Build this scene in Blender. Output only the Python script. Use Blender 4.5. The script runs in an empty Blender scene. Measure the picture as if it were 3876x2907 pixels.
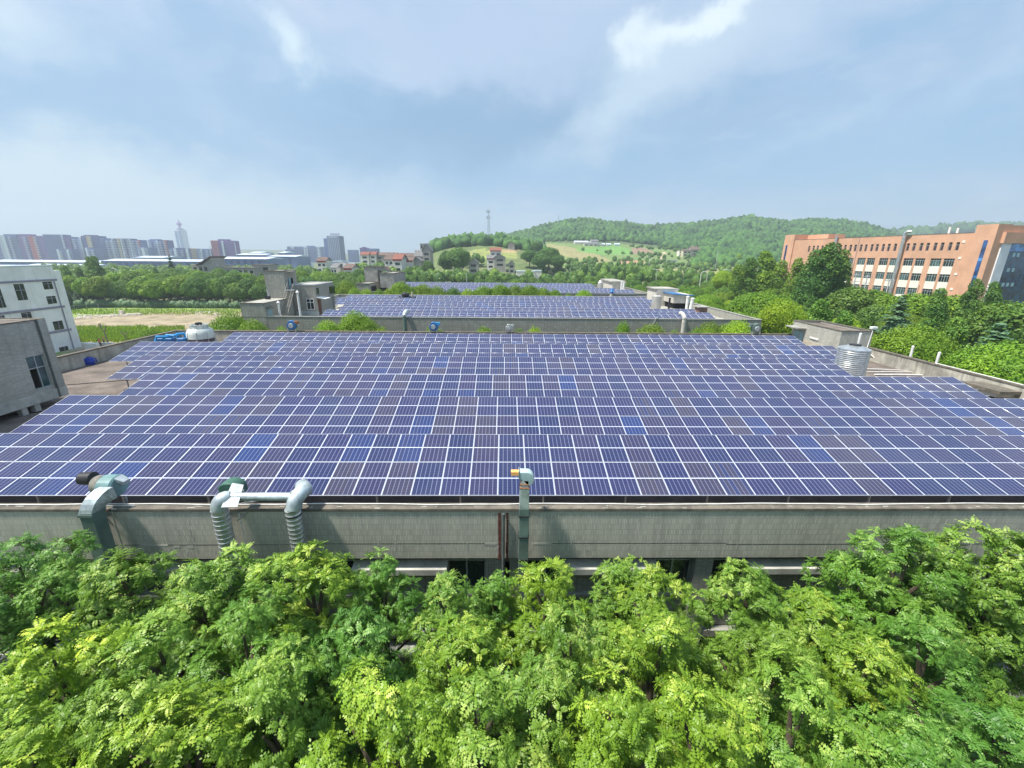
import bpy, math, random
import numpy as np
from mathutils import Vector, Matrix, noise

sc = bpy.context.scene
col = sc.collection
R = math.radians
rnd = random.Random(11)
nr = np.random.default_rng(5)

# ------------------------------------------------------------------ camera
FPX, PW, PH = 1600.0, 3876, 2907            # focal length in photo pixels, photo size
PITCH, YAW, ROLL = R(16.8), R(1.0), R(0.53)
CAM = np.array([0, 0, 20.0])
_f = np.array([math.sin(YAW) * math.cos(PITCH), math.cos(YAW) * math.cos(PITCH), -math.sin(PITCH)])
_r = np.array([math.cos(YAW), -math.sin(YAW), 0.0])
_u = np.cross(_r, _f)
R2 = _r * math.cos(ROLL) + _u * math.sin(ROLL)
U2 = -_r * math.sin(ROLL) + _u * math.cos(ROLL)
cd = bpy.data.cameras.new('camera')
cam = bpy.data.objects.new('camera', cd)
col.objects.link(cam)
cd.sensor_width = 36.0
cd.lens = FPX / PW * 36.0
cd.clip_start = 0.1
cd.clip_end = 20000
cam.matrix_world = Matrix(((R2[0], U2[0], -_f[0], CAM[0]), (R2[1], U2[1], -_f[1], CAM[1]), (R2[2], U2[2], -_f[2], CAM[2]), (0, 0, 0, 1)))
sc.camera = cam


def ray(x, y):
    return (_f * FPX + R2 * (x - PW / 2) - U2 * (y - PH / 2)) / FPX


def px(x, y, z=None, Y=None, X=None):
    """world point of a photo measurement on a known plane"""
    d = ray(x, y)
    t = (z - 20) / d[2] if z is not None else (Y / d[1] if Y is not None else X / d[0])
    return CAM + d * t


def proj(p):
    v = np.array(p) - CAM
    w = v @ _f
    return PW / 2 + FPX * (v @ R2) / w, PH / 2 - FPX * (v @ U2) / w


# ------------------------------------------------------------------ light and sky
SUN = np.array([-0.50, -0.13, 1.0])
SUN = SUN / np.linalg.norm(SUN)
sl = bpy.data.lights.new('sun', 'SUN')
sl.energy = 5.0
sl.angle = R(5)
sl.color = (1.0, 0.95, 0.86)
so = bpy.data.objects.new('sun', sl)
so.rotation_euler = Vector(SUN).to_track_quat('Z', 'Y').to_euler()
so.location = (0, 0, 80)
col.objects.link(so)
sc.view_settings.view_transform = 'Standard'
sc.view_settings.look = 'None'
sc.view_settings.gamma = 1
sc.view_settings.exposure = 0.66

w = bpy.data.worlds.new('World')
sc.world = w
w.use_nodes = True
nt = w.node_tree
nt.nodes.clear()


def nd(t, typ, **kw):
    n = t.nodes.new(typ)
    for k, v in kw.items():
        setattr(n, k, v)
    return n


def _in(t, n, i, v):
    if v is None:
        return
    if hasattr(v, 'is_output'):
        t.links.new(v, n.inputs[i])
    else:
        n.inputs[i].default_value = v


def math_(t, op, a, b=None, c=None, clamp=False):
    n = nd(t, 'ShaderNodeMath', operation=op, use_clamp=clamp)
    for i, v in enumerate((a, b, c)):
        _in(t, n, i, v)
    return n.outputs[0]


def vmath(t, op, a, b=None, out=0, scale=None):
    n = nd(t, 'ShaderNodeVectorMath', operation=op)
    _in(t, n, 0, a)
    if b is not None:
        _in(t, n, 1, b)
    if scale is not None:
        _in(t, n, 3, scale)
    return n.outputs[out]


def mixc(t, fac, a, b, mode='MIX'):
    n = nd(t, 'ShaderNodeMix', data_type='RGBA', blend_type=mode)
    n.clamp_factor = True
    _in(t, n, 0, fac)
    for i, v in ((6, a), (7, b)):
        if not hasattr(v, 'is_output'):
            v = tuple(v) + (1.0,) if len(v) == 3 else v
        _in(t, n, i, v)
    return n.outputs[2]


def noise_(t, vec, scale, detail=4, rough=0.5, dist=0.0, out=0):
    n = nd(t, 'ShaderNodeTexNoise')
    if vec is not None:
        t.links.new(vec, n.inputs['Vector'])
    n.inputs['Scale'].default_value = scale
    n.inputs['Detail'].default_value = detail
    n.inputs['Roughness'].default_value = rough
    n.inputs['Distortion'].default_value = dist
    return n.outputs[out]


def ramp(t, fac, a, b, lo=0.0, hi=1.0):
    n = nd(t, 'ShaderNodeMapRange', interpolation_type='SMOOTHSTEP')
    _in(t, n, 0, fac)
    n.inputs[1].default_value = a
    n.inputs[2].default_value = b
    n.inputs[3].default_value = lo
    n.inputs[4].default_value = hi
    return n.outputs[0]


sky = nd(nt, 'ShaderNodeTexSky', sky_type='NISHITA')
sky.sun_disc = False
sky.sun_elevation = math.asin(SUN[2])
sky.sun_rotation = math.atan2(SUN[0], SUN[1])
sky.dust_density = 2.0
clear = vmath(nt, 'SCALE', sky.outputs[0], scale=0.11)
tc = nd(nt, 'ShaderNodeTexCoord')
dirv = tc.outputs['Generated']
sep = nd(nt, 'ShaderNodeSeparateXYZ')
nt.links.new(dirv, sep.inputs[0])
zc = math_(nt, 'ADD', math_(nt, 'MAXIMUM', sep.outputs[2], 0.0), 0.16)
flat = nd(nt, 'ShaderNodeCombineXYZ')
nt.links.new(math_(nt, 'DIVIDE', sep.outputs[0], zc), flat.inputs[0])
nt.links.new(math_(nt, 'DIVIDE', sep.outputs[1], zc), flat.inputs[1])
fl = flat.outputs[0]
warp = noise_(nt, fl, 1.1, 5, 0.55, 0.3, out=1)
fl2 = vmath(nt, 'ADD', fl, vmath(nt, 'SCALE', warp, scale=0.9))
n1 = noise_(nt, fl2, 0.55, 7, 0.52)
n2 = noise_(nt, fl2, 2.1, 9, 0.62)
warp_dir = vmath(nt, 'ADD', dirv, vmath(nt, 'SCALE', vmath(nt, 'SUBTRACT', noise_(nt, dirv, 5.0, 7, 0.6, out=1), (0.5, 0.5, 0.5)), scale=0.24))
BLUE = (0.251, 0.440, 0.660)
GREYB = (0.316, 0.520, 0.739)
PALE = (0.409, 0.540, 0.729)
c = mixc(nt, ramp(nt, n1, 0.42, 0.60), BLUE, PALE)
c = mixc(nt, ramp(nt, n2, 0.42, 0.68, 0, 0.5), c, (0.502, 0.620, 0.768))


def blob(c, x, y, rx, ry, ang, colr, amt, hard=0.5, warpd=True):
    """a cloud patch: an ellipse on the sky dome round a fixed direction"""
    d0 = ray(x, y)
    d0 = d0 / np.linalg.norm(d0)
    e = np.cross(d0, (0, 0, 1.0))
    e = e / np.linalg.norm(e)
    n_ = np.cross(e, d0)
    a = R(ang)
    ax, ay = e * math.cos(a) + n_ * math.sin(a), -e * math.sin(a) + n_ * math.cos(a)
    rel = vmath(nt, 'SUBTRACT', warp_dir if warpd else dirv, tuple(d0))
    u = vmath(nt, 'DOT_PRODUCT', rel, tuple(ax / (rx / 1900)), out=1)
    v = vmath(nt, 'DOT_PRODUCT', rel, tuple(ay / (ry / 1900)), out=1)
    r2 = math_(nt, 'SQRT', math_(nt, 'ADD', math_(nt, 'MULTIPLY', u, u), math_(nt, 'MULTIPLY', v, v)))
    m = ramp(nt, math_(nt, 'ADD', r2, math_(nt, 'MULTIPLY', math_(nt, 'SUBTRACT', n2, 0.5), 0.9)), hard, 1.0, amt, 0.0)
    return mixc(nt, m, c, colr)


c = blob(c, 1750, 580, 1500, 270, 0, (0.233, 0.430, 0.650), 0.9, 0.25)
c = blob(c, 1900, 470, 1100, 230, 5, (0.190, 0.355, 0.555), 0.8, 0.1)
c = blob(c, 450, 400, 800, 330, 10, (0.242, 0.430, 0.640), 0.8, 0.15)
c = blob(c, 400, 760, 1300, 230, 3, (0.56, 0.69, 0.76), 0.95, 0.1)
c = blob(c, 1500, 770, 700, 110, 3, (0.465, 0.600, 0.729), 0.6, 0.1)
c = blob(c, 2000, 690, 800, 110, 4, (0.242, 0.450, 0.670), 0.75, 0.1)
c = blob(c, 1800, 120, 900, 200, 0, (0.428, 0.550, 0.739), 0.75, 0.1)
c = blob(c, 2500, 320, 680, 190, 32, (0.539, 0.680, 0.808), 0.9, 0.1)
c = blob(c, 2640, 110, 330, 75, 28, (0.790, 0.900, 0.955), 0.95, 0.2)
c = blob(c, 2420, 200, 120, 60, 60, (0.744, 0.860, 0.916), 0.9, 0.1)
c = blob(c, 1100, 220, 120, 90, -50, (0.688, 0.820, 0.886), 0.85, 0.0)
c = blob(c, 30, 50, 240, 160, -30, (0.614, 0.740, 0.827), 0.75, 0.0)
c = blob(c, 1120, 20, 330, 80, 0, (0.502, 0.600, 0.768), 0.7, 0.0)
c = blob(c, 3120, 470, 330, 50, 18, (0.484, 0.630, 0.778), 0.7, 0.0)
c = blob(c, 3840, 330, 260, 80, 15, (0.446, 0.600, 0.778), 0.6, 0.0)
c = blob(c, 3300, 650, 1000, 330, 0, (0.279, 0.490, 0.709), 0.85, 0.0)
hor = ramp(nt, sep.outputs[2], 0.0, 0.17, 0.8, 0.0)
c = mixc(nt, hor, c, (0.465, 0.630, 0.719))
c = mixc(nt, 0.88, clear, c)
bg = nd(nt, 'ShaderNodeBackground')
nt.links.new(c, bg.inputs[0])
bg.inputs[1].default_value = 0.78
wo = nd(nt, 'ShaderNodeOutputWorld')
nt.links.new(bg.outputs[0], wo.inputs[0])
w.cycles_visibility.camera = True


# ------------------------------------------------------------------ materials
MATS = {}


def base_mat(name):
    m = bpy.data.materials.new(name)
    m.use_nodes = True
    t = m.node_tree
    b = t.nodes['Principled BSDF']
    return m, t, b


def mat(name, color, rough=0.8, var=0.18, scale=1.5, metal=0.0, spec=0.4, stain=0.0, bump=0.0, streak=0.0, fine=0.0):
    """plain surface: base colour broken up by two noises, optional rain streaks and a fine grain"""
    if name in MATS:
        return MATS[name]
    m, t, b = base_mat(name)
    g = nd(t, 'ShaderNodeNewGeometry').outputs['Position']
    n = noise_(t, g, scale, 5, 0.6)
    cc = mixc(t, ramp(t, n, 0.3, 0.7), [x * (1 - var) for x in color], [min(1, x * (1 + var)) for x in color])
    if fine:
        n3 = noise_(t, g, scale * 14, 3, 0.6)
        cc = mixc(t, ramp(t, n3, 0.35, 0.65, 0, fine), cc, [x * 0.45 for x in color])
    if streak:
        mp = nd(t, 'ShaderNodeMapping')
        mp.inputs['Scale'].default_value = (2.2, 2.2, 0.12)
        t.links.new(g, mp.inputs[0])
        s = noise_(t, mp.outputs[0], 1.3, 6, 0.65)
        cc = mixc(t, ramp(t, s, 0.48, 0.78, 0, streak), cc, [x * 0.35 for x in color])
        s2 = noise_(t, mp.outputs[0], 3.1, 4, 0.6)
        cc = mixc(t, ramp(t, s2, 0.58, 0.8, 0, streak * 0.5), cc, [min(1, x * 1.5 + 0.04) for x in color])
    if stain:
        s = noise_(t, g, scale * 0.37, 6, 0.7, 0.5)
        cc = mixc(t, ramp(t, s, 0.5, 0.72, 0, stain), cc, [x * 0.4 for x in color])
    t.links.new(cc, b.inputs['Base Color'])
    b.inputs['Roughness'].default_value = rough
    b.inputs['Metallic'].default_value = metal
    b.inputs['Specular IOR Level'].default_value = spec
    if bump:
        bn = nd(t, 'ShaderNodeBump')
        bn.inputs['Strength'].default_value = bump
        bn.inputs['Distance'].default_value = 0.05
        t.links.new(noise_(t, g, scale * 8, 4, 0.6), bn.inputs['Height'])
        t.links.new(bn.outputs[0], b.inputs['Normal'])
    MATS[name] = m
    return m


def tile_mat(name, color, wx=0.055, wz=0.21, mortar=0.3, streak=0.45, line=0.0, warm=(0.27, 0.26, 0.21)):
    """small vertical strip tiles on a wall, read on both x and y walls"""
    if name in MATS:
        return MATS[name]
    m, t, b = base_mat(name)
    gn = nd(t, 'ShaderNodeNewGeometry')
    g = gn.outputs['Position']
    s = nd(t, 'ShaderNodeSeparateXYZ')
    t.links.new(g, s.inputs[0])
    cm = nd(t, 'ShaderNodeCombineXYZ')
    t.links.new(math_(t, 'ADD', s.outputs[0], s.outputs[1]), cm.inputs[0])
    t.links.new(s.outputs[2], cm.inputs[1])
    br = nd(t, 'ShaderNodeTexBrick')
    br.offset = 0.0
    br.inputs['Scale'].default_value = 1.0
    br.inputs['Brick Width'].default_value = wx
    br.inputs['Row Height'].default_value = wz
    br.inputs['Mortar Size'].default_value = min(wx, wz) * 0.14
    br.inputs['Color1'].default_value = tuple(x * 0.82 for x in color) + (1,)
    br.inputs['Color2'].default_value = tuple(x * 1.15 for x in color) + (1,)
    br.inputs['Mortar'].default_value = tuple(x * mortar for x in color) + (1,)
    t.links.new(cm.outputs[0], br.inputs['Vector'])
    cc = br.outputs[0]
    n = noise_(t, g, 0.45, 6, 0.65)
    cc = mixc(t, ramp(t, n, 0.38, 0.68, 0, 0.45), cc, warm)
    mp = nd(t, 'ShaderNodeMapping')
    mp.inputs['Scale'].default_value = (1.6, 1.6, 0.13)
    t.links.new(g, mp.inputs[0])
    st = noise_(t, mp.outputs[0], 1.4, 7, 0.68)
    cc = mixc(t, ramp(t, st, 0.46, 0.72, 0, streak), cc, [x * 0.4 for x in color])
    st2 = noise_(t, mp.outputs[0], 2.7, 5, 0.6)
    cc = mixc(t, ramp(t, st2, 0.6, 0.8, 0, streak * 0.6), cc, [min(1, x * 1.5) for x in color])
    if line:
        # course joints that show as fine dark horizontal lines
        fr = math_(t, 'FRACT', math_(t, 'DIVIDE', s.outputs[2], line))
        cc = mixc(t, ramp(t, fr, 0.90, 0.97, 0, 0.5), cc, [x * 0.35 for x in color])
    t.links.new(cc, b.inputs['Base Color'])
    b.inputs['Roughness'].default_value = 0.55
    b.inputs['Specular IOR Level'].default_value = 0.35
    bn = nd(t, 'ShaderNodeBump')
    bn.inputs['Strength'].default_value = 0.25
    bn.inputs['Distance'].default_value = 0.02
    t.links.new(n, bn.inputs['Height'])
    t.links.new(bn.outputs[0], b.inputs['Normal'])
    MATS[name] = m
    return m


def glass_mat(name, color, rough=0.12, spec=0.8):
    if name in MATS:
        return MATS[name]
    m, t, b = base_mat(name)
    g = nd(t, 'ShaderNodeNewGeometry').outputs['Position']
    n = noise_(t, g, 0.5, 3, 0.6)
    t.links.new(mixc(t, ramp(t, n, 0.35, 0.65), [x * 0.5 for x in color], [x * 1.6 for x in color]), b.inputs['Base Color'])
    b.inputs['Roughness'].default_value = rough
    b.inputs['Specular IOR Level'].default_value = spec
    MATS[name] = m
    return m


def leaf_mat(name, dark, light, young=None, trans=0.35, rough=0.5):
    """foliage: face 'tint' picks between two greens, each plant drifts a little by its own colour"""
    m, t, b = base_mat(name)
    at = nd(t, 'ShaderNodeAttribute', attribute_name='tint')
    oi = nd(t, 'ShaderNodeObjectInfo')
    g = nd(t, 'ShaderNodeNewGeometry').outputs['Position']
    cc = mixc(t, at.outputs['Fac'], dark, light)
    if young:
        cc = mixc(t, ramp(t, at.outputs['Fac'], 0.78, 1.0), cc, young)
    n = noise_(t, g, 0.35, 3, 0.6)
    cc = mixc(t, ramp(t, n, 0.35, 0.7, 0, 0.35), cc, [light[0] * 1.25, light[1] * 1.05, light[2] * 0.6])
    cc = mixc(t, 1.0, cc, oi.outputs['Color'], 'MULTIPLY')
    t.links.new(cc, b.inputs['Base Color'])
    b.inputs['Roughness'].default_value = rough
    b.inputs['Specular IOR Level'].default_value = 0.35
    tr = nd(t, 'ShaderNodeBsdfTranslucent')
    t.links.new(mixc(t, 0.5, cc, (0.30, 0.45, 0.05), 'MIX'), tr.inputs[0])
    ms = nd(t, 'ShaderNodeMixShader')
    ms.inputs[0].default_value = trans
    t.links.new(b.outputs[0], ms.inputs[1])
    t.links.new(tr.outputs[0], ms.inputs[2])
    t.links.new(ms.outputs[0], t.nodes['Material Output'].inputs[0])
    MATS[name] = m
    return m


CONC = mat('concrete', (0.33, 0.32, 0.29), 0.9, 0.25, 1.2, stain=0.5, fine=0.3)
CONC_D = mat('stained_concrete', (0.42, 0.40, 0.34), 0.9, 0.3, 0.9, stain=0.6, streak=0.95)
CONC_L = mat('pale_concrete', (0.46, 0.45, 0.40), 0.85, 0.2, 1.0, stain=0.45, streak=0.4)
CAP = mat('weathered_cap', (0.165, 0.145, 0.115), 0.9, 0.35, 2.5, stain=0.6, fine=0.5)
ROOFM = mat('roof_felt', (0.17, 0.14, 0.12), 0.95, 0.35, 0.8, stain=0.55, fine=0.4, bump=0.3)
ROOFL = mat('pale_roof', (0.36, 0.35, 0.31), 0.9, 0.25, 0.8, stain=0.5)
TILE = tile_mat('grey_strip_tile', (0.49, 0.475, 0.405), mortar=0.65, streak=0.36, warm=(0.54, 0.51, 0.42))
TILE2 = tile_mat('grey_course_tile', (0.34, 0.34, 0.31), 0.20, 0.06, 0.45, 0.3, line=0.0)
TILEF = tile_mat('far_grey_tile', (0.33, 0.325, 0.285), 0.4, 0.30, 0.8, 0.35)
TILES = tile_mat('block_tile', (0.45, 0.44, 0.39), 0.24, 0.07, 0.8, 0.35)
WFRAME = mat('window_frame', (0.42, 0.47, 0.45), 0.4, 0.1, 3, metal=0.3)
WWHITE = mat('white_window_frame', (0.75, 0.75, 0.75), 0.5, 0.1, 3)
GDARK = glass_mat('dark_glass', (0.012, 0.022, 0.022))
GTEAL = glass_mat('teal_glass', (0.05, 0.10, 0.10), 0.1)
GBLUE = glass_mat('blue_glass', (0.02, 0.07, 0.20), 0.08)
GBLUEL = glass_mat('light_blue_glass', (0.06, 0.22, 0.5), 0.1)
BLACK = mat('dark_opening', (0.006, 0.006, 0.008), 0.9, 0.2, 1)
ALU = mat('aluminium_frame', (0.62, 0.64, 0.69), 0.35, 0.05, 3, metal=0.35, spec=0.6)
STEEL = mat('galvanised_steel', (0.55, 0.57, 0.57), 0.38, 0.2, 4, metal=0.75, spec=0.5)
DUCTG = mat('green_painted_duct', (0.13, 0.19, 0.165), 0.5, 0.25, 1.6, stain=0.35, streak=0.35)
DUCTT = mat('teal_painted_fan', (0.15, 0.27, 0.27), 0.45, 0.25, 2.0, stain=0.35)
DUCTP = mat('pale_duct', (0.46, 0.52, 0.53), 0.45, 0.3, 2.5, metal=0.45, stain=0.45, streak=0.35)
RUST = mat('rust', (0.28, 0.12, 0.05), 0.85, 0.4, 5, stain=0.3)
RUSTY = mat('rusty_white_paint', (0.55, 0.52, 0.47), 0.6, 0.25, 3, streak=0.6)
ORANGE_O = mat('orange_outlet', (0.75, 0.40, 0.13), 0.6, 0.2, 4)
GREEN_H = mat('dark_green_housing', (0.05, 0.13, 0.095), 0.45, 0.2, 3)
BLUEP = mat('blue_paint', (0.02, 0.13, 0.34), 0.4, 0.2, 3)
BLUEPL = mat('light_blue_pipe', (0.03, 0.28, 0.62), 0.45, 0.15, 3)
BLUEB = mat('blue_plastic', (0.01, 0.05, 0.42), 0.35, 0.15, 3)
WPVC = mat('white_pvc', (0.72, 0.71, 0.68), 0.5, 0.12, 3, streak=0.25)
BLACKM = mat('black_motor', (0.02, 0.02, 0.022), 0.5, 0.2, 4)
FRP = mat('white_fibreglass', (0.62, 0.66, 0.62), 0.45, 0.12, 1.5, streak=0.3)
BARK = mat('bark', (0.11, 0.085, 0.06), 0.95, 0.3, 3, fine=0.4)
DOORB = mat('pale_blue_door', (0.25, 0.38, 0.42), 0.6, 0.15, 2, streak=0.3)
DOORR = mat('brown_door', (0.12, 0.035, 0.02), 0.6, 0.2, 3)
WHITEW = mat('white_wall', (0.76, 0.77, 0.80), 0.85, 0.08, 0.4, streak=0.25)
BANDV = mat('lilac_band', (0.25, 0.24, 0.32), 0.8, 0.15, 1)
ORANGEW = mat('orange_wall', (0.62, 0.355, 0.228), 0.85, 0.10, 0.25, streak=0.28)
CREAM = mat('cream_spandrel', (0.80, 0.76, 0.66), 0.8, 0.06, 0.5)
REDT = mat('red_roof_tile', (0.22, 0.085, 0.06), 0.85, 0.25, 0.8)
BROWNT = mat('brown_roof_tile', (0.14, 0.095, 0.08), 0.9, 0.25, 0.6)
GREYT = mat('grey_roof_tile', (0.17, 0.17, 0.17), 0.9, 0.25, 0.6)
REDW = mat('red_trim', (0.52, 0.07, 0.045), 0.8, 0.1, 1)
HWALL = mat('house_wall', (0.74, 0.70, 0.64), 0.85, 0.12, 0.5, streak=0.2)
HSIDE = mat('house_side_wall', (0.36, 0.34, 0.30), 0.9, 0.15, 0.5, streak=0.3)
BLUER = mat('blue_sheet_roof', (0.04, 0.16, 0.36), 0.5, 0.12, 1)
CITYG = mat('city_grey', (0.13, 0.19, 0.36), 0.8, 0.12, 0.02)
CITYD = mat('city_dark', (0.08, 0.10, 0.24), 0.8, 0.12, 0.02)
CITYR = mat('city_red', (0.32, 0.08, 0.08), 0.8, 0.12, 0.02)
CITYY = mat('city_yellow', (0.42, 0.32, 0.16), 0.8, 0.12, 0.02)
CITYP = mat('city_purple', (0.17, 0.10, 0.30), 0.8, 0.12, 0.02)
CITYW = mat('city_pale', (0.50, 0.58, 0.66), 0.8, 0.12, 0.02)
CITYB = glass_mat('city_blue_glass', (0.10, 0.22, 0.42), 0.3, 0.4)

L_FORE = leaf_mat('near_leaf', (0.045, 0.125, 0.018), (0.185, 0.335, 0.042), (0.38, 0.50, 0.11), 0.22, 0.45)
L_MID = leaf_mat('mid_leaf', (0.045, 0.125, 0.020), (0.150, 0.285, 0.036), (0.25, 0.38, 0.050), 0.25, 0.55)
L_CON = leaf_mat('conifer_leaf', (0.055, 0.115, 0.055), (0.125, 0.215, 0.10), None, 0.15, 0.6)
L_HILL = leaf_mat('hill_leaf', (0.010, 0.052, 0.018), (0.078, 0.190, 0.036), None, 0.12, 0.8)


# ------------------------------------------------------------------ objects
def tag(o, label=None, cat=None, group=None, kind=None):
    if label:
        o['label'] = label
    if cat:
        o['category'] = cat
    if group:
        o['group'] = group
    if kind:
        o['kind'] = kind
    return o


ORG = {}


def thing(name, label, cat, loc=(0, 0, 0), group=None):
    o = bpy.data.objects.new(name, None)
    o.empty_display_size = 0.3
    o.location = loc
    col.objects.link(o)
    ORG[o.name] = np.array(loc, float)
    return tag(o, label, cat, group)


class MB:
    """collects shapes in world coordinates; build() links them as one mesh object under its thing"""

    def __init__(s):
        s.v = []
        s.f = []

    def add(s, vs, fs):
        n = len(s.v)
        s.v += [tuple(float(c_) for c_ in p) for p in vs]
        s.f += [tuple(i + n for i in f) for f in fs]
        return s

    def box(s, x0, x1, y0, y1, z0, z1):
        vs = [(x, y, z) for z in (z0, z1) for y in (y0, y1) for x in (x0, x1)]
        return s.add(vs, [(0, 2, 3, 1), (4, 5, 7, 6), (0, 1, 5, 4), (2, 6, 7, 3), (0, 4, 6, 2), (1, 3, 7, 5)])

    def obox(s, c_, ax, ay, az, sx, sy, sz):
        """box round centre c_ on axes ax, ay, az with full sizes"""
        c_, ax, ay, az = [np.array(q, float) for q in (c_, ax, ay, az)]
        vs = [c_ + ax * sx / 2 * i + ay * sy / 2 * j + az * sz / 2 * k for k in (-1, 1) for j in (-1, 1) for i in (-1, 1)]
        return s.add(vs, [(0, 2, 3, 1), (4, 5, 7, 6), (0, 1, 5, 4), (2, 6, 7, 3), (0, 4, 6, 2), (1, 3, 7, 5)])

    def bar(s, p, q, wd, h=None):
        p, q = np.array(p, float), np.array(q, float)
        d = q - p
        L = np.linalg.norm(d)
        d = d / L
        up = np.array([0, 0, 1.0]) if abs(d[2]) < 0.95 else np.array([0, 1.0, 0])
        a = np.cross(up, d)
        a /= np.linalg.norm(a)
        b = np.cross(d, a)
        return s.obox((p + q) / 2, a, b, d, wd, h or wd, L)

    def tube(s, pts, r, n=12, cap=True):
        pts = [np.array(p, float) for p in pts]
        rs = r if hasattr(r, '__len__') else [r] * len(pts)
        rings = []
        prev = None
        for i, p in enumerate(pts):
            d = (pts[min(i + 1, len(pts) - 1)] - pts[max(i - 1, 0)])
            d = d / (np.linalg.norm(d) + 1e-9)
            if prev is None:
                up = np.array([0, 0, 1.0]) if abs(d[2]) < 0.9 else np.array([0, 1.0, 0])
                a = np.cross(up, d)
            else:
                a = prev - d * (prev @ d)
            a = a / (np.linalg.norm(a) + 1e-9)
            prev = a
            b = np.cross(d, a)
            rings.append([p + (a * math.cos(2 * math.pi * k / n) + b * math.sin(2 * math.pi * k / n)) * rs[i] for k in range(n)])
        vs = [q for rg in rings for q in rg]
        fs = []
        for i in range(len(pts) - 1):
            for k in range(n):
                fs.append((i * n + k, i * n + (k + 1) % n, (i + 1) * n + (k + 1) % n, (i + 1) * n + k))
        if cap:
            fs.append(tuple(range(n - 1, -1, -1)))
            fs.append(tuple((len(pts) - 1) * n + k for k in range(n)))
        return s.add(vs, fs)

    def rect_path(s, pts, wd, dp, side=(1, 0, 0)):
        """rectangular duct swept along pts; side is the direction of its width"""
        side = np.array(side, float)
        pts = [np.array(p, float) for p in pts]
        rings = []
        for i, p in enumerate(pts):
            d = pts[min(i + 1, len(pts) - 1)] - pts[max(i - 1, 0)]
            d = d / np.linalg.norm(d)
            b = np.cross(d, side)
            b /= np.linalg.norm(b)
            rings.append([p + side * wd / 2 * i_ + b * dp / 2 * j_ for i_, j_ in ((-1, -1), (1, -1), (1, 1), (-1, 1))])
        vs = [q for rg in rings for q in rg]
        fs = [(0, 1, 2, 3), tuple(len(vs) - 4 + k for k in (3, 2, 1, 0))]
        for i in range(len(pts) - 1):
            for k in range(4):
                fs.append((i * 4 + k, (i + 1) * 4 + k, (i + 1) * 4 + (k + 1) % 4, i * 4 + (k + 1) % 4))
        return s.add(vs, fs)

    def lathe(s, prof, c_, n=28, axis='z'):
        c_ = np.array(c_, float)
        vs = []
        for r_, h in prof:
            for k in range(n):
                a = 2 * math.pi * k / n
                p = (r_ * math.cos(a), r_ * math.sin(a), h)
                if axis == 'x':
                    p = (h, r_ * math.cos(a), r_ * math.sin(a))
                if axis == 'y':
                    p = (r_ * math.cos(a), h, r_ * math.sin(a))
                vs.append(c_ + p)
        fs = []
        m_ = len(prof)
        for i in range(m_ - 1):
            for k in range(n):
                fs.append((i * n + k, i * n + (k + 1) % n, (i + 1) * n + (k + 1) % n, (i + 1) * n + k))
        fs.append(tuple(range(n - 1, -1, -1)))
        fs.append(tuple((m_ - 1) * n + k for k in range(n)))
        return s.add(vs, fs)

    def prism(s, poly, ext):
        """closed polygon of 3-D points pushed along ext"""
        ext = np.array(ext, float)
        n = len(poly)
        a = [np.array(p, float) for p in poly]
        fs = [tuple(range(n)), tuple(range(2 * n - 1, n - 1, -1))]
        for k in range(n):
            fs.append((k, n + k, n + (k + 1) % n, (k + 1) % n))
        return s.add(a + [p + ext for p in a], fs)

    def quad(s, *p):
        return s.add(p, [tuple(range(len(p)))])

    def build(s, name, m, parent=None, smooth=False, bevel=0.0, label=None, org=None):
        o_ = ORG[parent.name] if parent is not None else (np.array(org, float) if org is not None else np.zeros(3))
        me = bpy.data.meshes.new(name)
        me.from_pydata([tuple(np.array(p) - o_) for p in s.v], [], s.f)
        me.update()
        me.materials.append(m)
        if smooth:
            me.polygons.foreach_set('use_smooth', [True] * len(me.polygons))
            try:
                me.set_sharp_from_angle(angle=R(40))
            except Exception:
                pass
        o = bpy.data.objects.new(name, me)
        col.objects.link(o)
        if parent is not None:
            o.parent = parent
            ORG[o.name] = ORG[parent.name]
        else:
            o.location = tuple(o_)
            ORG[o.name] = o_
        # consistent outward normals
        import bmesh
        bm = bmesh.new()
        bm.from_mesh(me)
        bmesh.ops.recalc_face_normals(bm, faces=bm.faces)
        if bevel:
            bmesh.ops.bevel(bm, geom=[e for e in bm.edges if len(e.link_faces) == 2 and e.calc_face_angle(0) > 0.5], offset=bevel, segments=1, affect='EDGES')
        bm.to_mesh(me)
        bm.free()
        if label:
            o['label'] = label
        return o


def one(mb, name, m, label, cat, org, group=None, smooth=False, kind=None, **kw):
    """a thing that is a single mesh"""
    return tag(mb.build(name, m, None, smooth, org=org, **kw), label, cat, group, kind)


def mesh_np(name, V, F, m, tint=None, uv=None, smooth=False, mats=None, midx=None):
    me = bpy.data.meshes.new(name)
    V = np.asarray(V, np.float32)
    F = np.asarray(F, np.int32)
    k = F.shape[1]
    me.vertices.add(len(V))
    me.vertices.foreach_set('co', V.ravel())
    me.loops.add(F.size)
    me.loops.foreach_set('vertex_index', F.ravel())
    me.polygons.add(len(F))
    me.polygons.foreach_set('loop_start', np.arange(0, F.size, k, dtype=np.int32))
    me.update(calc_edges=True)
    for mm in (mats or [m]):
        me.materials.append(mm)
    if midx is not None:
        me.polygons.foreach_set('material_index', np.asarray(midx, np.int32))
    if tint is not None:
        a = me.attributes.new('tint', 'FLOAT', 'FACE')
        a.data.foreach_set('value', np.asarray(tint, np.float32))
    if uv is not None:
        u = me.uv_layers.new(name='UVMap')
        u.data.foreach_set('uv', np.asarray(uv, np.float32).ravel())
    if smooth:
        me.polygons.foreach_set('use_smooth', np.ones(len(F), bool))
    me.validate()
    return me


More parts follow.
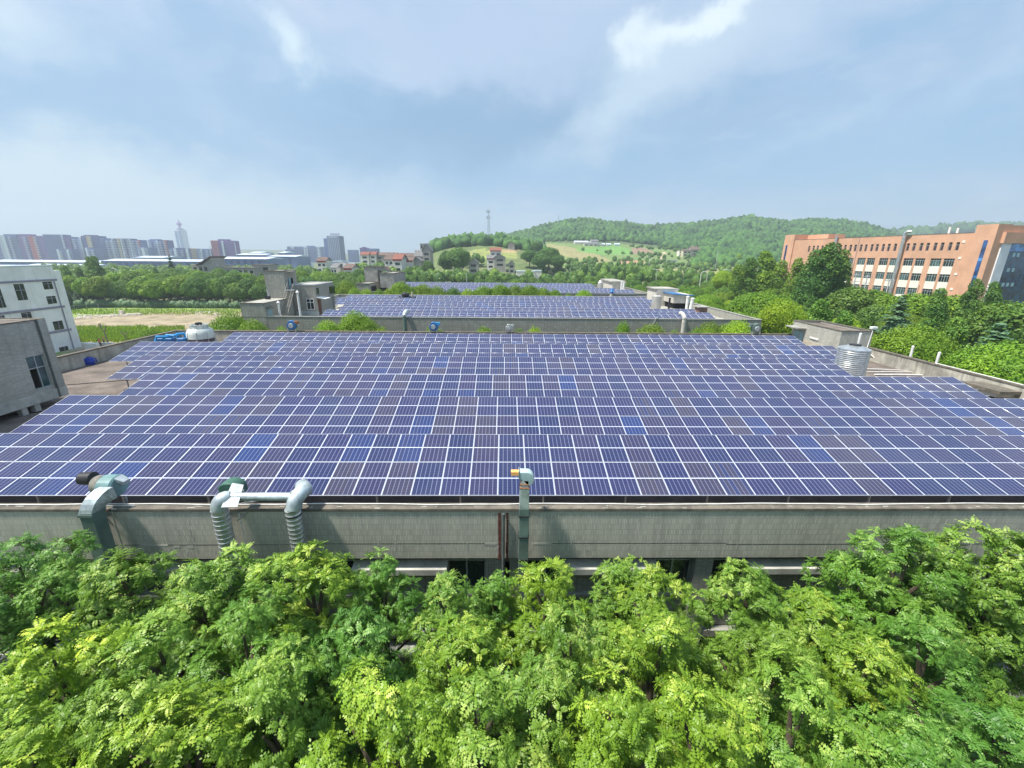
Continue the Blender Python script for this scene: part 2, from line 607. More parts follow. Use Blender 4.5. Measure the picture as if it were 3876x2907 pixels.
def link(name, me, loc=(0, 0, 0), rot=(0, 0, 0), scale=(1, 1, 1), parent=None):
    o = bpy.data.objects.new(name, me)
    o.location = loc
    o.rotation_euler = rot
    o.scale = scale
    col.objects.link(o)
    if parent is not None:
        o.parent = parent
    return o


def sstep(a, b, x):
    t = np.clip((x - a) / (b - a), 0, 1)
    return t * t * (3 - 2 * t)


# ------------------------------------------------------------------ terrain
CREST = [(1500, 975), (1640, 965), (1800, 930), (1900, 890), (1950, 878), (2010, 862), (2050, 850), (2110, 836), (2150, 828), (2210, 824), (2260, 826), (2300, 838), (2360, 838),
         (2420, 848), (2480, 851), (2550, 846), (2650, 838), (2750, 828), (2800, 818), (2840, 815), (2880, 823), (2950, 830), (3000, 834), (3090, 824), (3200, 831), (3280, 844),
         (3340, 861), (3400, 884), (3500, 930), (3700, 985), (4200, 1000)]
YC = 950.0
_cx = np.array([px(a, b, Y=YC)[0] for a, b in CREST])
_cz = np.array([px(a, b, Y=YC)[2] for a, b in CREST]) - 7.0
_cz = np.maximum(_cz, 0)
FAR = [(3000, 960), (3300, 890), (3400, 884), (3440, 878), (3560, 872), (3640, 864), (3720, 862), (3900, 868), (4300, 900), (4800, 985)]
_fx = np.array([px(a, b, Y=1500)[0] for a, b in FAR])
_fz = np.maximum(np.array([px(a, b, Y=1500)[2] for a, b in FAR]) - 8, 0)
_hx = np.array([px(a, b, Y=480)[0] for a, b in [(1600, 965), (1640, 937), (1670, 925), (1720, 916), (1770, 912), (1820, 908), (1860, 908), (1920, 916), (1990, 925), (2060, 940), (2160, 965)]])
_hz = np.array([px(a, b, Y=480)[2] for a, b in [(1600, 965), (1640, 937), (1670, 925), (1720, 916), (1770, 912), (1820, 908), (1860, 908), (1920, 916), (1990, 925), (2060, 940), (2160, 965)]]) - 3
_hz = np.maximum(_hz, 0)


def H(x, y):
    x = np.asarray(x, float)
    y = np.asarray(y, float)
    ys = np.maximum(y, 1.0)
    a = np.interp(x * YC / ys, _cx, _cz, 0, 0)
    up = np.clip((y - 330) / (YC - 330), 0, 1)
    prof = 0.55 * up + 0.45 * up ** 2
    dn = 1 - sstep(YC, YC + 700, y)
    ridge = a * np.where(y < YC, prof, dn)
    b = np.interp(x * 480 / ys, _hx, _hz, 0, 0) * sstep(250, 480, y) * (1 - sstep(500, 760, y))
    f = np.interp(x * 1500 / ys, _fx, _fz, 0, 0) * sstep(1100, 1500, y) * (1 - sstep(1500, 2300, y))
    vil = 5.0 * sstep(215, 300, y) * (1 - sstep(330, 480, y)) * sstep(-150, -90, x) * (1 - sstep(80, 160, x))
    far = 42 * sstep(1900, 2300, y) * (0.35 + 0.65 * np.sin(x / 500.0 + 1.1) ** 2) * (1 - sstep(-300, 700, x))
    z = np.maximum(np.maximum(ridge, b), np.maximum(f, vil)) + far
    return z + np.where(y > 330, 1.2 * np.sin(x / 31.0) * np.sin(y / 43.0), 0) * np.clip(z / 10, 0, 1)


def drape(x, y):
    """point of the terrain seen at a photo position"""
    d = ray(x, y)
    d = d / np.linalg.norm(d)
    t = 30.0
    while t < 3000:
        p = CAM + d * t
        if p[2] <= H(p[0], p[1]):
            return p
        t += max(1.0, t * 0.004)
    return CAM + d * 3000

# ------------------------------------------------------------------ ground sheet
def inpoly(X, Y, poly):
    c_ = np.zeros(X.shape, bool)
    n = len(poly)
    for i in range(n):
        x1, y1 = poly[i]
        x2, y2 = poly[(i + 1) % n]
        if y1 == y2:
            continue
        k = ((y1 > Y) != (y2 > Y)) & (X < (x2 - x1) * (Y - y1) / (y2 - y1) + x1)
        c_ ^= k
    return c_


def axis(a, b, step, lo, hi):
    core = list(np.arange(a, b + 0.01, step))
    s_, v = step, core[-1]
    up = []
    while v < hi:
        s_ *= 1.12
        v += s_
        up.append(min(v, hi))
    s_, v = step, core[0]
    dn_ = []
    while v > lo:
        s_ *= 1.12
        v -= s_
        dn_.append(max(v, lo))
    return np.array(dn_[::-1] + core + up)


gx = axis(-230, 480, 2.6, -2900, 2900)
gy = np.concatenate([axis(-30, 300, 2.6, -300, 300)[:-1], axis(300, 760, 4.0, 300, 2600)])
gy = np.unique(np.round(gy, 3))
GX, GY = np.meshgrid(gx, gy)
GZ = H(GX, GY)
P3 = np.stack([GX, GY, GZ], -1).reshape(-1, 3) - CAM
W_ = P3 @ _f
ok = W_ > 5
PXs = np.where(ok, PW / 2 + FPX * (P3 @ R2) / np.where(ok, W_, 1), -9999)
PYs = np.where(ok, PH / 2 - FPX * (P3 @ U2) / np.where(ok, W_, 1), -9999)
jn = np.array([noise.noise(Vector((a * 0.11, b * 0.11, 0))) for a, b in zip(GX.ravel(), GY.ravel())])
jn2 = np.array([noise.noise(Vector((a * 0.11, b * 0.11, 9))) for a, b in zip(GX.ravel(), GY.ravel())])
gc = np.tile(np.array([0.050, 0.075, 0.022]), (len(P3), 1))
gyf, gxf, gzf = GY.ravel(), GX.ravel(), GZ.ravel()
gc[(gyf > 230)] = (0.10, 0.15, 0.040)
gc[(gzf > 12) & (gyf > 500)] = (0.06, 0.11, 0.03)
gc[gyf > 1000] = (0.08, 0.13, 0.06)
REG = [  # photo outlines of fields and bare earth, and the colour of what grows there
    ([(140, 1150), (1000, 1150), (1000, 1420), (140, 1420)], (0.20, 0.30, 0.06)),
    ([(236, 1208), (320, 1196), (430, 1190), (560, 1184), (700, 1179), (860, 1178), (1000, 1180), (900, 1225), (820, 1262), (640, 1260), (556, 1232), (420, 1235), (330, 1242), (250, 1250)], (0.31, 0.25, 0.165)),
    ([(250, 1283), (480, 1287), (560, 1300), (560, 1420), (200, 1420)], (0.38, 0.31, 0.22)),
    ([(2060, 915), (2200, 925), (2350, 922), (2470, 935), (2590, 955), (2640, 985), (2500, 1015), (2400, 1030), (2240, 1035), (2140, 1020), (2070, 975)], (0.13, 0.22, 0.050)),
    ([(2062, 922), (2160, 935), (2240, 955), (2320, 988), (2260, 996), (2160, 975), (2080, 955)], (0.27, 0.25, 0.10)),
    ([(2080, 962), (2180, 980), (2310, 1000), (2240, 1010), (2110, 1000)], (0.20, 0.27, 0.07)),
    ([(2180, 940), (2340, 929), (2385, 942), (2380, 966), (2290, 964), (2190, 952)], (0.12, 0.30, 0.05)),
    ([(2388, 937), (2440, 939), (2485, 960), (2395, 963)], (0.27, 0.17, 0.12)),
    ([(2496, 980), (2510, 954), (2520, 955), (2508, 984)], (0.55, 0.44, 0.30)),
    ([(2350, 986), (2440, 988), (2440, 998), (2350, 998)], (0.45, 0.25, 0.15)),
    ([(1760, 962), (1800, 945), (1840, 938), (1850, 950), (1960, 948), (1960, 978), (1800, 980)], (0.24, 0.28, 0.07)),
    ([(1850, 945), (1960, 944), (1955, 955), (1860, 955)], (0.38, 0.28, 0.14)),
    ([(2380, 1018), (2560, 1016), (2790, 1010), (2790, 1036), (2380, 1038)], (0.27, 0.28, 0.09)),
    ([(2684, 974), (2714, 974), (2714, 986), (2684, 986)], (0.34, 0.18, 0.12)),
    ([(2350, 1012), (2362, 1018), (2370, 1038), (2358, 1038)], (0.52, 0.42, 0.32)),
]
for poly, cc_ in REG:
    near = poly[0][1] > 1100
    m_ = inpoly(PXs + jn * (5 if near else 7), PYs + jn2 * (2.5 if near else 3), poly) & ok & (GY.ravel() < 760)
    gc[m_] = cc_
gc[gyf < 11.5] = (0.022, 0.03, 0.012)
gc[(gyf > 11.5) & (gyf < 132) & (np.abs(gxf) < 38)] = (0.16, 0.15, 0.13)
ny, nx = GX.shape
idx = np.arange(ny * nx).reshape(ny, nx)
Fq = np.stack([idx[:-1, :-1], idx[:-1, 1:], idx[1:, 1:], idx[1:, :-1]], -1).reshape(-1, 4)
gm, t, b = base_mat('ground')
at = nd(t, 'ShaderNodeAttribute', attribute_name='gcol')
g = nd(t, 'ShaderNodeNewGeometry').outputs['Position']
cc = mixc(t, ramp(t, noise_(t, g, 0.25, 8, 0.7), 0.3, 0.7), (0.55, 0.55, 0.55), (1.35, 1.35, 1.35))
cc = mixc(t, 1.0, at.outputs['Color'], cc, 'MULTIPLY')
mp = nd(t, 'ShaderNodeMapping')
mp.inputs['Scale'].default_value = (0.02, 0.16, 0.02)
t.links.new(g, mp.inputs[0])
cc = mixc(t, ramp(t, noise_(t, mp.outputs[0], 1.0, 7, 0.65, 0.4), 0.42, 0.66, 0, 0.45), cc, (0.20, 0.18, 0.09))
t.links.new(cc, b.inputs['Base Color'])
b.inputs['Roughness'].default_value = 0.95
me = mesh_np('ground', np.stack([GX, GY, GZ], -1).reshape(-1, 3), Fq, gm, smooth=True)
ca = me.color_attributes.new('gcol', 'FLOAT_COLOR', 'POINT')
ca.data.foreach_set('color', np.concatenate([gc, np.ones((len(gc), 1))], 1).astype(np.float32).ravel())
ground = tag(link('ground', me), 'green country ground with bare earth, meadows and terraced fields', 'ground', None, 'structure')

# ------------------------------------------------------------------ solar panels
PWD, PLEN, PTH = 1.004, 1.69, 0.036
TILT = R(15)
PITCHX = 1.010

cm_, t, b = base_mat('solar_cells')
uvn = nd(t, 'ShaderNodeUVMap')
s = nd(t, 'ShaderNodeSeparateXYZ')
t.links.new(uvn.outputs[0], s.inputs[0])
U, V = s.outputs[0], s.outputs[1]


def gridline(v, n, w_):
    fr = math_(t, 'FRACT', math_(t, 'MULTIPLY', v, n))
    d = math_(t, 'ABSOLUTE', math_(t, 'SUBTRACT', fr, 0.5))
    return ramp(t, d, 0.5 - w_, 0.5 - w_ * 0.55)


colu = gridline(U, 6, 0.075)
rows = gridline(V, 20, 0.11)
mid = ramp(t, math_(t, 'ABSOLUTE', math_(t, 'SUBTRACT', V, 0.5)), 0.012, 0.009)
bus = gridline(math_(t, 'ADD', U, 0.0), 30, 0.10)
at = nd(t, 'ShaderNodeAttribute', attribute_name='tint')
wn = nd(t, 'ShaderNodeTexWhiteNoise', noise_dimensions='2D')
cv = nd(t, 'ShaderNodeCombineXYZ')
t.links.new(math_(t, 'FLOOR', math_(t, 'MULTIPLY', U, 6)), cv.inputs[0])
t.links.new(math_(t, 'MULTIPLY', at.outputs['Fac'], 311.0), cv.inputs[1])
t.links.new(cv.outputs[0], wn.inputs['Vector'])
cr = nd(t, 'ShaderNodeValToRGB')
els = cr.color_ramp.elements
els[0].position = 0.0
els[0].color = (0.014, 0.022, 0.075, 1)
els[1].position = 1.0
els[1].color = (0.013, 0.032, 0.125, 1)
for p_, c_ in ((0.3, (0.019, 0.022, 0.080, 1)), (0.5, (0.027, 0.025, 0.070, 1)), (0.68, (0.040, 0.035, 0.060, 1)), (0.82, (0.015, 0.028, 0.105, 1))):
    e = els.new(p_)
    e.color = c_
f_ = math_(t, 'ADD', at.outputs['Fac'], math_(t, 'MULTIPLY', math_(t, 'SUBTRACT', wn.outputs['Value'], 0.5), 0.09), clamp=True)
t.links.new(f_, cr.inputs[0])
cc = mixc(t, math_(t, 'MULTIPLY', rows, 0.14), cr.outputs[0], (0.28, 0.31, 0.50))
cc = mixc(t, math_(t, 'MULTIPLY', bus, 0.05), cc, (0.35, 0.38, 0.55))
cc = mixc(t, math_(t, 'MULTIPLY', colu, 0.36), cc, (0.44, 0.47, 0.66))
cc = mixc(t, mid, cc, (0.66, 0.70, 0.82))
g = nd(t, 'ShaderNodeNewGeometry').outputs['Position']
dust = ramp(t, noise_(t, g, 0.3, 6, 0.65), 0.4, 0.75, 0.0, 0.045)
cc = mixc(t, dust, cc, (0.42, 0.38, 0.42))
t.links.new(cc, b.inputs['Base Color'])
b.inputs['Roughness'].default_value = 0.13
b.inputs['IOR'].default_value = 1.5
b.inputs['Specular IOR Level'].default_value = 0.44
CELLS = cm_

FR = 0.017


def cell_quad(tint):
    z = PTH - 0.004
    V_ = [(FR, FR, z), (PWD - FR, FR, z), (PWD - FR, PLEN - FR, z), (FR, PLEN - FR, z)]
    return mesh_np('cells', V_, [(0, 1, 2, 3)], CELLS, [tint], [(0, 0), (1, 0), (1, 1), (0, 1)])


def frame_mb():
    m_ = MB()
    m_.box(0, PWD, 0, FR, 0, PTH).box(0, PWD, PLEN - FR, PLEN, 0, PTH)
    m_.box(0, FR, FR, PLEN - FR, 0, PTH - .001).box(PWD - FR, PWD, FR, PLEN - FR, 0, PTH - .001)
    m_.quad((FR, FR, .004), (PWD - FR, FR, .004), (PWD - FR, PLEN - FR, .004), (FR, PLEN - FR, .004))
    return m_


fm = frame_mb()
FRAME_ME = bpy.data.meshes.new('frame')
FRAME_ME.from_pydata(fm.v, [], fm.f)
FRAME_ME.materials.append(ALU)
TINTS = [0.0, 0.06, 0.12, 0.18, 0.25, 0.30, 0.35, 0.42, 0.48, 0.53, 0.60, 0.68, 0.75, 0.84, 0.95, 1.0]
TW = [6, 6, 6, 7, 8, 8, 8, 7, 6, 6, 5, 4, 2.5, 2.5, .9, .5]
CELL_MES = [cell_quad(x) for x in TINTS]
TNAME = ['dark blue'] * 6 + ['violet blue'] * 2 + ['violet'] * 2 + ['brownish violet'] * 3 + ['clear blue', 'bright blue', 'bright blue']

SL = PLEN + 0.012
cT, sT = math.cos(TILT), math.sin(TILT)
ZTOP = 12.87
panels = []          # (x, y, z, rowkey, course, index)


def course(x0, n, ytop, ztop, key, crs, skip=()):
    """one line of n panels whose upper edge is at ytop, ztop"""
    for i in range(n):
        if i in skip:
            continue
        panels.append((x0 + i * PITCHX, ytop - SL * cT, ztop - SL * sT, key, crs, i))


def row(x0, x1, ytop, key, ztop=ZTOP):
    n = int(round((x1 - x0) / PITCHX))
    course(x0, n, ytop, ztop, key, 1)
    course(x0, n, ytop - SL * cT, ztop - SL * sT, key, 0)


MAINROWS = [(-26.5, 26.05, 16.30), (-22.6, 31.5, 21.20), (-21.95, 28.9, 25.50), (-26.3, 24.1, 30.45), (-30.45, 28.05, 35.35), (-25.65, 27.57, 40.1)]
MAINROWS[0] = (-0.235 - 26 * PITCHX, -0.235 + 33 * PITCHX, 16.28)
for i, (a_, b_, y_) in enumerate(MAINROWS):
    row(a_, b_, y_, i)

# roof of the second building
Z2 = 12.77


def ext(pl, pr, y_, z_):
    """left and right ends of a far course from two photo points on its upper edge"""
    return px(*pl, z=z_)[0], px(*pr, z=z_)[0]


def far_course(l, r_, key, z_=Z2, two=False, ytop=None):
    a_ = px(*l, z=z_)
    b_ = px(*r_, z=z_)
    y_ = ytop or (a_[1] + b_[1]) / 2
    n = int(round((b_[0] - a_[0]) / PITCHX))
    course(a_[0], n, y_, z_, key, 1)
    if two:
        course(a_[0], n, y_ - SL * cT, z_ - SL * sT, key, 0)
    return a_[0], b_[0], y_


B2ROWS = [far_course((1238, 1173.5), (2668, 1182.3), 10, two=True, ytop=58.45),
          far_course((1296, 1160), (2636, 1168.5), 11, two=True, ytop=62.4),
          far_course((1332, 1133.5), (2436, 1142.5), 12, two=True, ytop=71.2),
          far_course((1285, 1123), (2464, 1133.0), 13, two=True, ytop=76.6),
          far_course((1325, 1114), (2446, 1125.0), 14, two=True, ytop=82.0)]
# roof of the third building
for k_, (l_, r_, y_) in enumerate((((1560, 1088), (2405, 1096), 101.0), ((1545, 1083), (2330, 1091), 105.4), ((1530, 1078), (2255, 1085), 113.0), ((1530, 1075), (2250, 1080), 118.5), ((1530, 1072), (2245, 1076), 124.0))):
    a_ = px(*l_, Y=y_)
    b_ = px(*r_, Y=y_)
    n = int((b_[0] - a_[0]) / PITCHX)
    course(a_[0], n, y_, 12.75, 20 + k_, 1)
    course(a_[0], n, y_ - SL * cT, 12.75 - SL * sT, 20 + k_, 0)

ROWN = ['front row', 'second row', 'third row', 'fourth row']
ORD = lambda n: '%d%s' % (n, 'th' if 10 <= n % 100 <= 20 else {1: 'st', 2: 'nd', 3: 'rd'}.get(n % 10, 'th'))


def inview(p):
    x, y, z = p[:3]
    a = proj((x + PITCHX / 2, y + 0.8, z + 0.2))
    return -40 < a[0] < PW + 40


vis = [p for p in panels if inview(p)]
size = lambda p: -np.linalg.norm(np.array(p[:3]) + (0.5, 0.8, 0.2) - CAM)
vis.sort(key=size, reverse=True)
single = vis[:300]
keep = set(id(p) for p in single)
first = {}
for p in single:
    k = (p[3], p[4])
    first[k] = min(first.get(k, 999), p[5])
proto_f = None
rest = []
for p in panels:
    ti = rnd.choices(range(len(TINTS)), TW)[0]
    if id(p) in keep:
        o = bpy.data.objects.new('solar_panel', None)
        o.empty_display_size = 0.2
        o.location = p[:3]
        o.rotation_euler = (TILT + R(rnd.uniform(-.22, .22)), R(rnd.uniform(-.12, .12)), 0)
        col.objects.link(o)
        end = 'from its left end' if p[3] in (1, 2, 3) else "from the photo's left"
        tag(o, '%s solar panel, %s line of %s, %s %s' % (TNAME[ti], ('lower', 'upper')[p[4]], ROWN[p[3]], ORD(p[5] - first[(p[3], p[4])] + 1), end),
            'solar panel', 'solar panels on the near roof')
        link('frame', FRAME_ME, parent=o)
        link('cells', CELL_MES[ti], parent=o)
    else:
        rest.append((p, TINTS[ti]))
FV = np.array(fm.v)
FF = np.array(fm.f)
Vs, Fs, Ts, UVs, Mi = [], [], [], [], []
base = 0
CVq = np.array([(FR, FR, PTH - .004), (PWD - FR, FR, PTH - .004), (PWD - FR, PLEN - FR, PTH - .004), (FR, PLEN - FR, PTH - .004)])
for p, tn in rest:
    a_ = TILT + R(rnd.uniform(-.25, .25))
    Rm = np.array([[1, 0, 0], [0, math.cos(a_), -math.sin(a_)], [0, math.sin(a_), math.cos(a_)]])
    V_ = np.concatenate([FV, CVq]) @ Rm.T + np.array(p[:3])
    F_ = np.concatenate([FF, [[len(FV) + k for k in range(4)]]]) + base
    base += len(V_)
    Vs.append(V_)
    Fs.append(F_)
    Ts += [tn] * len(F_)
    UVs.append(np.tile([(0, 0), (1, 0), (1, 1), (0, 1)], (len(F_), 1)))
    Mi += [0] * len(FF) + [1]
me = mesh_np('solar_panels', np.concatenate(Vs), np.concatenate(Fs), None, Ts, np.concatenate(UVs), mats=[ALU, CELLS], midx=Mi)
tag(link('solar_panels', me), 'mass of framed solar panels filling the back rows and the farther roofs', 'solar panels', None, 'stuff')

# mounting racks under each row
ROOFZ = 10.95
for i, (a_, b_, y_) in enumerate(MAINROWS):
    nm = ['front', 'second', 'third', 'fourth', 'fifth', 'last'][i]
    t_ = thing('mounting_rack', 'steel rack with concrete feet carrying the %s row of solar panels' % nm, 'rack', (a_, y_ - 3.3, ROOFZ), 'racks under the solar panel rows')
    rails = MB()
    legs = MB()
    feet = MB()
    for s_ in (0.35, 1.35, 2.05, 3.05):
        rails.bar((a_, y_ - (3.404 - s_) * cT, ZTOP - (3.404 - s_) * sT - .045), (b_, y_ - (3.404 - s_) * cT, ZTOP - (3.404 - s_) * sT - .045), 0.05, 0.05)
    x_ = a_ + 0.9
    while x_ < b_:
        for s_ in (0.5, 2.9):
            yy, zz = y_ - (3.404 - s_) * cT, ZTOP - (3.404 - s_) * sT - .08
            legs.box(x_ - .03, x_ + .03, yy - .03, yy + .03, ROOFZ + .22, zz)
            feet.box(x_ - .22, x_ + .22, yy - .2, yy + .2, ROOFZ, ROOFZ + .24)
        x_ += 3.0
    rails.build('rail', STEEL, t_)
    legs.build('leg', STEEL, t_)
    feet.build('foot', CONC, t_)

# ------------------------------------------------------------------ factory buildings
def ring(m_, x0, x1, y0, y1, z0, z1, th):
    m_.box(x0, x1, y0, y0 + th, z0, z1)
    m_.box(x0, x1, y1 - th, y1, z0, z1)
    m_.box(x0, x0 + th, y0 + th, y1 - th, z0, z1)
    m_.box(x1 - th, x1, y0 + th, y1 - th, z0, z1)
    return m_


X0, X1, Y0, Y1, ZT = -35.3, 34.35, 12.0, 45.6, 12.10
fb = thing('factory_building', 'long grey tiled factory block under the near solar roof, its front wall facing us', 'building', (0, 12, 0))
# tiled outer skin of the parapet, hung 0.25 in front of the wall
m_ = MB()
m_.box(X0, X1, Y0, Y0 + .12, 10.22, ZT - .06)
m_.box(X0, X1, Y1 - .12, Y1, 10.22, ZT - .06)
m_.box(X0, X0 + .12, Y0 + .12, Y1 - .12, 10.22, ZT - .06)
m_.box(X1 - .12, X1, Y0 + .12, Y1 - .12, 10.22, ZT - .06)
m_.build('parapet_skin', TILE, fb)
ring(MB(), X0 + .123, X1 - .123, Y0 + .123, Y1 - .123, 10.5, ZT - .06, .16).build('parapet', CONC_D, fb)
ring(MB(), X0 - .03, X1 + .03, Y0 - .03, Y1 + .03, ZT - .06, ZT + .05, .36).build('parapet_cap', CAP, fb, bevel=.012)
m_ = MB().box(X0 + .29, X1 - .29, Y0 + .29, Y1 - .29, 10.6, ROOFZ)
m_.build('roof', ROOFM, fb)
# dark drain grooves across the felt
g_ = MB()
for p, q in (((-33, 28.5), (-24.5, 31.9)), ((-30, 22.6), (-24, 25.5))):
    g_.bar((p[0], p[1], ROOFZ + .012), (q[0], q[1], ROOFZ + .012), .10, .03)
g_.build('roof_joint', BLACK, fb)
m_ = MB()
m_.box(X0 + .3, X1 - .3, Y0 + .55, Y0 + .70, 9.62, 10.6)
m_.build('lintel_wall', CONC, fb)
# bays of the front wall
COLS = []
bay = px(2672, 2150, Y=12)[0] - px(1916, 2150, Y=12)[0]
cx0 = px(1916, 2150, Y=12)[0]
k0 = math.ceil((X0 - cx0) / bay)
cw = 0.62
wall = MB()
hood = MB()
colm = MB()
frm, tpan, bpan = MB(), MB(), MB()
windows = []
ZB = [(10.22, 9.86, 8.45), (6.6, 6.25, 4.9), (3.2, 2.9, 1.4)]
xs_ = [cx0 + k * bay for k in range(k0, 7) if cx0 + k * bay < X1 - .5]
edges = [X0 + .3] + xs_ + [X1 - .3]
for xc in xs_:
    if abs(xc - cx0) < .1:
        for dx in (-.42, .42):
            MB().box(xc + dx - .30, xc + dx + .30, Y0 + .14, Y0 + .55, 0, 10.22).build('column', TILE2, fb)
    else:
        MB().box(xc - cw / 2, xc + cw / 2, Y0 + .14, Y0 + .55, 0, 10.22).build('column', TILE2, fb)
for j in range(len(edges) - 1):
    a_, b_ = edges[j], edges[j + 1]
    if b_ - a_ < 2.6:
        wall.box(a_, b_, Y0 + .4, Y0 + .6, 0, 9.6)
        continue
    a_ += .75 if abs(edges[j] - cx0) < .1 else .33
    b_ -= .75 if abs(edges[j + 1] - cx0) < .1 else .33
    for fl_, (zt, zm, zb) in enumerate(ZB):
        zlow = ZB[fl_ + 1][0] + .02 if fl_ < 2 else 0
        tw = 1.28
        inner0, inner1 = a_ + tw, b_ - tw
        # middle: short windows above a pale sloping hood, tall windows at both ends
        wall.box(inner0, inner1, Y0 + .40, Y0 + .55, zb, zm - .36)
        wall.box(a_, b_, Y0 + .402, Y0 + .552, zlow + .3, zb - .1)
        wall.box(a_, b_, Y0 + .25, Y0 + .70, zb - .1, zb)
        if fl_:
            wall.box(a_, b_, Y0 + .16, Y0 + .60, zt, zt + .28)
        MB().prism([(inner0, Y0 + .40, zm), (inner0, Y0 - .02, zm - .10), (inner0, Y0 - .02, zm - .34), (inner0, Y0 + .40, zm - .36)], (inner1 - inner0, 0, 0)).build('rain_hood', CONC_L, fb, bevel=.01)
        nW = max(3, int((inner1 - inner0) / .78))
        ws = (inner1 - inner0) / nW
        windows.append((inner0, inner1, zm, zt, nW, 1, fl_))
        windows.append((a_, inner0, zb, zt, 2, 2, fl_))
        windows.append((inner1, b_, zb, zt, 2, 2, fl_))
wall.build('wall', TILE2, fb)
for (a_, b_, z0, z1, nW, nH, fl_) in windows:
    if fl_ == 2 and False:
        continue
    f_ = MB()
    yy = Y0 + .46
    f_.box(a_, b_, yy, yy + .06, z0, z0 + .05).box(a_, b_, yy, yy + .06, z1 - .05, z1)
    for k in range(nW + 1):
        xx = a_ + (b_ - a_) * k / nW
        f_.box(max(a_, xx - .025), min(b_, xx + .025), yy - .002, yy + .058, z0 + .051, z1 - .051)
    if nH > 1:
        f_.box(a_ + .03, b_ - .03, yy + .003, yy + .055, z1 - .48, z1 - .43)
    wf = f_.build('window', WFRAME, fb)
    MB().quad((a_, yy + .03, z0), (b_, yy + .03, z0), (b_, yy + .03, z1), (a_, yy + .03, z1)).build('pane', GDARK, wf)
    # dark room behind
# rest of the shell so that the block is closed from every side
m_ = MB()
m_.box(X0 + .13, X0 + .55, Y0 + .6, Y1 - .15, 0, 10.6).box(X1 - .55, X1 - .13, Y0 + .6, Y1 - .15, 0, 10.6)
m_.box(X0 + .3, X1 - .3, Y1 - .6, Y1 - .15, 0, 10.6)
m_.build('side_wall', TILE2, fb)
# expansion joint with rust-stained rain pipe in the front wall
jx = cx0 - .10
m_ = MB().tube([(jx, Y0 - .09, 12.0), (jx, Y0 - .09, 0.2)], .05, 10)
m_.build('downpipe', mat('grey_pipe', (.10, .115, .11), .6, .2, 3), fb, True)
m_ = MB()
zz = 12.0
while zz > 10.4:
    h_ = rnd.uniform(.15, .5)
    for s_ in (-1, 1):
        m_.box(jx + s_ * .13 - rnd.uniform(.03, .05), jx + s_ * .13 + rnd.uniform(.03, .05), Y0 - .012 - .01 * rnd.random(), Y0 + .01, zz - h_, zz - .02)
    zz -= h_
m_.build('joint_trim', mat('rust_red_trim', (0.14, 0.045, 0.035), 0.8, 0.4, 6, stain=.4), fb)
m_ = MB()
for (xa, xb, za, zb) in ((jx - .62, jx - .22, 10.72, 10.82), (jx - .24, jx - .12, 10.5, 10.68), (jx - .22, jx - .17, 11.2, 11.85)):
    m_.box(xa, xb, Y0 - .006, Y0 + .01, za, zb)
for (a, b_, y1_, y2_) in ((532, 635, 2062, 2068), (660, 680, 2066, 2074), (712, 732, 2066, 2076), (2018, 2090, 2055, 2061), (3330, 3372, 2058, 2066), (98, 112, 2030, 2042)):
    p_, q_ = px(a, y2_, Y=12), px(b_, y1_, Y=12)
    m_.box(p_[0], q_[0], Y0 - .005, Y0 + .01, p_[2], q_[2])
m_.build('bare_plaster', CONC_L, fb)
# long crack-like joint in the tile skin
m_ = MB()
for (xa, xb, z_) in ((-20, -6.5, 10.77), (1.6, 7.5, 10.80), (7.5, 20, 10.75), (-6.5, jx - .3, 10.80)):
    m_.box(xa, xb, Y0 - .003, Y0 + .02, z_ - .008, z_ + .008)
m_.build('wall_joint', BLACK, fb)

m_ = MB()
for k in range(70):
    xc_ = rnd.uniform(-19, 20)
    zc_ = rnd.choice([rnd.uniform(10.3, 10.75), rnd.uniform(10.3, 11.9)])
    m_.box(xc_, xc_ + rnd.uniform(.01, .05), Y0 - .004, Y0 + .01, zc_, zc_ + rnd.uniform(.04, .30))
m_.build('scratch', CONC_L, fb)
m_ = MB()
for k in range(40):
    xc_ = rnd.uniform(-19, 20)
    yc_ = rnd.uniform(Y0 - .02, Y0 + .14)
    m_.box(xc_, xc_ + rnd.uniform(.04, .28), yc_, yc_ + rnd.uniform(.01, .035), ZT + .049, ZT + .056)
m_.build('cap_crust', CONC_L, fb)

# black runner and white cable along the front parapet
m_ = MB()
pts = [(x_, Y0 + .20 + .03 * math.sin(x_ * .9), ZT + .072 + .018 * abs(math.sin(x_ * 1.3))) for x_ in np.arange(-22, 22, .5)]
m_.tube(pts, .016, 6)
one(m_, 'cable', WPVC, 'thin white cable lying along the front parapet of the near roof', 'cable', (0, 12.2, ZT), smooth=True)


def stair_bits():
    pass


# grey block on the left of the near roof (east wall with one window)
BX = px(217, 1505, z=11.38)[0]
byf = px(241, 1500, z=11.38)[1]
ztb = px(165, 1208, X=BX)[2]
gb = MB()
w0 = px(95, 1352, X=BX)
w1 = px(165, 1340, X=BX)
wz0 = px(130, 1479, X=BX)[2]
wz1 = px(130, 1346, X=BX)[2]
blk = thing('roof_block', 'grey tiled stair block with a window standing on the left end of the near roof', 'stair block', (BX - 3, 20, ROOFZ))
bw = MB()
byf = px(165, 1208, X=BX)[1]
yp = px(137, 1215, X=BX)[1]
bw.box(BX - .25, BX, 13.0, w0[1], 11.95, ztb)
bw.box(BX - .25, BX, w1[1], yp, 11.95, ztb)
bw.box(BX - .25, BX, w0[1], w1[1], wz1, ztb)
bw.box(BX - .25, BX, w0[1], w1[1], 11.95, wz0)
bw.box(X0 + .5, BX - .25, 13.0, 13.25, 11.95, ztb)
bw.box(X0 + .5, BX - .25, byf - .27, byf - .02, 11.95, ztb)
bw.box(X0 + .5, X0 + .75, 13.25, byf - .27, 11.95, ztb)
bw.build('wall', TILES, blk)
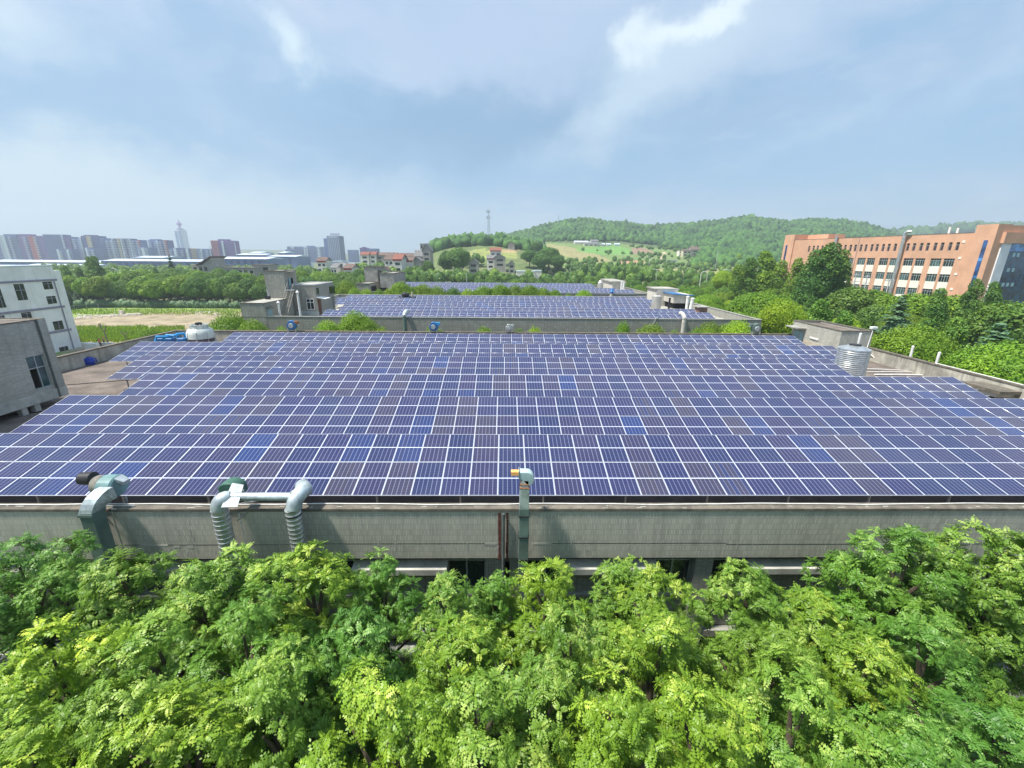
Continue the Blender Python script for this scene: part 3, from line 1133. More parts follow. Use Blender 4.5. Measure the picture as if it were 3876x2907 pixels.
MB().box(BX - .2, BX + .09, yp, byf, 11.95, ztb + .02).build('pilaster', TILES, blk)
MB().box(BX - .3, BX + .06, 12.95, yp, 11.38, 11.95).box(X0 + .4, BX - .3, 12.95, byf, 11.38, 11.96).box(BX - .3, BX + .12, yp, byf + .03, 11.38, 11.952).build('base_beam', CONC_L, blk, bevel=.015)
MB().box(X0 + .4, BX - .28, 12.9, byf, ztb - .12, ztb - .02).build('roof', ROOFM, blk)
ring(MB(), X0 + .4, BX + .05, 12.9, byf + .03, ztb, ztb + .06, .2).build('roof_edge', CAP, blk)
for yy in (14.5, 17.5, 20.5, 23.2, 23.9):
    MB().box(BX - .32, BX - .02, yy, yy + .3, ROOFZ, 11.38).build('support', CONC_L, blk)
    MB().box(BX - 4, BX - 3.7, yy, yy + .3, ROOFZ, 11.38).build('support', CONC_L, blk)
f_ = MB()
yA, yB = w0[1], w1[1]
for (a, b_, c_, d_) in ((yA, yB, wz1 - .05, wz1), (yA, yB, wz0, wz0 + .05), (yA, yB, wz0 + 1.22, wz0 + 1.27)):
    f_.box(BX - .16, BX - .10, a, b_, c_, d_)
for y_ in (yA, (yA + yB) / 2, yB - .05):
    f_.box(BX - .158, BX - .102, y_, y_ + .05, wz0 + .05, wz1 - .05)
wf = f_.build('window', WFRAME, blk)
ym = (yA + yB) / 2
MB().quad((BX - .13, yA, wz0 + 1.24), (BX - .13, yB, wz0 + 1.24), (BX - .13, yB, wz1), (BX - .13, yA, wz1)).quad((BX - .13, ym, wz0), (BX - .13, yB, wz0), (BX - .13, yB, wz0 + 1.24), (BX - .13, ym, wz0 + 1.24)).build('pane', GTEAL, wf)
MB().box(BX - 2.8, BX - 2.7, 19, byf - .4, 12, 15.6).build('inner_wall', CONC_D, blk)
m_ = MB().tube([(BX + .05, yp - .06, ztb), (BX + .05, yp - .06, 11.4)], .04, 8).build('downpipe', MATS['grey_pipe'], blk, True)

# penthouse on the right of the near roof
XR = X1 - .05
pr = px(3306, 1256.5, X=XR)
YF = pr[1]
pn = px(3187, 1253, Y=YF)
XW = pn[0]
pf = px(3005, 1213.6, X=XW)
ZP = pn[2]
YBk = min(pf[1], Y1 + 6)
print('penthouse', XW, YF, YBk, ZP, pf)
ph = thing('penthouse', 'low grey tiled penthouse with flat roof at the right rear corner of the near roof', 'penthouse', (XW + 2, YF + 3, ROOFZ))
m_ = MB()
m_.box(XW, XW + .2, YF, YBk, 11.9, ZP - .04).box(XW + .2, XR, YF, YF + .2, 11.9, ZP - .04).box(XW + .2, XR, YBk - .2, YBk, ROOFZ, ZP - .04).box(XR - .2, XR, YF + .2, YBk - .2, ROOFZ, ZP - .04)
m_.build('wall', TILES, ph)
MB().box(XW - .03, XW + .2, YF - .03, YBk - 2.0, ROOFZ, 11.9).box(XW + .2, XR, YF - .03, YF + .2, ROOFZ, 11.9).build('plinth', mat('buff_plinth', (0.42, 0.37, 0.29), 0.9, 0.2, 1, streak=.4), ph)
ring(MB(), XW - .04, XR + .04, YF - .04, YBk + .04, ZP - .04, ZP + .04, .28).build('roof_edge', CAP, ph)
MB().box(XW + .2, XR - .2, YF + .2, YBk - .2, ZP - .4, ZP - .22).build('roof', ROOFM, ph)
d_ = MB().box(XW - .04, XW - .002, YBk - 1.9, YBk - .5, ROOFZ, ZP - .95)
dd = d_.build('door', DOORB, ph)
MB().box(XW - .06, XW - .04, YBk - 1.22, YBk - 1.18, ROOFZ, ZP - .97).build('handle', STEEL, dd)
MB().box(XW - .9, XW + .02, YBk - 2.2, YBk - .1, ZP - .62, ZP - .5).build('canopy', CONC, ph, bevel=.01)
MB().bar((XW - .03, YBk - 4.2, ZP - 1.35), (XW - .03, YBk - 3.0, ZP - 1.3), .12, .14).build('wall_lamp', WPVC, ph)

# parapet box near the right edge of the roof
q0, q1 = px(3700, 1456, X=X1 - .4), px(3780, 1478, X=X1 - .4)
m_ = MB().box(X1 - 1.55, X1 - .29, q1[1] - .9, q1[1] + 1.1, ROOFZ + .3, 11.55)
pbx = thing('parapet_vent', 'boxy concrete vent housing with open front against the right parapet', 'vent', (X1 - 1, q1[1], ROOFZ))
m_.build('housing', CONC_L, pbx)
MB().box(X1 - 1.75, X1 - .28, q1[1] - 1.2, q1[1] + 1.3, 11.55, 11.75).build('cover', CAP, pbx)
MB().box(X1 - 1.5, X1 - .5, q1[1] - .91, q1[1] - .8, ROOFZ + .36, 11.5).build('opening', CONC_L, pbx)


# far factory roofs
def far_block(n_, Yf, Yb, x0, x1, zt, lab):
    t_ = thing('factory_building', lab, 'building', (0, Yf, 0))
    ring(MB(), x0, x1, Yf, Yb, 0, zt - .08, .3).build('wall', TILEF, t_)
    ring(MB(), x0 - .04, x1 + .04, Yf - .04, Yb + .04, zt - .08, zt, .4).build('parapet_cap', TILEF, t_)
    MB().box(x0 + .3, x1 - .3, Yf + .3, Yb - .3, zt - 1.6, zt - 1.2).build('roof', ROOFL, t_)
    m_ = MB()
    x_ = x0 + 2
    while x_ < x1 - 3:
        m_.box(x_, x_ + 2.6, Yf - .02, Yf + .02, zt - 4.3, zt - 3.3)
        x_ += 3.4
    m_.build('window', GDARK, t_)
    m_ = MB()
    x_ = x0 + 20
    while x_ < x1 - 8:
        if rnd.random() < .75:
            h_ = rnd.uniform(.15, .7)
            m_.box(x_, x_ + rnd.uniform(.06, .3), Yf - .014, Yf + .01, zt - 3.15, zt - 3.1 + h_)
        x_ += rnd.uniform(.2, 1.7)
    m_.build('bare_plaster', CONC_L, t_)
    return t_


b2 = far_block(0, 54.9, 87.5, -33.75, 33.6, 12.38, 'grey tiled factory block with solar roof directly behind the near building')
b3 = far_block(1, 97.8, 129, -34, 33.4, 12.15, 'farthest grey factory block with solar roof beyond the clipped tree line')


def pipe(name, base, top, r, m, lab, cat, group=None, extra=None):
    t_ = thing(name, lab, cat, tuple(base), group)
    MB().tube([base, top], r, 12).build('pipe', m, t_, True)
    if extra:
        extra(t_)
    return t_


# stair block of the second building
h2 = lambda cx, cy: (600 + cx * .27125, 980 + cy * .27125)
g1 = lambda cx, cy: (1150 + cx * .22604, 880 + cy * .22604)
sb = thing('stair_tower', 'grey two part stair tower with steel outside stairs on the second factory roof', 'stair tower', (-30, 60, 12))
zl = 13.98
tf = px(*h2(1520, 548), z=zl)
Yt = tf[1]
xa, xb = px(*h2(1500, 400), Y=Yt)[0], px(*h2(1770, 400), Y=Yt)[0]
ztw = px(*h2(1700, 172), Y=Yt)[2]
Ytb = px(*h2(1930, 300), X=xb)[1]
print('tower', Yt, xa, xb, ztw, Ytb)
xl0, xl1 = px(*h2(1150, 700), Y=54.9)[0], px(*h2(1485, 700), Y=54.9)[0]
m_ = MB().box(xl0, xl1, 54.88, Yt + .5, 10, zl)
m_.build('low_wall', TILEF, sb)
ring(MB(), xl0 - .05, xl1 + .05, 54.83, Yt, zl, zl + .08, .2).build('low_roof_edge', CAP, sb)
MB().box(xl0 + .15, xl1 - .15, 55.0, Yt, zl + .001, zl + .03).build('low_roof', ROOFL, sb)
MB().box(xa, xb, Yt, Ytb, 11, ztw).build('tower_wall', TILEF, sb)
ring(MB(), xa - .06, xb + .06, Yt - .06, Ytb + .06, ztw, ztw + .1, .3).build('tower_cap', CAP, sb)
MB().box(xa + .24, xb - .24, Yt + .24, Ytb - .24, ztw + .001, ztw + .04).build('tower_roof', ROOFL, sb)
# doorway and canopy of the tower's east face
yd = px(*h2(1840, 350), X=xb)[1]
zd0, zd1 = px(*h2(1840, 430), X=xb)[2], px(*h2(1840, 268), X=xb)[2]
dr = MB().box(xb - .05, xb + .02, yd - .55, yd + .9, zd0, zd1).build('doorway', BLACK, sb)
MB().box(xb + .02, xb + .06, yd - .45, yd + .15, zd0, zd1).build('door', DOORB, sb)
MB().box(xb - .02, xb + .7, yd - 1.0, yd + 1.0, zd1 + .9, zd1 + 1.02).build('canopy', CONC, sb)
# second block
cb = px(*g1(240, 1385), z=11.4)
Yc = cb[1]
xc1 = cb[0]
xc0 = xb
zc1 = px(*g1(190, 885), Y=Yc)[2]
Ycb = px(*g1(485, 845), X=xc1)[1]
print('block2', Yc, xc1, zc1, Ycb)
MB().box(xc0, xc1, Yc, Ycb, 10.8, zc1).build('block_wall', TILEF, sb)
ring(MB(), xc0 + .02, xc1 + .04, Yc - .04, Ycb + .04, zc1, zc1 + .14, .2).build('block_parapet', mat('pale_trim', (0.5, 0.52, 0.52), 0.7, .1, 2), sb)
MB().box(xc0 + .2, xc1 - .2, Yc + .2, Ycb - .2, zc1 + .002, zc1 + .05).build('block_roof', ROOFL, sb)


def cross_window(parent, x0, x1, z0, z1, yy, fm_, gm_, face='y'):
    f_ = MB()
    wd = .07
    if face == 'y':
        bx = lambda a, b_, c_, d_: f_.box(a, b_, yy - .04, yy + .01, c_, d_)
    else:
        bx = lambda a, b_, c_, d_: f_.box(yy - .01, yy + .04, a, b_, c_, d_)
    bx(x0, x1, z0, z0 + wd)
    bx(x0, x1, z1 - wd, z1)
    bx(x0, x0 + wd, z0 + wd, z1 - wd)
    bx(x1 - wd, x1, z0 + wd, z1 - wd)
    xm = (x0 + x1) / 2
    bx(xm - wd / 2, xm + wd / 2, z0 + wd, z1 - wd)
    zm = z1 - (z1 - z0) * .33
    if face == 'y':
        f_.box(x0 + wd, xm - wd / 2, yy - .035, yy + .005, zm - wd / 2, zm + wd / 2).box(xm + wd / 2, x1 - wd, yy - .035, yy + .005, zm - wd / 2, zm + wd / 2)
    else:
        f_.box(yy - .005, yy + .035, x0 + wd, xm - wd / 2, zm - wd / 2, zm + wd / 2).box(yy - .005, yy + .035, xm + wd / 2, x1 - wd, zm - wd / 2, zm + wd / 2)
    o = f_.build('window', fm_, parent)
    p_ = MB()
    if face == 'y':
        p_.quad((x0, yy - .012, z0), (x1, yy - .012, z0), (x1, yy - .012, z1), (x0, yy - .012, z1))
    else:
        p_.quad((yy + .012, x0, z0), (yy + .012, x1, z0), (yy + .012, x1, z1), (yy + .012, x0, z1))
    p_.build('pane', gm_, o)
    return o


a_, b_ = px(*g1(38, 1110), Y=Yc), px(*g1(164, 1110), Y=Yc)
b_[2] = px(*g1(100, 1290), Y=Yc)[2]
MB().box(xl1, xl1 + .04, 55.4, 56.5, 11.3, 13.3).build('low_door', DOORB, sb)
MB().box(xl1, xl1 + .5, 55.1, 56.9, 13.35, 13.45).build('low_canopy', CAP, sb)
cross_window(sb, a_[0], b_[0], b_[2], a_[2], Yc, WWHITE, GDARK)
# east face door under an awning, small windows
yd = px(*g1(270, 1280), X=xc1)[1]
MB().box(xc1, xc1 + .04, yd - .45, yd + .55, 11.4, 13.6).build('brown_door', DOORR, sb)
MB().prism([(xc1, yd - .9, 14.0), (xc1, yd + 1.1, 14.0), (xc1 + 1.3, yd + 1.1, 13.75), (xc1 + 1.3, yd - .9, 13.75)], (0, 0, .06)).build('awning', WWHITE, sb)
MB().box(xc1, xc1 + .03, yd - .45, yd + .35, 14.4, 15.3).build('window', GDARK, sb)
y2 = px(*g1(480, 1080), X=xc1)[1]
MB().box(xc1, xc1 + .03, y2 - 1.0, y2 + 1.3, 14.0, 15.2).build('window', GDARK, sb)
lv = MB()
for k in range(9):
    lv.box(xc1, xc1 + .12, y2 - .2, y2 + 1.5, 11.9 + k * .19, 11.98 + k * .19)
lv.build('louvre', CONC, sb)
MB().box(xc0 + .3, xc1 + .03, Yc - .05, Yc, 10.9, 12.0).box(xc1, xc1 + .03, Yc, Ycb - 1, 10.9, 11.9).build('plinth', mat('pale_plinth', (0.42, 0.46, 0.45), 0.8, .2, 1, streak=.5), sb)
# outside steel stairs
st = MB()
top = px(*h2(1850, 430), X=xb + .75)
bot = px(*h2(1760, 770), z=12.15)
N = 20
d_ = bot - top
sd = np.array([d_[1], -d_[0], 0]) / np.hypot(d_[0], d_[1]) * .42
for s_ in (-1, 1):
    st.bar(top + sd * s_, bot + sd * s_, .05, .16)
    st.bar(top + sd * s_ + (0, 0, .9), bot + sd * s_ + (0, 0, .9), .035, .035)
    for k in range(0, N + 1, 4):
        p_ = top + d_ * k / N + sd * s_
        st.bar(p_, p_ + (0, 0, .9), .035, .035)
STG = mat('stair_grey', (.27, .26, .23), .7, .2, 2)
stairs = st.build('stair_rail', STG, sb)
st = MB()
MB().box(xb, top[0] + .5, top[1] - .4, top[1] + 1.3, top[2] - .1, top[2]).build('landing', STEEL, sb)
for k in range(1, N):
    p_ = top + d_ * k / N
    st.obox(p_, sd / .42, np.array([sd[1], -sd[0], 0]) / .42, (0, 0, 1), .80, .20, .03)
st.build('stair_tread', STG, sb)

# white vent pipes by the tower
for (bp, tp, r_, lab, mm) in (((h2(1975, 785)), (h2(1938, 470)), .13, 'tall white vent pipe before the tower window on the second roof', WPVC),
                              ((h2(1692, 785)), (h2(1672, 615)), .13, 'short white vent pipe left of the tower stairs', WPVC)):
    p_ = px(*bp, z=12.3)
    q_ = px(*tp, Y=p_[1])
    t_ = thing('vent_pipe', lab, 'vent pipe', (p_[0], p_[1], 11.2), 'vent pipes on the second roof')
    MB().tube([(q_[0], p_[1], 11.2), (q_[0], p_[1], q_[2])], r_, 12).build('pipe', mm, t_, True)
    MB().lathe([(r_ * 1.7, 0), (r_ * 1.7, .05), (.02, .3)], (q_[0], p_[1], q_[2]), 12).build('cap', mm, t_)
p_ = px(*h2(1547, 560), z=14.05)
t_ = thing('vent_pipe', 'thin grey vent pipe on the low roof at the left foot of the tower', 'vent pipe', tuple(p_), 'vent pipes on the second roof')
MB().tube([p_, (p_[0] - .15, p_[1], px(*h2(1535, 420), Y=p_[1])[2])], .07, 10).build('pipe', STEEL, t_, True)
MB().box(p_[0] - .5, p_[0] + .1, p_[1] - .2, p_[1] + .2, p_[2], p_[2] + .4).build('base_box', BLACKM, t_)

# stair block of the third building
g1b = lambda cx, cy: (1150 + cx * .22604, 880 + cy * .22604)
s3 = thing('stair_tower', 'plain grey stair tower with a dark doorway on the farthest factory roof', 'stair tower', (-30, 100, 12))
Y3 = 99.5
for (l, r_, tp, bt, yy, dep, nm, mm) in ((870, 1100, 862, 1000, 98.4, 8, 'low_wall', TILEF), (1005, 1225, 580, 1000, 106.5, 4.5, 'tower_wall', CONC), (1270, 1500, 690, 1050, 103.0, 12, 'block_wall', CONC)):
    p_, q_ = px(*g1b(l, tp), Y=yy), px(*g1b(r_, tp), Y=yy)
    MB().box(p_[0], q_[0], yy, yy + dep, 10.8, p_[2]).build(nm, mm, s3)
    ring(MB(), p_[0] - .08, q_[0] + .08, yy - .08, yy + dep + .08, p_[2], p_[2] + .15, .3).build('roof_edge', CAP, s3)
    if nm == 'tower_wall':
        MB().box(q_[0] + .001, q_[0] + .10, yy + 1.2, yy + 2.4, p_[2] - 5.2, p_[2] - 1.6).build('doorway', GTEAL, s3)
        MB().box(q_[0], q_[0] + 1.0, yy + .6, yy + 3, p_[2] - 1.0, p_[2] - .8).build('canopy', CAP, s3)
    if nm == 'block_wall':
        MB().box(q_[0] - 3.4, q_[0] - 1.6, yy - .03, yy + .01, 11, p_[2] - 3.2).build('opening', BLACK, s3)
    if nm == 'low_wall':
        MB().box(q_[0], q_[0] + .02, yy + 1, yy + 5, 11.5, p_[2] - .6).build('opening', BLACK, s3)

# penthouse + tank + pipes at the right end of the second roof
c2 = lambda cx, cy: (2300 + cx * .1808, 1080 + cy * .1808)
XE = 33.2
pr = px(*c2(1740, 240), X=XE)
yf = pr[1]
pn = px(*c2(1390, 190), Y=yf)
pfar = px(*c2(1190, 150), X=pn[0])
pfar2 = px(*c2(950, 115), X=pn[0])
zb = px(*c2(1380, 375), Y=yf)[2]
print('b2 penthouse', pn, pr, pfar, pfar2, zb)
t_ = thing('penthouse', 'pale penthouse with a blue sheet roof at the right end of the second factory roof', 'penthouse', (pn[0] + 2, yf + 3, 11))
xw = pn[0]
y1_ = min(pfar[1], 84)
y2_ = min(max(pfar2[1], y1_ + 3), 87)
PALEW = mat('pale_render', (0.50, 0.47, 0.42), 0.9, 0.15, .8, streak=.45)
MB().box(xw, XE, yf, y1_, zb, pn[2]).build('wall', PALEW, t_)
MB().box(xw - 1.4, XE - .5, y1_ + .01, y2_, 11, pn[2] + .5).build('rear_wall', PALEW, t_)
MB().box(xw + .3, XE - .3, yf + .5, y1_ - .1, 10.9, zb).build('recess', BLACK, t_)
MB().prism([(xw - .3, yf - .4, pn[2]), (XE + .5, yf - .4, pn[2] - .25), (XE + .5, yf - .4, pn[2] - .1), (xw - .3, yf - .4, pn[2] + .15)], (0, y1_ - yf + .4, 0)).build('roof', BLUER, t_)
MB().box(xw - 1.7, XE - .3, y1_ + .05, y2_ + .2, pn[2] + .5, pn[2] + .65).build('rear_roof', ROOFL, t_)


def tank(name, cx, yy, r_, z0, z1, m, lab, ribs=0, cone=.25, lid=True, grp=None, leg=0.0):
    t_ = thing(name, lab, 'water tank', (cx, yy, z0), grp)
    prof = []
    n = 96 if ribs else 4
    for k in range(n + 1):
        z = z0 + (z1 - z0) * k / n
        rr = r_
        if ribs:
            rr = r_ * (1 - .03 * (1 - abs(math.sin(math.pi * ribs * k / n)) ** .7)) if 0 < k < n else r_ * .985
        prof.append((rr, z))
    MB().lathe(prof, (cx, yy, 0), 40).build('shell', m, t_, True)
    MB().lathe([(r_ * 1.0, z1 - .012), (r_ * 1.01, z1), (r_ * .36, z1 + cone), (.01, z1 + cone + .01)], (cx, yy, 0), 40).build('top', m, t_, True)
    if lid:
        MB().lathe([(r_ * .36, z1 + cone - .04), (r_ * .38, z1 + cone + .07), (.01, z1 + cone + .085)], (cx, yy, 0), 24).build('lid', BLACKM, t_)
    if leg:
        MB().lathe([(r_ * .92, z0 - leg), (r_ * .95, z0 - .003)], (cx, yy, 0), 24).build('plinth', BLACKM, t_)
    return t_


tk = px(3227, 1350, Y=31.0)
zt_ = px(3227, 1327, Y=30.2)[2]
tank('water_tank', tk[0], 31.0, 1.03, 11.55, zt_, STEEL, 'shiny ribbed steel water tank beside the near solar panels and penthouse', ribs=14, leg=.6)
BEIGE = mat('dull_steel_tank', (0.48, 0.46, 0.42), 0.45, 0.12, 2, metal=.4)
yk = 70.0
a_, b_ = px(*c2(915, 430), Y=yk), px(*c2(1133, 230), Y=yk)
tank('water_tank', (a_[0] + b_[0]) / 2, yk, (b_[0] - a_[0]) / 2, 11.0, b_[2], BEIGE, 'dull beige steel water tank on the second factory roof', cone=.3, lid=True)
c3 = lambda cx, cy: (2050 + cx * .22604, 780 + cy * .22604)
yk = 113.0
a_, b_ = px(*c3(936, 1370), Y=yk), px(*c3(1035, 1285), Y=yk)
tank('water_tank', (a_[0] + b_[0]) / 2, yk, (b_[0] - a_[0]) / 2, 11.0, b_[2], BEIGE, 'beige water tank with conical top on the farthest factory roof', cone=.7, lid=False)
pn = px(*c3(1190, 1275), Y=112)
pr = px(*c3(1345, 1275), Y=112)
t_ = thing('penthouse', 'small pale penthouse beside the conical tank on the farthest factory roof', 'penthouse', tuple(pn))
MB().box(pn[0], pr[0] + .5, 112, 124, 10.9, pn[2]).build('wall', PALEW, t_)
MB().box(pn[0] - .4, pr[0] + .9, 111.6, 124.4, pn[2], pn[2] + .3).build('roof', ROOFL, t_)
for (bx_, ty, xx, yy, lab, r_) in ((1, 235, 1683, 68.0, 'white vent pipe close to the blue roofed penthouse', .22), (2, 275, 1783, 66.0, 'thick white vent pipe right of the blue roofed penthouse', .24)):
    tp = px(*c2(xx, ty), Y=yy)
    t_ = thing('vent_pipe', lab, 'vent pipe', (tp[0], yy, 11), 'vent pipes on the second roof')
    MB().tube([(tp[0] + (-.3 if bx_ == 2 else 0), yy, 11), (tp[0], yy, tp[2])], r_, 12).build('pipe', WPVC, t_, True)
    MB().lathe([(r_ * 1.25, -.15), (r_ * 1.25, .05), (.02, .12)], (tp[0], yy, tp[2]), 12).build('cap', WPVC, t_)
tp = px(*c2(1305, 265), Y=66)
t_ = thing('vent_pipe', 'black flue pipe before the blue roofed penthouse', 'vent pipe', (tp[0], 66, 11), 'vent pipes on the second roof')
MB().tube([(tp[0], 66, 11), (tp[0], 66, tp[2])], .16, 10).build('pipe', BLACKM, t_, True)
MB().lathe([(.19, -.1), (.19, .02), (.02, .04)], (tp[0], 66, tp[2]), 10).build('cap', BLACKM, t_)
a_, b_ = px(*c2(1915, 560), Y=60.5), px(*c2(2095, 470), Y=60.5)
t_ = thing('equipment_box', 'low rusty equipment cabinet at the right end of the second factory roof', 'cabinet', (a_[0], 60.5, 11))
MB().box(a_[0], b_[0], 60.5, 62, 11, b_[2]).build('body', mat('rusty_cabinet', (.20, .12, .09), .8, .4, 3), t_)
MB().box(a_[0] - .2, b_[0] + .2, 60.3, 62.2, b_[2], b_[2] + .15).build('lid', ROOFL, t_)
for (xx, zz0, zz1, yy, lab) in ((1345, 1380, 1262, 110, 'white vent pipe by the penthouse on the farthest roof'), (1380, 1385, 1275, 109, 'rightmost white vent pipe on the farthest roof')):
    tp = px(*c3(xx, zz1), Y=yy)
    t_ = thing('vent_pipe', lab, 'vent pipe', (tp[0], yy, 11), 'vent pipes on the farthest roof')
    MB().tube([(tp[0], yy, 11), (tp[0], yy, tp[2])], .25, 10).build('pipe', WPVC, t_, True)
    MB().lathe([(.3, -.1), (.3, .02), (.02, .06)], (tp[0], yy, tp[2]), 10).build('cap', WPVC, t_)


# ducts down the fronts of the farther blocks
def goose(name, x_, yw, zt, zb_, r_, m, lab, turn=1, m2=None, grp='ducts on the second factory front'):
    t_ = thing(name, lab, 'duct', (x_, yw - .5, zb_), grp)
    MB().tube([(x_, yw - .5, zb_), (x_, yw - .5, zt - .5)], r_, 14).build('riser', m, t_, True)
    pts = [(x_ + turn * .25 * (1 - math.cos(a)), yw - .5 + .6 * math.sin(a) * .5 + .4 * (1 - math.cos(a)), zt - .5 + .55 * math.sin(a)) for a in np.linspace(0, math.pi * .62, 8)]
    MB().tube(pts, [r_ * 1.05] * 7 + [r_ * .95], 14).build('elbow', m2 or m, t_, True)
    MB().lathe([(r_ * 1.15, -.06), (r_ * 1.15, .06)], (x_, yw - .5, zt - .5), 14).build('collar', m2 or m, t_)
    return t_


a_ = px(1531, 1196, Y=54.4)
goose('exhaust_duct', a_[0], 54.9, px(1535, 1181, Y=54.4)[2], 2, .27, DUCTG, 'green exhaust duct with pale elbow on the second factory front wall', 1, DUCTP)
a_ = px(2590, 1210, Y=54.4)
goose('exhaust_duct', a_[0], 54.9, px(2585, 1190, Y=54.4)[2], 2, .25, RUSTY, 'rust streaked white exhaust duct with bent head on the second factory front', -1)
a_ = px(2484, 1212, Y=54.6)
t_ = thing('conduit', 'thin grey conduit hooked over the second factory parapet', 'conduit', (a_[0], 54.6, 8), None)
MB().tube([(a_[0] - .5, 54.75, 4), (a_[0] - .4, 54.75, 11.6), (a_[0] + .1, 54.75, 12.5), (a_[0] + .4, 55.2, 12.6)], .06, 8).build('pipe', STEEL, t_, True)
MB().box(a_[0] - .5, a_[0] - .3, 54.7, 54.8, 9, 9.1).build('clip', STEEL, t_)
a_ = px(2315, 1110, Y=97.3)
t_ = goose('exhaust_duct', a_[0], 97.8, px(2318, 1100, Y=97.3)[2], 5, .38, RUSTY, 'white duct with a blue fan head on the farthest factory front', 1, BLUEP, grp='ducts on the farthest factory')
t_ = thing('roof_fan', 'small black roof fan with yellow pipe among the far solar rows', 'fan', (0, 82, 12), None)
a_ = px(1555, 1121, Y=81)
b_ = px(1559, 1105, Y=81)
MB().tube([(b_[0], 81, 12.3), (b_[0], 81, b_[2])], .16, 10).build('pipe', mat('yellowed_pipe', (.55, .5, .32), .6, .1, 2), t_, True)
MB().lathe([(.5, 0), (.75, .25), (.75, .5), (.3, .8)], (a_[0] - 1.0, 81, 12.6), 12).build('housing', BLACKM, t_, True)
MB().box(a_[0] - 2.2, b_[0] + .8, 80.6, 81.4, 12.45, 12.6).build('stand', BLACKM, t_)

# ---------------- equipment on the near roof
# bottle shaped cooling tower
cy_ = 43.2
cxa, cxb = px(717, 1290, Y=cy_)[0], px(812, 1290, Y=cy_)[0]
cxm, cr_ = (cxa + cxb) / 2, (cxb - cxa) / 2 * .98
zz = lambda y_: px(765, y_, Y=cy_)[2]
ct = thing('cooling_tower', 'white bottle shaped cooling tower at the left rear of the near roof', 'cooling tower', (cxm, cy_, ROOFZ))
zt0, zsh, ztop, zband0, zband1 = zz(1290) + .1, zz(1253), zz(1228), zz(1288), zz(1278)
prof = [(cr_ * .98, zband1), (cr_ * .97, zz(1262)), (cr_ * .93, zsh), (cr_ * .80, (zsh + ztop) / 2 - .1), (cr_ * .62, ztop - .42), (cr_ * .59, ztop - .14), (cr_ * .63, ztop), (cr_ * .56, ztop), (cr_ * .56, ztop - .2)]
MB().lathe(prof, (cxm, cy_, 0), 36).build('shell', FRP, ct, True)
MB().lathe([(cr_ * .90, zband0 - .1), (cr_ * .90, zband1)], (cxm, cy_, 0), 36).build('louvre_band', mat('louvre_dark', (.12, .08, .10), .7, .2, 5), ct)
MB().lathe([(cr_ * .85, ROOFZ + .1), (cr_ * 1.03, zband0 - .45), (cr_ * 1.05, zband0 - .1), (cr_ * .9, zband0 - .1)], (cxm, cy_, 0), 36).build('basin', FRP, ct, True)
m_ = MB()
for k in range(8):
    a = 2 * math.pi * k / 8 + .3
    m_.tube([(cxm + math.cos(a) * r_ * 1.02, cy_ + math.sin(a) * r_ * 1.02, z) for r_, z in ((cr_, zband0 - .3), (cr_ * .98, zband1), (cr_ * .94, zsh), (cr_ * .63, ztop - .4), (cr_ * .64, ztop))], .03, 6)
m_.build('rib', STEEL, ct, True)
MB().lathe([(.3, ztop - .1), (.32, ztop + .18), (.05, ztop + .24)], (cxm, cy_, 0), 14).build('motor', BLACKM, ct, True)
m_ = MB()
for k in range(4):
    a = math.pi * k / 4
    m_.bar((cxm - math.cos(a) * cr_ * .6, cy_ - math.sin(a) * cr_ * .6, ztop), (cxm + math.cos(a) * cr_ * .6, cy_ + math.sin(a) * cr_ * .6, ztop), .05)
m_.build('grille', STEEL, ct)
# blue pipe frame
bp = thing('pipework', 'bright blue water pipework beside the white cooling tower', 'pipework', (px(640, 1290, Y=42)[0], 42, ROOFZ))
P = lambda x_, y_, Y_=42.0: px(x_, y_, Y=Y_)
m_ = MB()
q = [P(590, 1292, 41), P(592, 1275, 41), P(650, 1275, 41.6), P(672, 1265, 42.6), P(696, 1262, 43), P(703, 1280, 43), P(708, 1292, 43)]
m_.tube(q, .13, 12)
m_.build('main_pipe', BLUEPL, bp, True)
m_ = MB()
for (a, b_) in ((P(620, 1273, 41.3), P(622, 1295, 41.3)), (P(672, 1266, 42.6), P(674, 1295, 42.6)), (P(700, 1286, 43), P(722, 1284, 43)), (P(628, 1268, 41.5), P(660, 1271, 41.5))):
    m_.tube([a, b_], .10, 10)
m_.build('branch_pipe', BLUEPL, bp, True)
m_ = MB()
for xx in (605, 640, 685):
    p_ = P(xx, 1290, 41.8)
    m_.box(p_[0] - .35, p_[0] + .35, 41.7, 42.3, ROOFZ, p_[2] + .25)
m_.build('pump', BLUEP, bp, bevel=.05)
# blue barrels by the left parapet
for (xx, yy, lab, s_) in ((340, 1375, 'larger blue plastic drum standing by the left parapet of the near roof', .36), (354, 1368, 'smaller blue plastic drum standing behind another by the left parapet', .28)):
    p_ = px(xx, yy + 5, z=ROOFZ)
    t_ = thing('plastic_drum', lab, 'drum', tuple(p_), 'blue drums on the near roof')
    MB().lathe([(s_ * .8, 0), (s_, s_ * .12), (s_, s_ * .7), (s_ * 1.04, s_ * .75), (s_, s_ * .8), (s_, s_ * 1.5), (s_ * .75, s_ * 1.7), (s_ * .3, s_ * 1.75)], (p_[0], p_[1], p_[2]), 20).build('body', BLUEB, t_, True)
    MB().lathe([(s_ * .22, s_ * 1.75), (s_ * .2, s_ * 1.87)], (p_[0], p_[1], p_[2]), 10).build('cap', BLACKM, t_)
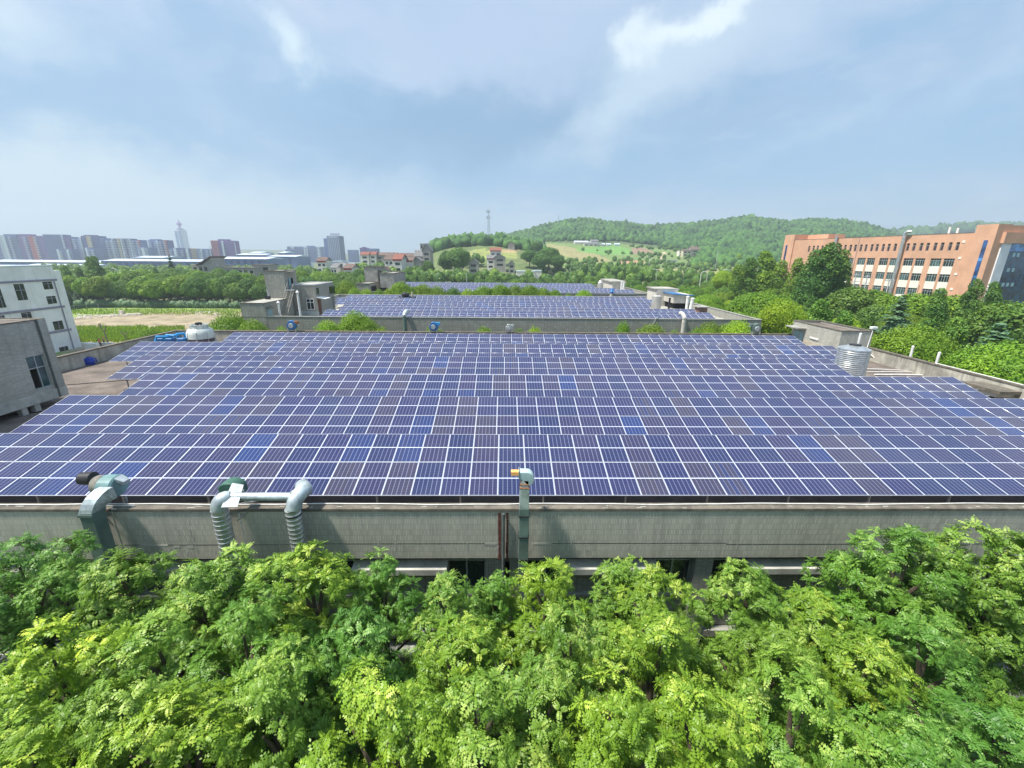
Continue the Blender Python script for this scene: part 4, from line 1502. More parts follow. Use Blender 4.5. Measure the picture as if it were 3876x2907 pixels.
# white vent pipes on the right
for (b0, t0, lab) in (((3433, 1398), (3455, 1312), 'white vent pipe left of another against the right parapet'), ((3528, 1426), (3557, 1336), 'white vent pipe rightmost against the right parapet'), ((3247, 1325), (3258, 1264), 'short white vent pipe just behind the ribbed steel tank')):
    if t0[0] == 3258:
        yy = 35.5
        q_ = px(*t0, Y=yy)
        p_ = np.array([q_[0], yy, ROOFZ])
    else:
        p_ = px(*b0, z=ROOFZ)
        q_ = px(*t0, Y=p_[1])
    t_ = thing('vent_pipe', lab, 'vent pipe', tuple(p_), 'white vent pipes on the near roof')
    MB().tube([p_, (q_[0] * .5 + p_[0] * .5, p_[1], q_[2])], .095, 14).build('pipe', WPVC, t_, True)
    MB().lathe([(.10, 0), (.10, .03), (.03, .09)], (q_[0] * .5 + p_[0] * .5, p_[1], q_[2]), 14).build('cap', WPVC, t_, True)
    MB().lathe([(.17, 0), (.15, .1)], tuple(p_), 14).build('flashing', CONC, t_)
# hose and pipes on the roof
m_ = MB()
pts = [(3303, 1254), (3306, 1275), (3308, 1310), (3318, 1345), (3330, 1372), (3370, 1385), (3410, 1392), (3437, 1388)]
w_ = [px(*pts[0], X=XR + .06), px(*pts[1], X=XR + .06)]
w_[0] = np.array([XR + .05, YF + .4, ZP + .15])
w_[1] = np.array([XR - .2, YF - .12, ZP])
w_ += [np.array([XR - .3, YF - .12, ZP - 1.2]), np.array([XR - .5, YF - .3, ROOFZ + .9])]
w_ += [px(*p_, z=ROOFZ + .06) for p_ in pts[4:]]
w_ += [px(3470, 1376, z=ROOFZ + .5), px(3500, 1374, z=ROOFZ + .9), px(3550, 1380, X=X1 - .2), px(3700, 1420, X=X1 - .2), px(3870, 1470, X=X1 - .2)]
for k in range(len(w_)):
    if k > 9:
        w_[k][2] = ZT + .09
m_.tube(w_, .035, 8)
one(m_, 'hose', WPVC, 'white hose running from the penthouse along the right parapet', 'hose', (XR, YF, ROOFZ), smooth=True)
for (a, b_, r_, lab) in (((3276, 1396), (3436, 1403), .035, 'upper thin white pipe across the roof right of the steel tank'), ((3276, 1408), (3450, 1408), .035, 'middle thin white pipe across the roof right of the steel tank'),
                         ((3310, 1418), (3490, 1420), .06, 'thick white pipe across the roof beside the right vent pipes'), ((3431, 1398), (3520, 1424), .05, 'white pipe joining the two vent pipes by the right parapet')):
    one(MB().tube([px(*a, z=ROOFZ + .08), (px(*a, z=ROOFZ + .08) + px(*b_, z=ROOFZ + .08)) / 2 + (0, .03, .02), px(*b_, z=ROOFZ + .08)], r_, 10), 'water_pipe', WPVC, lab, 'pipe', tuple(px(*a, z=ROOFZ)), 'pipes on the near roof', smooth=True)
# lamp on the penthouse corner
t_ = thing('floodlight', 'small pale floodlight on the rear right corner of the near penthouse', 'floodlight', (XR, YF, ZP))
MB().box(XR - .28, XR + .28, YF - .1, YF + .25, ZP + .16, ZP + .42).build('housing', FRP, t_, bevel=.04)
MB().tube([(XR, YF + .08, ZP), (XR, YF + .08, ZP + .2)], .035, 8).build('bracket', STEEL, t_)


# fans on the far parapet of the near roof
def scroll_fan(x_, y_, z_, s_, m, lab, side=1, outlet=None, grp='fans on the rear parapet'):
    """snail shaped blower: round scroll seen from the front, inlet ring, motor, tangential outlet"""
    t_ = thing('blower_fan', lab, 'fan', (x_, y_, z_), grp)
    prof = []
    poly = []
    for k in range(26):
        a = 2 * math.pi * k / 26
        rr = s_ * (.78 + .24 * k / 26)
        poly.append((x_ + side * rr * math.cos(a + 2.2), y_ - s_ * .38, z_ + s_ + rr * math.sin(a + 2.2)))
    MB().prism(poly, (0, s_ * .76, 0)).build('scroll', m, t_, False, bevel=s_ * .04)
    MB().lathe([(s_ * .45, -s_ * .55), (s_ * .5, -s_ * .38)], (x_, y_, z_ + s_), 18, 'y').build('inlet', DUCTP if m is not DUCTP else STEEL, t_, True)
    MB().lathe([(s_ * .26, s_ * .38), (s_ * .28, s_ * .9), (s_ * .1, s_ * .95)], (x_, y_, z_ + s_), 14, 'y').build('motor', BLACKM, t_, True)
    MB().box(x_ + side * s_ * .25, x_ + side * s_ * 1.35, y_ - s_ * .32, y_ + s_ * .32, z_ + s_ * 1.35, z_ + s_ * 1.85).build('outlet', outlet or m, t_)
    MB().box(x_ - s_ * .8, x_ - s_ * .6, y_ - s_ * .3, y_ + s_ * .3, z_ - .4, z_ + s_ * .5).box(x_ + s_ * .6, x_ + s_ * .8, y_ - s_ * .3, y_ + s_ * .3, z_ - .4, z_ + s_ * .5).build('stand', STEEL, t_)
    return t_


for (xx, yy, s_, m, sd_, lab, ot) in ((1108, 1259, .55, BLUEP, 1, 'blue blower with a brown outlet on the rear parapet', RUST), (1642, 1261, .52, BLUEP, 1, 'blue blower with curved outlet on the middle of the rear parapet', BLUEPL),
                                  (1925, 1264, .42, STEEL, 1, 'small silver blower on the rear parapet', DUCTP), (2858, 1268, .55, DUCTG, -1, 'grey green blower on the rear parapet toward the penthouse', DUCTG)):
    p_ = px(xx, yy, Y=45.2)
    scroll_fan(p_[0], 45.2, ZT + .1, s_, m, lab, sd_, ot)

# ---------------- ducts on the near front wall
YW = 11.62
# left: rectangular green duct with elbow and teal blower
P = lambda x_, y_, Y_=YW: px(x_, y_, Y=Y_)
dx0, dx1 = P(318, 1950)[0], P(385, 1950)[0]
xm = (dx0 + dx1) / 2
wd = .40
ZE = P(350, 1938)[2]
t_ = thing('exhaust_duct', 'square green exhaust duct with a teal blower at the left of the front wall', 'duct', (xm, YW, 6), 'ducts on the near front wall')
MB().rect_path([(xm, YW, 5.5), (xm, YW, ZE)], wd, .42).build('riser', DUCTG, t_, bevel=.01)
arc = [(xm + .045 * k, YW + .42 * (1 - math.cos(a)), ZE + .02 + .42 * math.sin(a)) for k, a in enumerate(np.linspace(0, math.pi * .5, 7))]
MB().rect_path(arc, wd * 1.03, .44).build('elbow', DUCTP, t_, bevel=.01)
MB().rect_path([(xm, YW, ZE - .05), (xm, YW, ZE + .03)], wd * 1.1, .48).build('flange', DUCTG, t_)
fy, fz = 12.45, ZE + .42
xf = P(408, 1855, 12.3)[0]
poly = [(xf - .22, fy + .40 * math.cos(a), fz + .02 + .35 * math.sin(a)) for a in np.linspace(0, 2 * math.pi, 25)[:-1]]
MB().prism(poly, (.50, 0, 0)).build('fan_scroll', DUCTT, t_, bevel=.05)
MB().lathe([(.30, -.50), (.30, -.27)], (xf + .06, fy, fz + .06), 18, 'x').build('inlet', mat('dirty_duct', (.20, .19, .16), .7, .4, 4, stain=.5), t_, True)
MB().lathe([(.05, -.92), (.2, -.88), (.22, -.5), (.14, -.45)], (xf, fy, fz + .28), 16, 'x').build('motor', BLACKM, t_, True)
MB().prism([(xf + .26, fy - .12, fz + .22), (xf + .52, fy - .1, fz + .08), (xf + .52, fy + .14, fz + .08), (xf + .26, fy + .18, fz + .22)], (0, 0, .12)).build('outlet', DUCTP, t_)
m_ = MB()
for s_ in (-.2, .35):
    m_.bar((xf + s_, 11.9, ZT + .1), (xf + s_ + .5, 13.0, ZT - .6), .05).bar((xf + s_, fy, fz - .4), (xf + s_, fy, ZT), .05)
m_.bar((xf - .2, 12.1, ZT + .08), (xf + .9, 12.1, ZT + .08), .05)
m_.build('stand', STEEL, t_)
MB().tube([(xm + .30, YW + .3, 12.1), (xm + .33, YW + .3, 9.0)], .02, 6).build('guy_wire', STEEL, t_)

# middle: round galvanised duct with a horizontal run to a second drop
r_ = .235
xA = P(838, 1960)[0]
xB = P(1113, 1960)[0]
zA = P(838, 1925)[2]
t_ = thing('exhaust_duct', 'round galvanised duct with green cowl joined by a level pipe to a second drop', 'duct', (xA, YW, 6), 'ducts on the near front wall')


def banded(p0, p1, r, n, gap=.16):
    m2 = MB()
    p0, p1 = np.array(p0, float), np.array(p1, float)
    L_ = np.linalg.norm(p1 - p0)
    k = int(L_ / gap)
    pts, rs = [], []
    for i in range(k + 1):
        for dd, rr in ((-.012, r), (0, r * 1.045), (.012, r)):
            s_ = min(max(i / k + dd / L_, 0), 1)
            pts.append(p0 + (p1 - p0) * s_)
            rs.append(rr)
    keep_ = [0]
    for i in range(1, len(pts)):
        if np.linalg.norm(pts[i] - pts[keep_[-1]]) > 1e-4:
            keep_.append(i)
    m2.tube([pts[i] for i in keep_], [rs[i] for i in keep_], n)
    return m2


banded((xA + .06, YW, 5.5), (xA, YW, zA), r_, 18).build('riser', STEEL, t_, True)
arc = [(xA + .30 * (1 - math.cos(a)), YW + .18 * (1 - math.cos(a)), zA + .36 * math.sin(a)) for a in np.linspace(0, math.pi / 2, 7)]
MB().tube(arc, [r_ * 1.02] * 4 + [r_ * .95, r_ * .8, r_ * .6], 18).build('elbow', DUCTP, t_, True)
zR = P(950, 1880, 11.8)[2]
MB().prism([(xA + .2, YW + .5, zR + .28), (xA + .55, YW + .5, zR + .22), (xA + .75, YW - .25, zR - .1), (xA + .25, YW - .25, zR - .12)], (0, 0, .02)).build('rain_plate', mat('dull_sheet', (.42, .46, .46), .55, .25, 4, stain=.3), t_)
MB().tube([(xA + .25, YW + .18, zR), (xB - .1, YW + .18, zR)], .13, 16).build('cross_pipe', DUCTP, t_, True)
zB_ = P(1113, 1925)[2]
banded((xB + .06, YW, 5.5), (xB, YW, zB_), r_ * .95, 18).build('second_riser', STEEL, t_, True)
arc = [(xB + .05 + .18 * (1 - math.cos(a)), YW + .45 * (1 - math.cos(a)), zB_ + .40 * math.sin(a)) for a in np.linspace(0, math.pi / 2, 7)]
q_ = px(1145, 1840, Y=12.6)
MB().tube(arc + [q_], r_ * 1.0, 18).build('second_elbow', DUCTP, t_, True)
MB().prism([(xB - .32, YW + .18, zR - .16), (xB - .05, YW + .16, zR + .18), (xB + .22, YW + .3, zR + .3), (xB + .12, YW + .3, zR - .05)], (0, .03, .02)).build('joint_plate', MATS['dull_sheet'], t_)
MB().lathe([(r_ * 1.02, -.015), (r_ * 1.02, .015)], (xB + .004, YW, zB_ - .2), 18).build('clamp', BLACKM, t_)
# green cowl
gx_, gz_ = P(868, 1858, 12.3)[0], P(868, 1852, 12.3)[2]
poly = [(gx_ - .34, 12.25, gz_ - .25), (gx_ + .36, 12.25, gz_ - .25)] + [(gx_ + .01 + .36 * math.cos(a), 12.25, gz_ - .02 + .26 * math.sin(a)) for a in np.linspace(0, math.pi * .92, 12)]
MB().prism(poly, (0, .45, 0)).build('cowl', GREEN_H, t_, bevel=.03)
m_ = MB()
m_.bar((xA + .2, 12.2, ZT + .08), (xA + .9, 12.5, ZT + .08), .04).bar((xA + .45, 12.2, ZT + .05), (xA + .45, 12.2, zR), .04).bar((xA + .75, 12.1, ZT + .02), (xA + .35, 11.75, ZT - .25), .035)
m_.build('bracket', STEEL, t_)
MB().tube([(xA + .36, YW + .3, 12.0), (xA + .5, YW + .3, 8.5)], .02, 6).build('guy_wire', WPVC, t_)

# centre: tall square duct that rises above the panels into a snail blower with an orange outlet
xC = P(1981, 2050)[0]
t_ = thing('exhaust_duct', 'tall square duct at the centre topped by a pale snail blower with orange outlet', 'duct', (xC, YW, 6), 'ducts on the near front wall')
zf = P(1981, 1917)[2]
zg = px(1978, 1835, Y=YW + .1)[2]
MB().rect_path([(xC + .01, YW, 4), (xC, YW, zf)], .30, .32).build('riser', DUCTG, t_, bevel=.006)
for dz_ in (.28, 1.05, 1.9):
    MB().rect_path([(xC, YW, zf - dz_), (xC, YW, zf - dz_ + .03)], .34, .36).build('flange', BLACKM, t_)
MB().rect_path([(xC, YW, zf + .003), (xC, YW, zg)], .29, .31).build('upper_duct', DUCTP, t_, bevel=.012)
MB().rect_path([(xC, YW, zg + .003), (xC - .005, YW, zg + .26)], .24, .26).build('sleeve', RUSTY, t_)
m_ = MB()
m_.rect_path([(xC, YW, zg - .005), (xC, YW, zg + .025)], .30, .32).rect_path([(xC, YW, zg + .13), (xC, YW, zg + .15)], .27, .29)
m_.build('rust_band', RUST, t_)
zs = zg + .33
poly = [(xC + .05 + .24 * math.cos(a), YW - .13, zs - .02 + .25 * math.sin(a)) for a in np.linspace(-1.3, 1.7, 18)] + [(xC - .17, YW - .13, zs + .23), (xC - .17, YW - .13, zs + .0), (xC - .05, YW - .13, zs - .08)]
MB().prism(poly, (0, .27, 0)).build('scroll', mat('pale_teal_fan', (.38, .50, .50), .45, .2, 3, stain=.3), t_, bevel=.02)
MB().box(xC - .42, xC - .172, YW - .09, YW + .08, zs + .09, zs + .21).build('outlet', ORANGE_O, t_)
MB().box(xC - .19, xC - .168, YW - .15, YW + .15, zs + .02, zs + .27).build('outlet_flange', DUCTP, t_)
MB().lathe([(.07, .14), (.08, .30), (.03, .33)], (xC + .03, YW, zs), 14, 'y').build('motor', BLACKM, t_, True)

# ------------------------------------------------------------------ white building on the left
XWB = -93.5
wf_ = px(197, 1007, X=XWB)
YWB, ZWB = wf_[1], wf_[2]
t_ = thing('white_building', 'white plastered building with lilac floor bands at the left edge', 'building', (XWB - 5, YWB - 20, 0))
MB().box(XWB - 14, XWB, 30, YWB, 0, ZWB).build('wall', WHITEW, t_)
MB().box(XWB - 14, XWB - .3, YWB, YWB + 1.6, 0, ZWB - .9).build('end_wall', WHITEW, t_)
ring(MB(), XWB - 14.1, XWB + .1, 29.9, YWB + .1, ZWB, ZWB + .2, .4).build('roof_edge', CITYW, t_)
m_ = MB()
for a_, b_ in (((0, 1066), (0, 1074)), ((0, 1183), (0, 1192)), ((179, 1257), (179, 1266))):
    z0, z1 = px(*b_, X=XWB)[2], px(*a_, X=XWB)[2]
    m_.box(XWB, XWB + .12, 30, YWB + .1, z0, z1)
m_.build('band', BANDV, t_)
i5 = lambda cx, cy: (cx * .22604, 850 + cy * .22604)
for (l, tp, r_, bt) in ((218, 1000, 390, 1270), (705, 962, 862, 1082), (768, 1205, 925, 1325), (345, 1480, 515, 1570), (-120, 1080, 5, 1400), (-60, 1530, 70, 1600)):
    a_ = px(*i5(l, tp), X=XWB)
    c_ = px(*i5(r_, tp), X=XWB)
    zb_ = px(*i5((l + r_) / 2 + 30, bt), X=XWB)[2]
    wo_ = MB().box(XWB + .005, XWB + .03, a_[1], c_[1], zb_, a_[2]).build('window', GDARK, t_)
    f_ = MB().box(XWB + .03, XWB + .08, a_[1], c_[1], (zb_ + a_[2]) / 2 + .3, (zb_ + a_[2]) / 2 + .4).box(XWB + .03, XWB + .081, (a_[1] + c_[1]) / 2, (a_[1] + c_[1]) / 2 + .1, zb_, a_[2])
    f_.build('frame', BANDV, wo_)
for (l, tp, r_, bt) in ((730, 250, 870, 365), (820, 610, 950, 720)):
    a_, c_ = px(l * .27125, 1150 + tp * .27125, X=XWB), px(r_ * .27125, 1150 + tp * .27125, X=XWB)
    zb_ = px((l + r_) / 2 * .27125, 1150 + bt * .27125, X=XWB)[2]
    wo_ = MB().box(XWB + .005, XWB + .03, a_[1], c_[1], zb_, a_[2]).build('window', GDARK, t_)
    MB().box(XWB + .03, XWB + .08, (a_[1] + c_[1]) / 2, (a_[1] + c_[1]) / 2 + .1, zb_, a_[2]).build('frame', BANDV, wo_)
MB().tube([(XWB + .1, YWB - .6, 0), (XWB + .1, YWB - .6, ZWB - 3)], .1, 8).build('downpipe', BANDV, t_)

# ------------------------------------------------------------------ orange building on the right
OA = np.array([120.46, 183.29])
OD = np.array([0.19145653, -0.98150109])
ON = np.array([-0.98150109, -0.19145653])      # outward (towards us)


def ob(m_, s0, s1, n0, n1, z0, z1):
    """box in facade coordinates: along the wall, outward, up"""
    vs = [tuple(OA + OD * s_ + ON * n_) + (z,) for z in (z0, z1) for n_ in (n0, n1) for s_ in (s0, s1)]
    return m_.add(vs, [(0, 2, 3, 1), (4, 5, 7, 6), (0, 1, 5, 4), (2, 6, 7, 3), (0, 4, 6, 2), (1, 3, 7, 5)])


t_ = thing('orange_building', 'large orange factory building with cream window strips beyond the trees on the right', 'building', tuple(OA) + (0,))
bays = [(-2, 0.8 + 7.65 * 0)]
S1, ZR_ = 59.6, 27.5
m_ = MB()
ob(m_, -.5, S1, -14, -.5, 0, ZR_ - 1.2)
# upper wall above the window grid, pierced for the narrow windows
strip = []
for k in range(8):
    for o_ in (0.0, 1.8, 3.85, 5.65):
        s_ = 43.37 - 7.68 * 5 + 7.68 * k - 0 + o_
        if 6 < s_ < 58:
            strip.append(s_)
z0s, z1s = 22.75, 25.1
prev = -.5
for s_ in strip:
    ob(m_, prev, s_ - .1, -.5, 0, z0s, z1s)
    prev = s_ + .75
ob(m_, prev, S1, -.5, 0, z0s, z1s)
ob(m_, -.5, S1, -.5, 0, z1s, ZR_)
ob(m_, -.5, S1, -.5, 0, 20.55, z0s)
ob(m_, 57.4, S1, -.5, 0, 0, 20.55)
wx = []
for k in range(-3, 3):
    s_ = 43.5 + 7.68 * k
    if s_ < 5:
        continue
    wx += [(s_, s_ + 2.8, k), (s_ + 3.45, s_ + 6.15, k)]
    ob(m_, s_ + 6.15, min(s_ + 7.68, 57.4) if k < 1 else s_ + 6.2, -.5, 0.0, 0, 20.55)
wx = [q for q in wx if q[1] < 58]
ob(m_, -.5, wx[0][0], -.5, 0, 0, 20.55)
for q in wx[::2]:
    ob(m_, q[1], q[1] + .65, -.5, -.05, 0, 20.55)
m_.build('wall', ORANGEW, t_)
m_ = MB()
for (a_, b_, k) in wx:
    for zf in (18.22, 13.72, 9.2):
        m_ = MB()
        ob(m_, a_, b_, -.45, -.12, zf - 2.2, zf)
        m_.build('spandrel', CREAM, t_)
for (a_, b_, k) in wx:
    for zf in (18.22, 13.72, 9.2):
        f_ = MB()
        zt_ = zf + 2.32
        for i in range(5):
            s_ = a_ + (b_ - a_) * i / 4
            wd = .09 if i != 2 else .14
            ob(f_, max(a_, s_ - wd / 2), min(b_, s_ + wd / 2), -.34, -.26, zf, zt_)
        ob(f_, a_ + .05, b_ - .05, -.335, -.262, zf, zf + .08)
        ob(f_, a_ + .05, b_ - .05, -.336, -.263, zf + 1.62, zf + 1.74)
        wo_ = f_.build('window', WFRAME, t_)
        g_ = MB()
        ob(g_, a_, b_, -.42, -.35, zf, zt_)
        g_.build('pane', GTEAL if rnd.random() < .5 else GDARK, wo_)
for s_ in strip:
    f_ = MB()
    ob(f_, s_ - .1, s_ + .75, -.30, -.24, z0s, z0s + .08)
    ob(f_, s_ - .09, s_ + .74, -.299, -.241, z0s + 1.55, z0s + 1.66)
    ob(f_, s_ - .1, s_ - .04, -.298, -.242, z0s + .08, z1s)
    wo_ = f_.build('narrow_window', WFRAME, t_)
    g_ = MB()
    ob(g_, s_ - .1, s_ + .75, -.38, -.31, z0s, z1s)
    g_.build('pane', mat('brown_glass', (.05, .035, .05), .3, .2, 1), wo_)
# left end tower with a slim blue window
m_ = MB()
ob(m_, -5.4, -.5, -6, .45, 0, 29.7)
m_.build('end_tower', ORANGEW, t_)
m_ = MB()
ob(m_, -4.2, -3.3, .45, .50, 14, 25.6)
m_.build('slim_window', GBLUE, t_)
m_ = MB()
ob(m_, -.5, 9, -14, -6, ZR_ - 1.2, 29.6)
m_.build('roof_house', ORANGEW, t_)
# corner tower on the right
m_ = MB()
ob(m_, S1 + 1.2, 65.6, -4.0, .9, 0, 29.5)
m_.build('corner_tower', ORANGEW, t_)
m_ = MB()
ob(m_, S1, S1 + 1.2, -.5, .3, 0, 27.4)
m_.build('corner_wall', ORANGEW, t_)
m_ = MB()
ob(m_, 63.4, 64.35, .9, .95, 11, 25.4)
sw = m_.build('tall_window', GBLUE, t_)
m_ = MB()
for z_ in (20.7, 16.0, 15.2):
    ob(m_, 63.4, 64.35, .95, .97, z_ - .7, z_)
m_.build('light_pane', GBLUEL, sw)
m_ = MB()
ob(m_, 65.6, 66.4, -30, -1.4, 24.6, 27.4)
m_.build('entrance_beam', ORANGEW, t_)
m_ = MB()
ob(m_, 65.2, 65.5, -30, -4.0, 0, 29.3)
m_.build('rear_parapet', ORANGEW, t_)
m_ = MB()
ob(m_, 65.0, 65.9, -5.4, -2.0, 0, 24.6)
m_.build('white_pier', WHITEW, t_)
m_ = MB()
ob(m_, 65.5, 65.8, -30, -5.4, 0, 24.6)
cw_ = m_.build('curtain_wall', glass_mat('deep_blue_glass', (.01, .05, .10), .1), t_)
m_ = MB()
ob(m_, 65.8, 65.82, -30, -5.42, 22.6, 24.5)
m_.build('top_glass', GBLUEL, cw_)
m_ = MB()
for (n_, z_) in ((-7.6, 21.6), (-7.4, 17.6), (-9.2, 17.6), (-7.3, 13.6), (-9.0, 13.6), (-10.8, 13.6), (-9.2, 21.6)):
    ob(m_, 65.82, 65.86, n_ - .5, n_ + .5, z_ - .5, z_ + .5)
m_.build('light_pane', mat('pale_pane', (.35, .55, .60), .3, .1, 1), cw_)
m_ = MB()
for (s_, z_) in ((58.3, 25.2), (58.5, 20.7), (58.7, 16.2), (58.8, 11.9)):
    ob(m_, s_ - .35, s_ + .35, 0, .12, z_ - .3, z_ + .3)
m_.build('air_unit', CREAM, t_)
m_ = MB()
for s_ in (29.1 - 1.9,):
    ob(m_, s_ - .12, s_ + .12, 0, .16, 0, ZR_)
ob(m_, 49.95, 50.15, 0, .16, 0, 12.5)
m_.build('downpipe', mat('pink_grey_pipe', (.42, .30, .26), .6, .15, 2), t_)
ob(MB(), 0, 1, 0, 1, 0, 1)
m_ = MB()
ob(m_, -.6, S1, -.55, .05, ZR_, ZR_ + .12)
m_.build('roof_edge', CAP, t_)


def opipe(s_, n_, z0, z1, r_, lab, elbow=True):
    p = OA + OD * s_ + ON * n_
    t2 = thing('flue_pipe', lab, 'flue', (p[0], p[1], z0), 'silver flues on the orange building')
    MB().tube([(p[0], p[1], z0), (p[0], p[1], z1)], r_, 16).build('pipe', STEEL, t2, True)
    q = p + OD * 1.2
    if elbow:
        MB().tube([(p[0], p[1], z1), tuple(p + OD * .15) + (z1 + .6,), tuple(p + OD * .6 - ON * .2) + (z1 + .95,), tuple(p + OD * 1.3 - ON * .6) + (z1 + .95,)], r_, 16).build('elbow', STEEL, t2, True)
    else:
        MB().lathe([(r_ * 1.1, 0), (r_ * 1.1, .25)], (p[0], p[1], z1), 16).build('cap', STEEL, t2)


opipe(42.6, 1.0, 2, 27.7, .48, 'tall bright silver flue with bent head on the orange facade')
opipe(18.8, .8, 12, 28.2, .42, 'shorter silver flue above the big tree on the orange facade', False)
for k, (s_, lab) in enumerate(((48.5, 'first short white roof vent on the orange building from the left'), (50.7, 'second short white roof vent on the orange building from the left'), (58.0, 'third short white roof vent on the orange building from the left'), (59.3, 'white roof vent nearest the corner tower of the orange building'))):
    p = OA + OD * s_ - ON * 8
    one(MB().tube([(p[0], p[1], 26.3), (p[0], p[1], 29.9 if k != 1 else 29.5)], .28, 10), 'roof_vent', WPVC, lab, 'vent', (p[0], p[1], 26.3), 'roof vents on the orange building')

# ------------------------------------------------------------------ village and farther houses


def house(name, l, r_, ytop, Y_, lab, roof=REDT, wall=HWALL, trim=None, dep=9.0, rh=2.2, ridge='x', windows=2, zb=None, cat='house', group=None, flat=False, storeys=2, side=HSIDE, yb=None):
    if yb is not None:
        Y_ = float(drape((l + r_) / 2, yb)[1])
    a_, b_ = px(l, ytop, Y=Y_), px(r_, ytop, Y=Y_)
    x0, x1, zt = a_[0], b_[0], a_[2] * .5 + b_[2] * .5
    zb = float(H((x0 + x1) / 2, Y_)) - 1.0 if zb is None else zb
    t2 = thing(name, lab, cat, ((x0 + x1) / 2, Y_, zb), group)
    MB().box(x0, x1, Y_, Y_ + dep, zb, zt).build('wall', wall, t2)
    ov = .5
    if flat:
        MB().box(x0 - .2, x1 + .2, Y_ - .2, Y_ + dep + .2, zt, zt + .35).build('roof', roof, t2)
    elif ridge == 'x':
        MB().prism([(x0 - ov, Y_ - ov, zt - .15), (x0 - ov, Y_ + dep / 2, zt + rh), (x0 - ov, Y_ + dep + ov, zt - .15), (x0 - ov, Y_ + dep + ov, zt + .1), (x0 - ov, Y_ + dep / 2, zt + rh + .28), (x0 - ov, Y_ - ov, zt + .1)], (x1 - x0 + 2 * ov, 0, 0)).build('roof', roof, t2)
        MB().prism([(x0, Y_, zt), (x0, Y_ + dep, zt), (x0, Y_ + dep / 2, zt + rh - .05)], (x1 - x0, 0, 0)).build('gable', side, t2)
    else:
        xm_ = (x0 + x1) / 2
        MB().prism([(x0 - ov, Y_ - ov, zt - .15), (xm_, Y_ - ov, zt + rh), (x1 + ov, Y_ - ov, zt - .15), (x1 + ov, Y_ - ov, zt + .1), (xm_, Y_ - ov, zt + rh + .28), (x0 - ov, Y_ - ov, zt + .1)], (0, dep + 2 * ov, 0)).build('roof', roof, t2)
        MB().prism([(x0, Y_, zt), (x1, Y_, zt), (xm_, Y_, zt + rh - .05)], (0, dep, 0)).build('gable', side, t2)
    if trim is not None:
        MB().box(x0 - .06, x1 + .06, Y_ - .10, Y_ - .01, zt - 1.0, zt - .1).build('trim', trim, t2)
    fh = (zt - 1.2 - zb) / storeys if storeys else 3
    for st_ in range(storeys):
        zc = zt - (1.9 if trim is not None else 1.2) - 3.3 * st_
        if zc - 1.5 < zb:
            break
        for k in range(windows):
            xc = x0 + (x1 - x0) * (k + .5) / windows
            wd = (x1 - x0) / windows * .56
            wo_ = MB().box(xc - wd / 2, xc + wd / 2, Y_ - .05, Y_ - .005, zc - 1.5, zc).build('window', GDARK, t2)
    return t2


V = lambda cx, cy: (1150 + cx * .22604, 880 + cy * .22604)
house('village_house', V(215, 0)[0], V(365, 0)[0], V(0, 475)[1], 300, 'white village house with dark red roof at the left of the village', BROWNT, trim=REDW, dep=10)
house('village_house', V(445, 0)[0], V(545, 0)[0], V(0, 590)[1], 262, 'small white village house with grey gable left of the three red-trimmed houses', GREYT, trim=None, dep=14, windows=2)
house('village_house', V(540, 0)[0], V(660, 0)[0], V(0, 580)[1], 268, 'plain brown village house behind the white balcony house', GREYT, wall=HSIDE, dep=12, windows=0)
house('village_house', V(668, 0)[0], V(800, 0)[0], V(0, 600)[1], 255, 'white village house with small red attic windows behind the far stair tower', BROWNT, trim=REDW, dep=14, windows=1)
house('village_house', V(1350, 0)[0], V(1490, 0)[0], V(0, 455)[1], 275, 'white two storey village house with blue windows beside the red one', BROWNT, trim=None, dep=10)
house('village_house', V(1492, 0)[0], V(1635, 0)[0], V(0, 450)[1], 272, 'tall village house with a red band and red tiled roof', REDT, trim=REDW, dep=16, rh=3.0, windows=1)
house('village_house', V(1665, 0)[0], V(1820, 0)[0], V(0, 470)[1], 285, 'low long village house right of the red banded house', BROWNT, trim=REDW, dep=14, windows=0)
house('village_house', V(1820, 0)[0], V(1960, 0)[0], V(0, 480)[1], 290, 'grey village house with plain gable below the church-like hall', GREYT, wall=HSIDE, dep=12, ridge='y', windows=0)
house('village_house', V(1285, 0)[0], V(1400, 0)[0], V(0, 640)[1], 255, 'low house with brown gable peeping over the far stair block', BROWNT, dep=8, ridge='y', windows=1)
house('long_house', V(950, 0)[0], V(1080, 0)[0], V(0, 375)[1], 360, 'red tiled house at the left end of the long roofs', REDT, dep=9, windows=1)
house('long_house', V(1100, 0)[0], V(1200, 0)[0], V(0, 372)[1], 362, 'second red tiled house next to the long brown roof', REDT, dep=9, windows=1)
house('long_house', V(1205, 0)[0], V(1560, 0)[0], V(0, 385)[1], 365, 'long low brown roofed row house in the village', BROWNT, wall=HSIDE, dep=9, windows=3)
house('long_house', V(1600, 0)[0], V(1860, 0)[0], V(0, 395)[1], 360, 'long low grey roofed row house beside the grey hall', BROWNT, dep=9, windows=2)
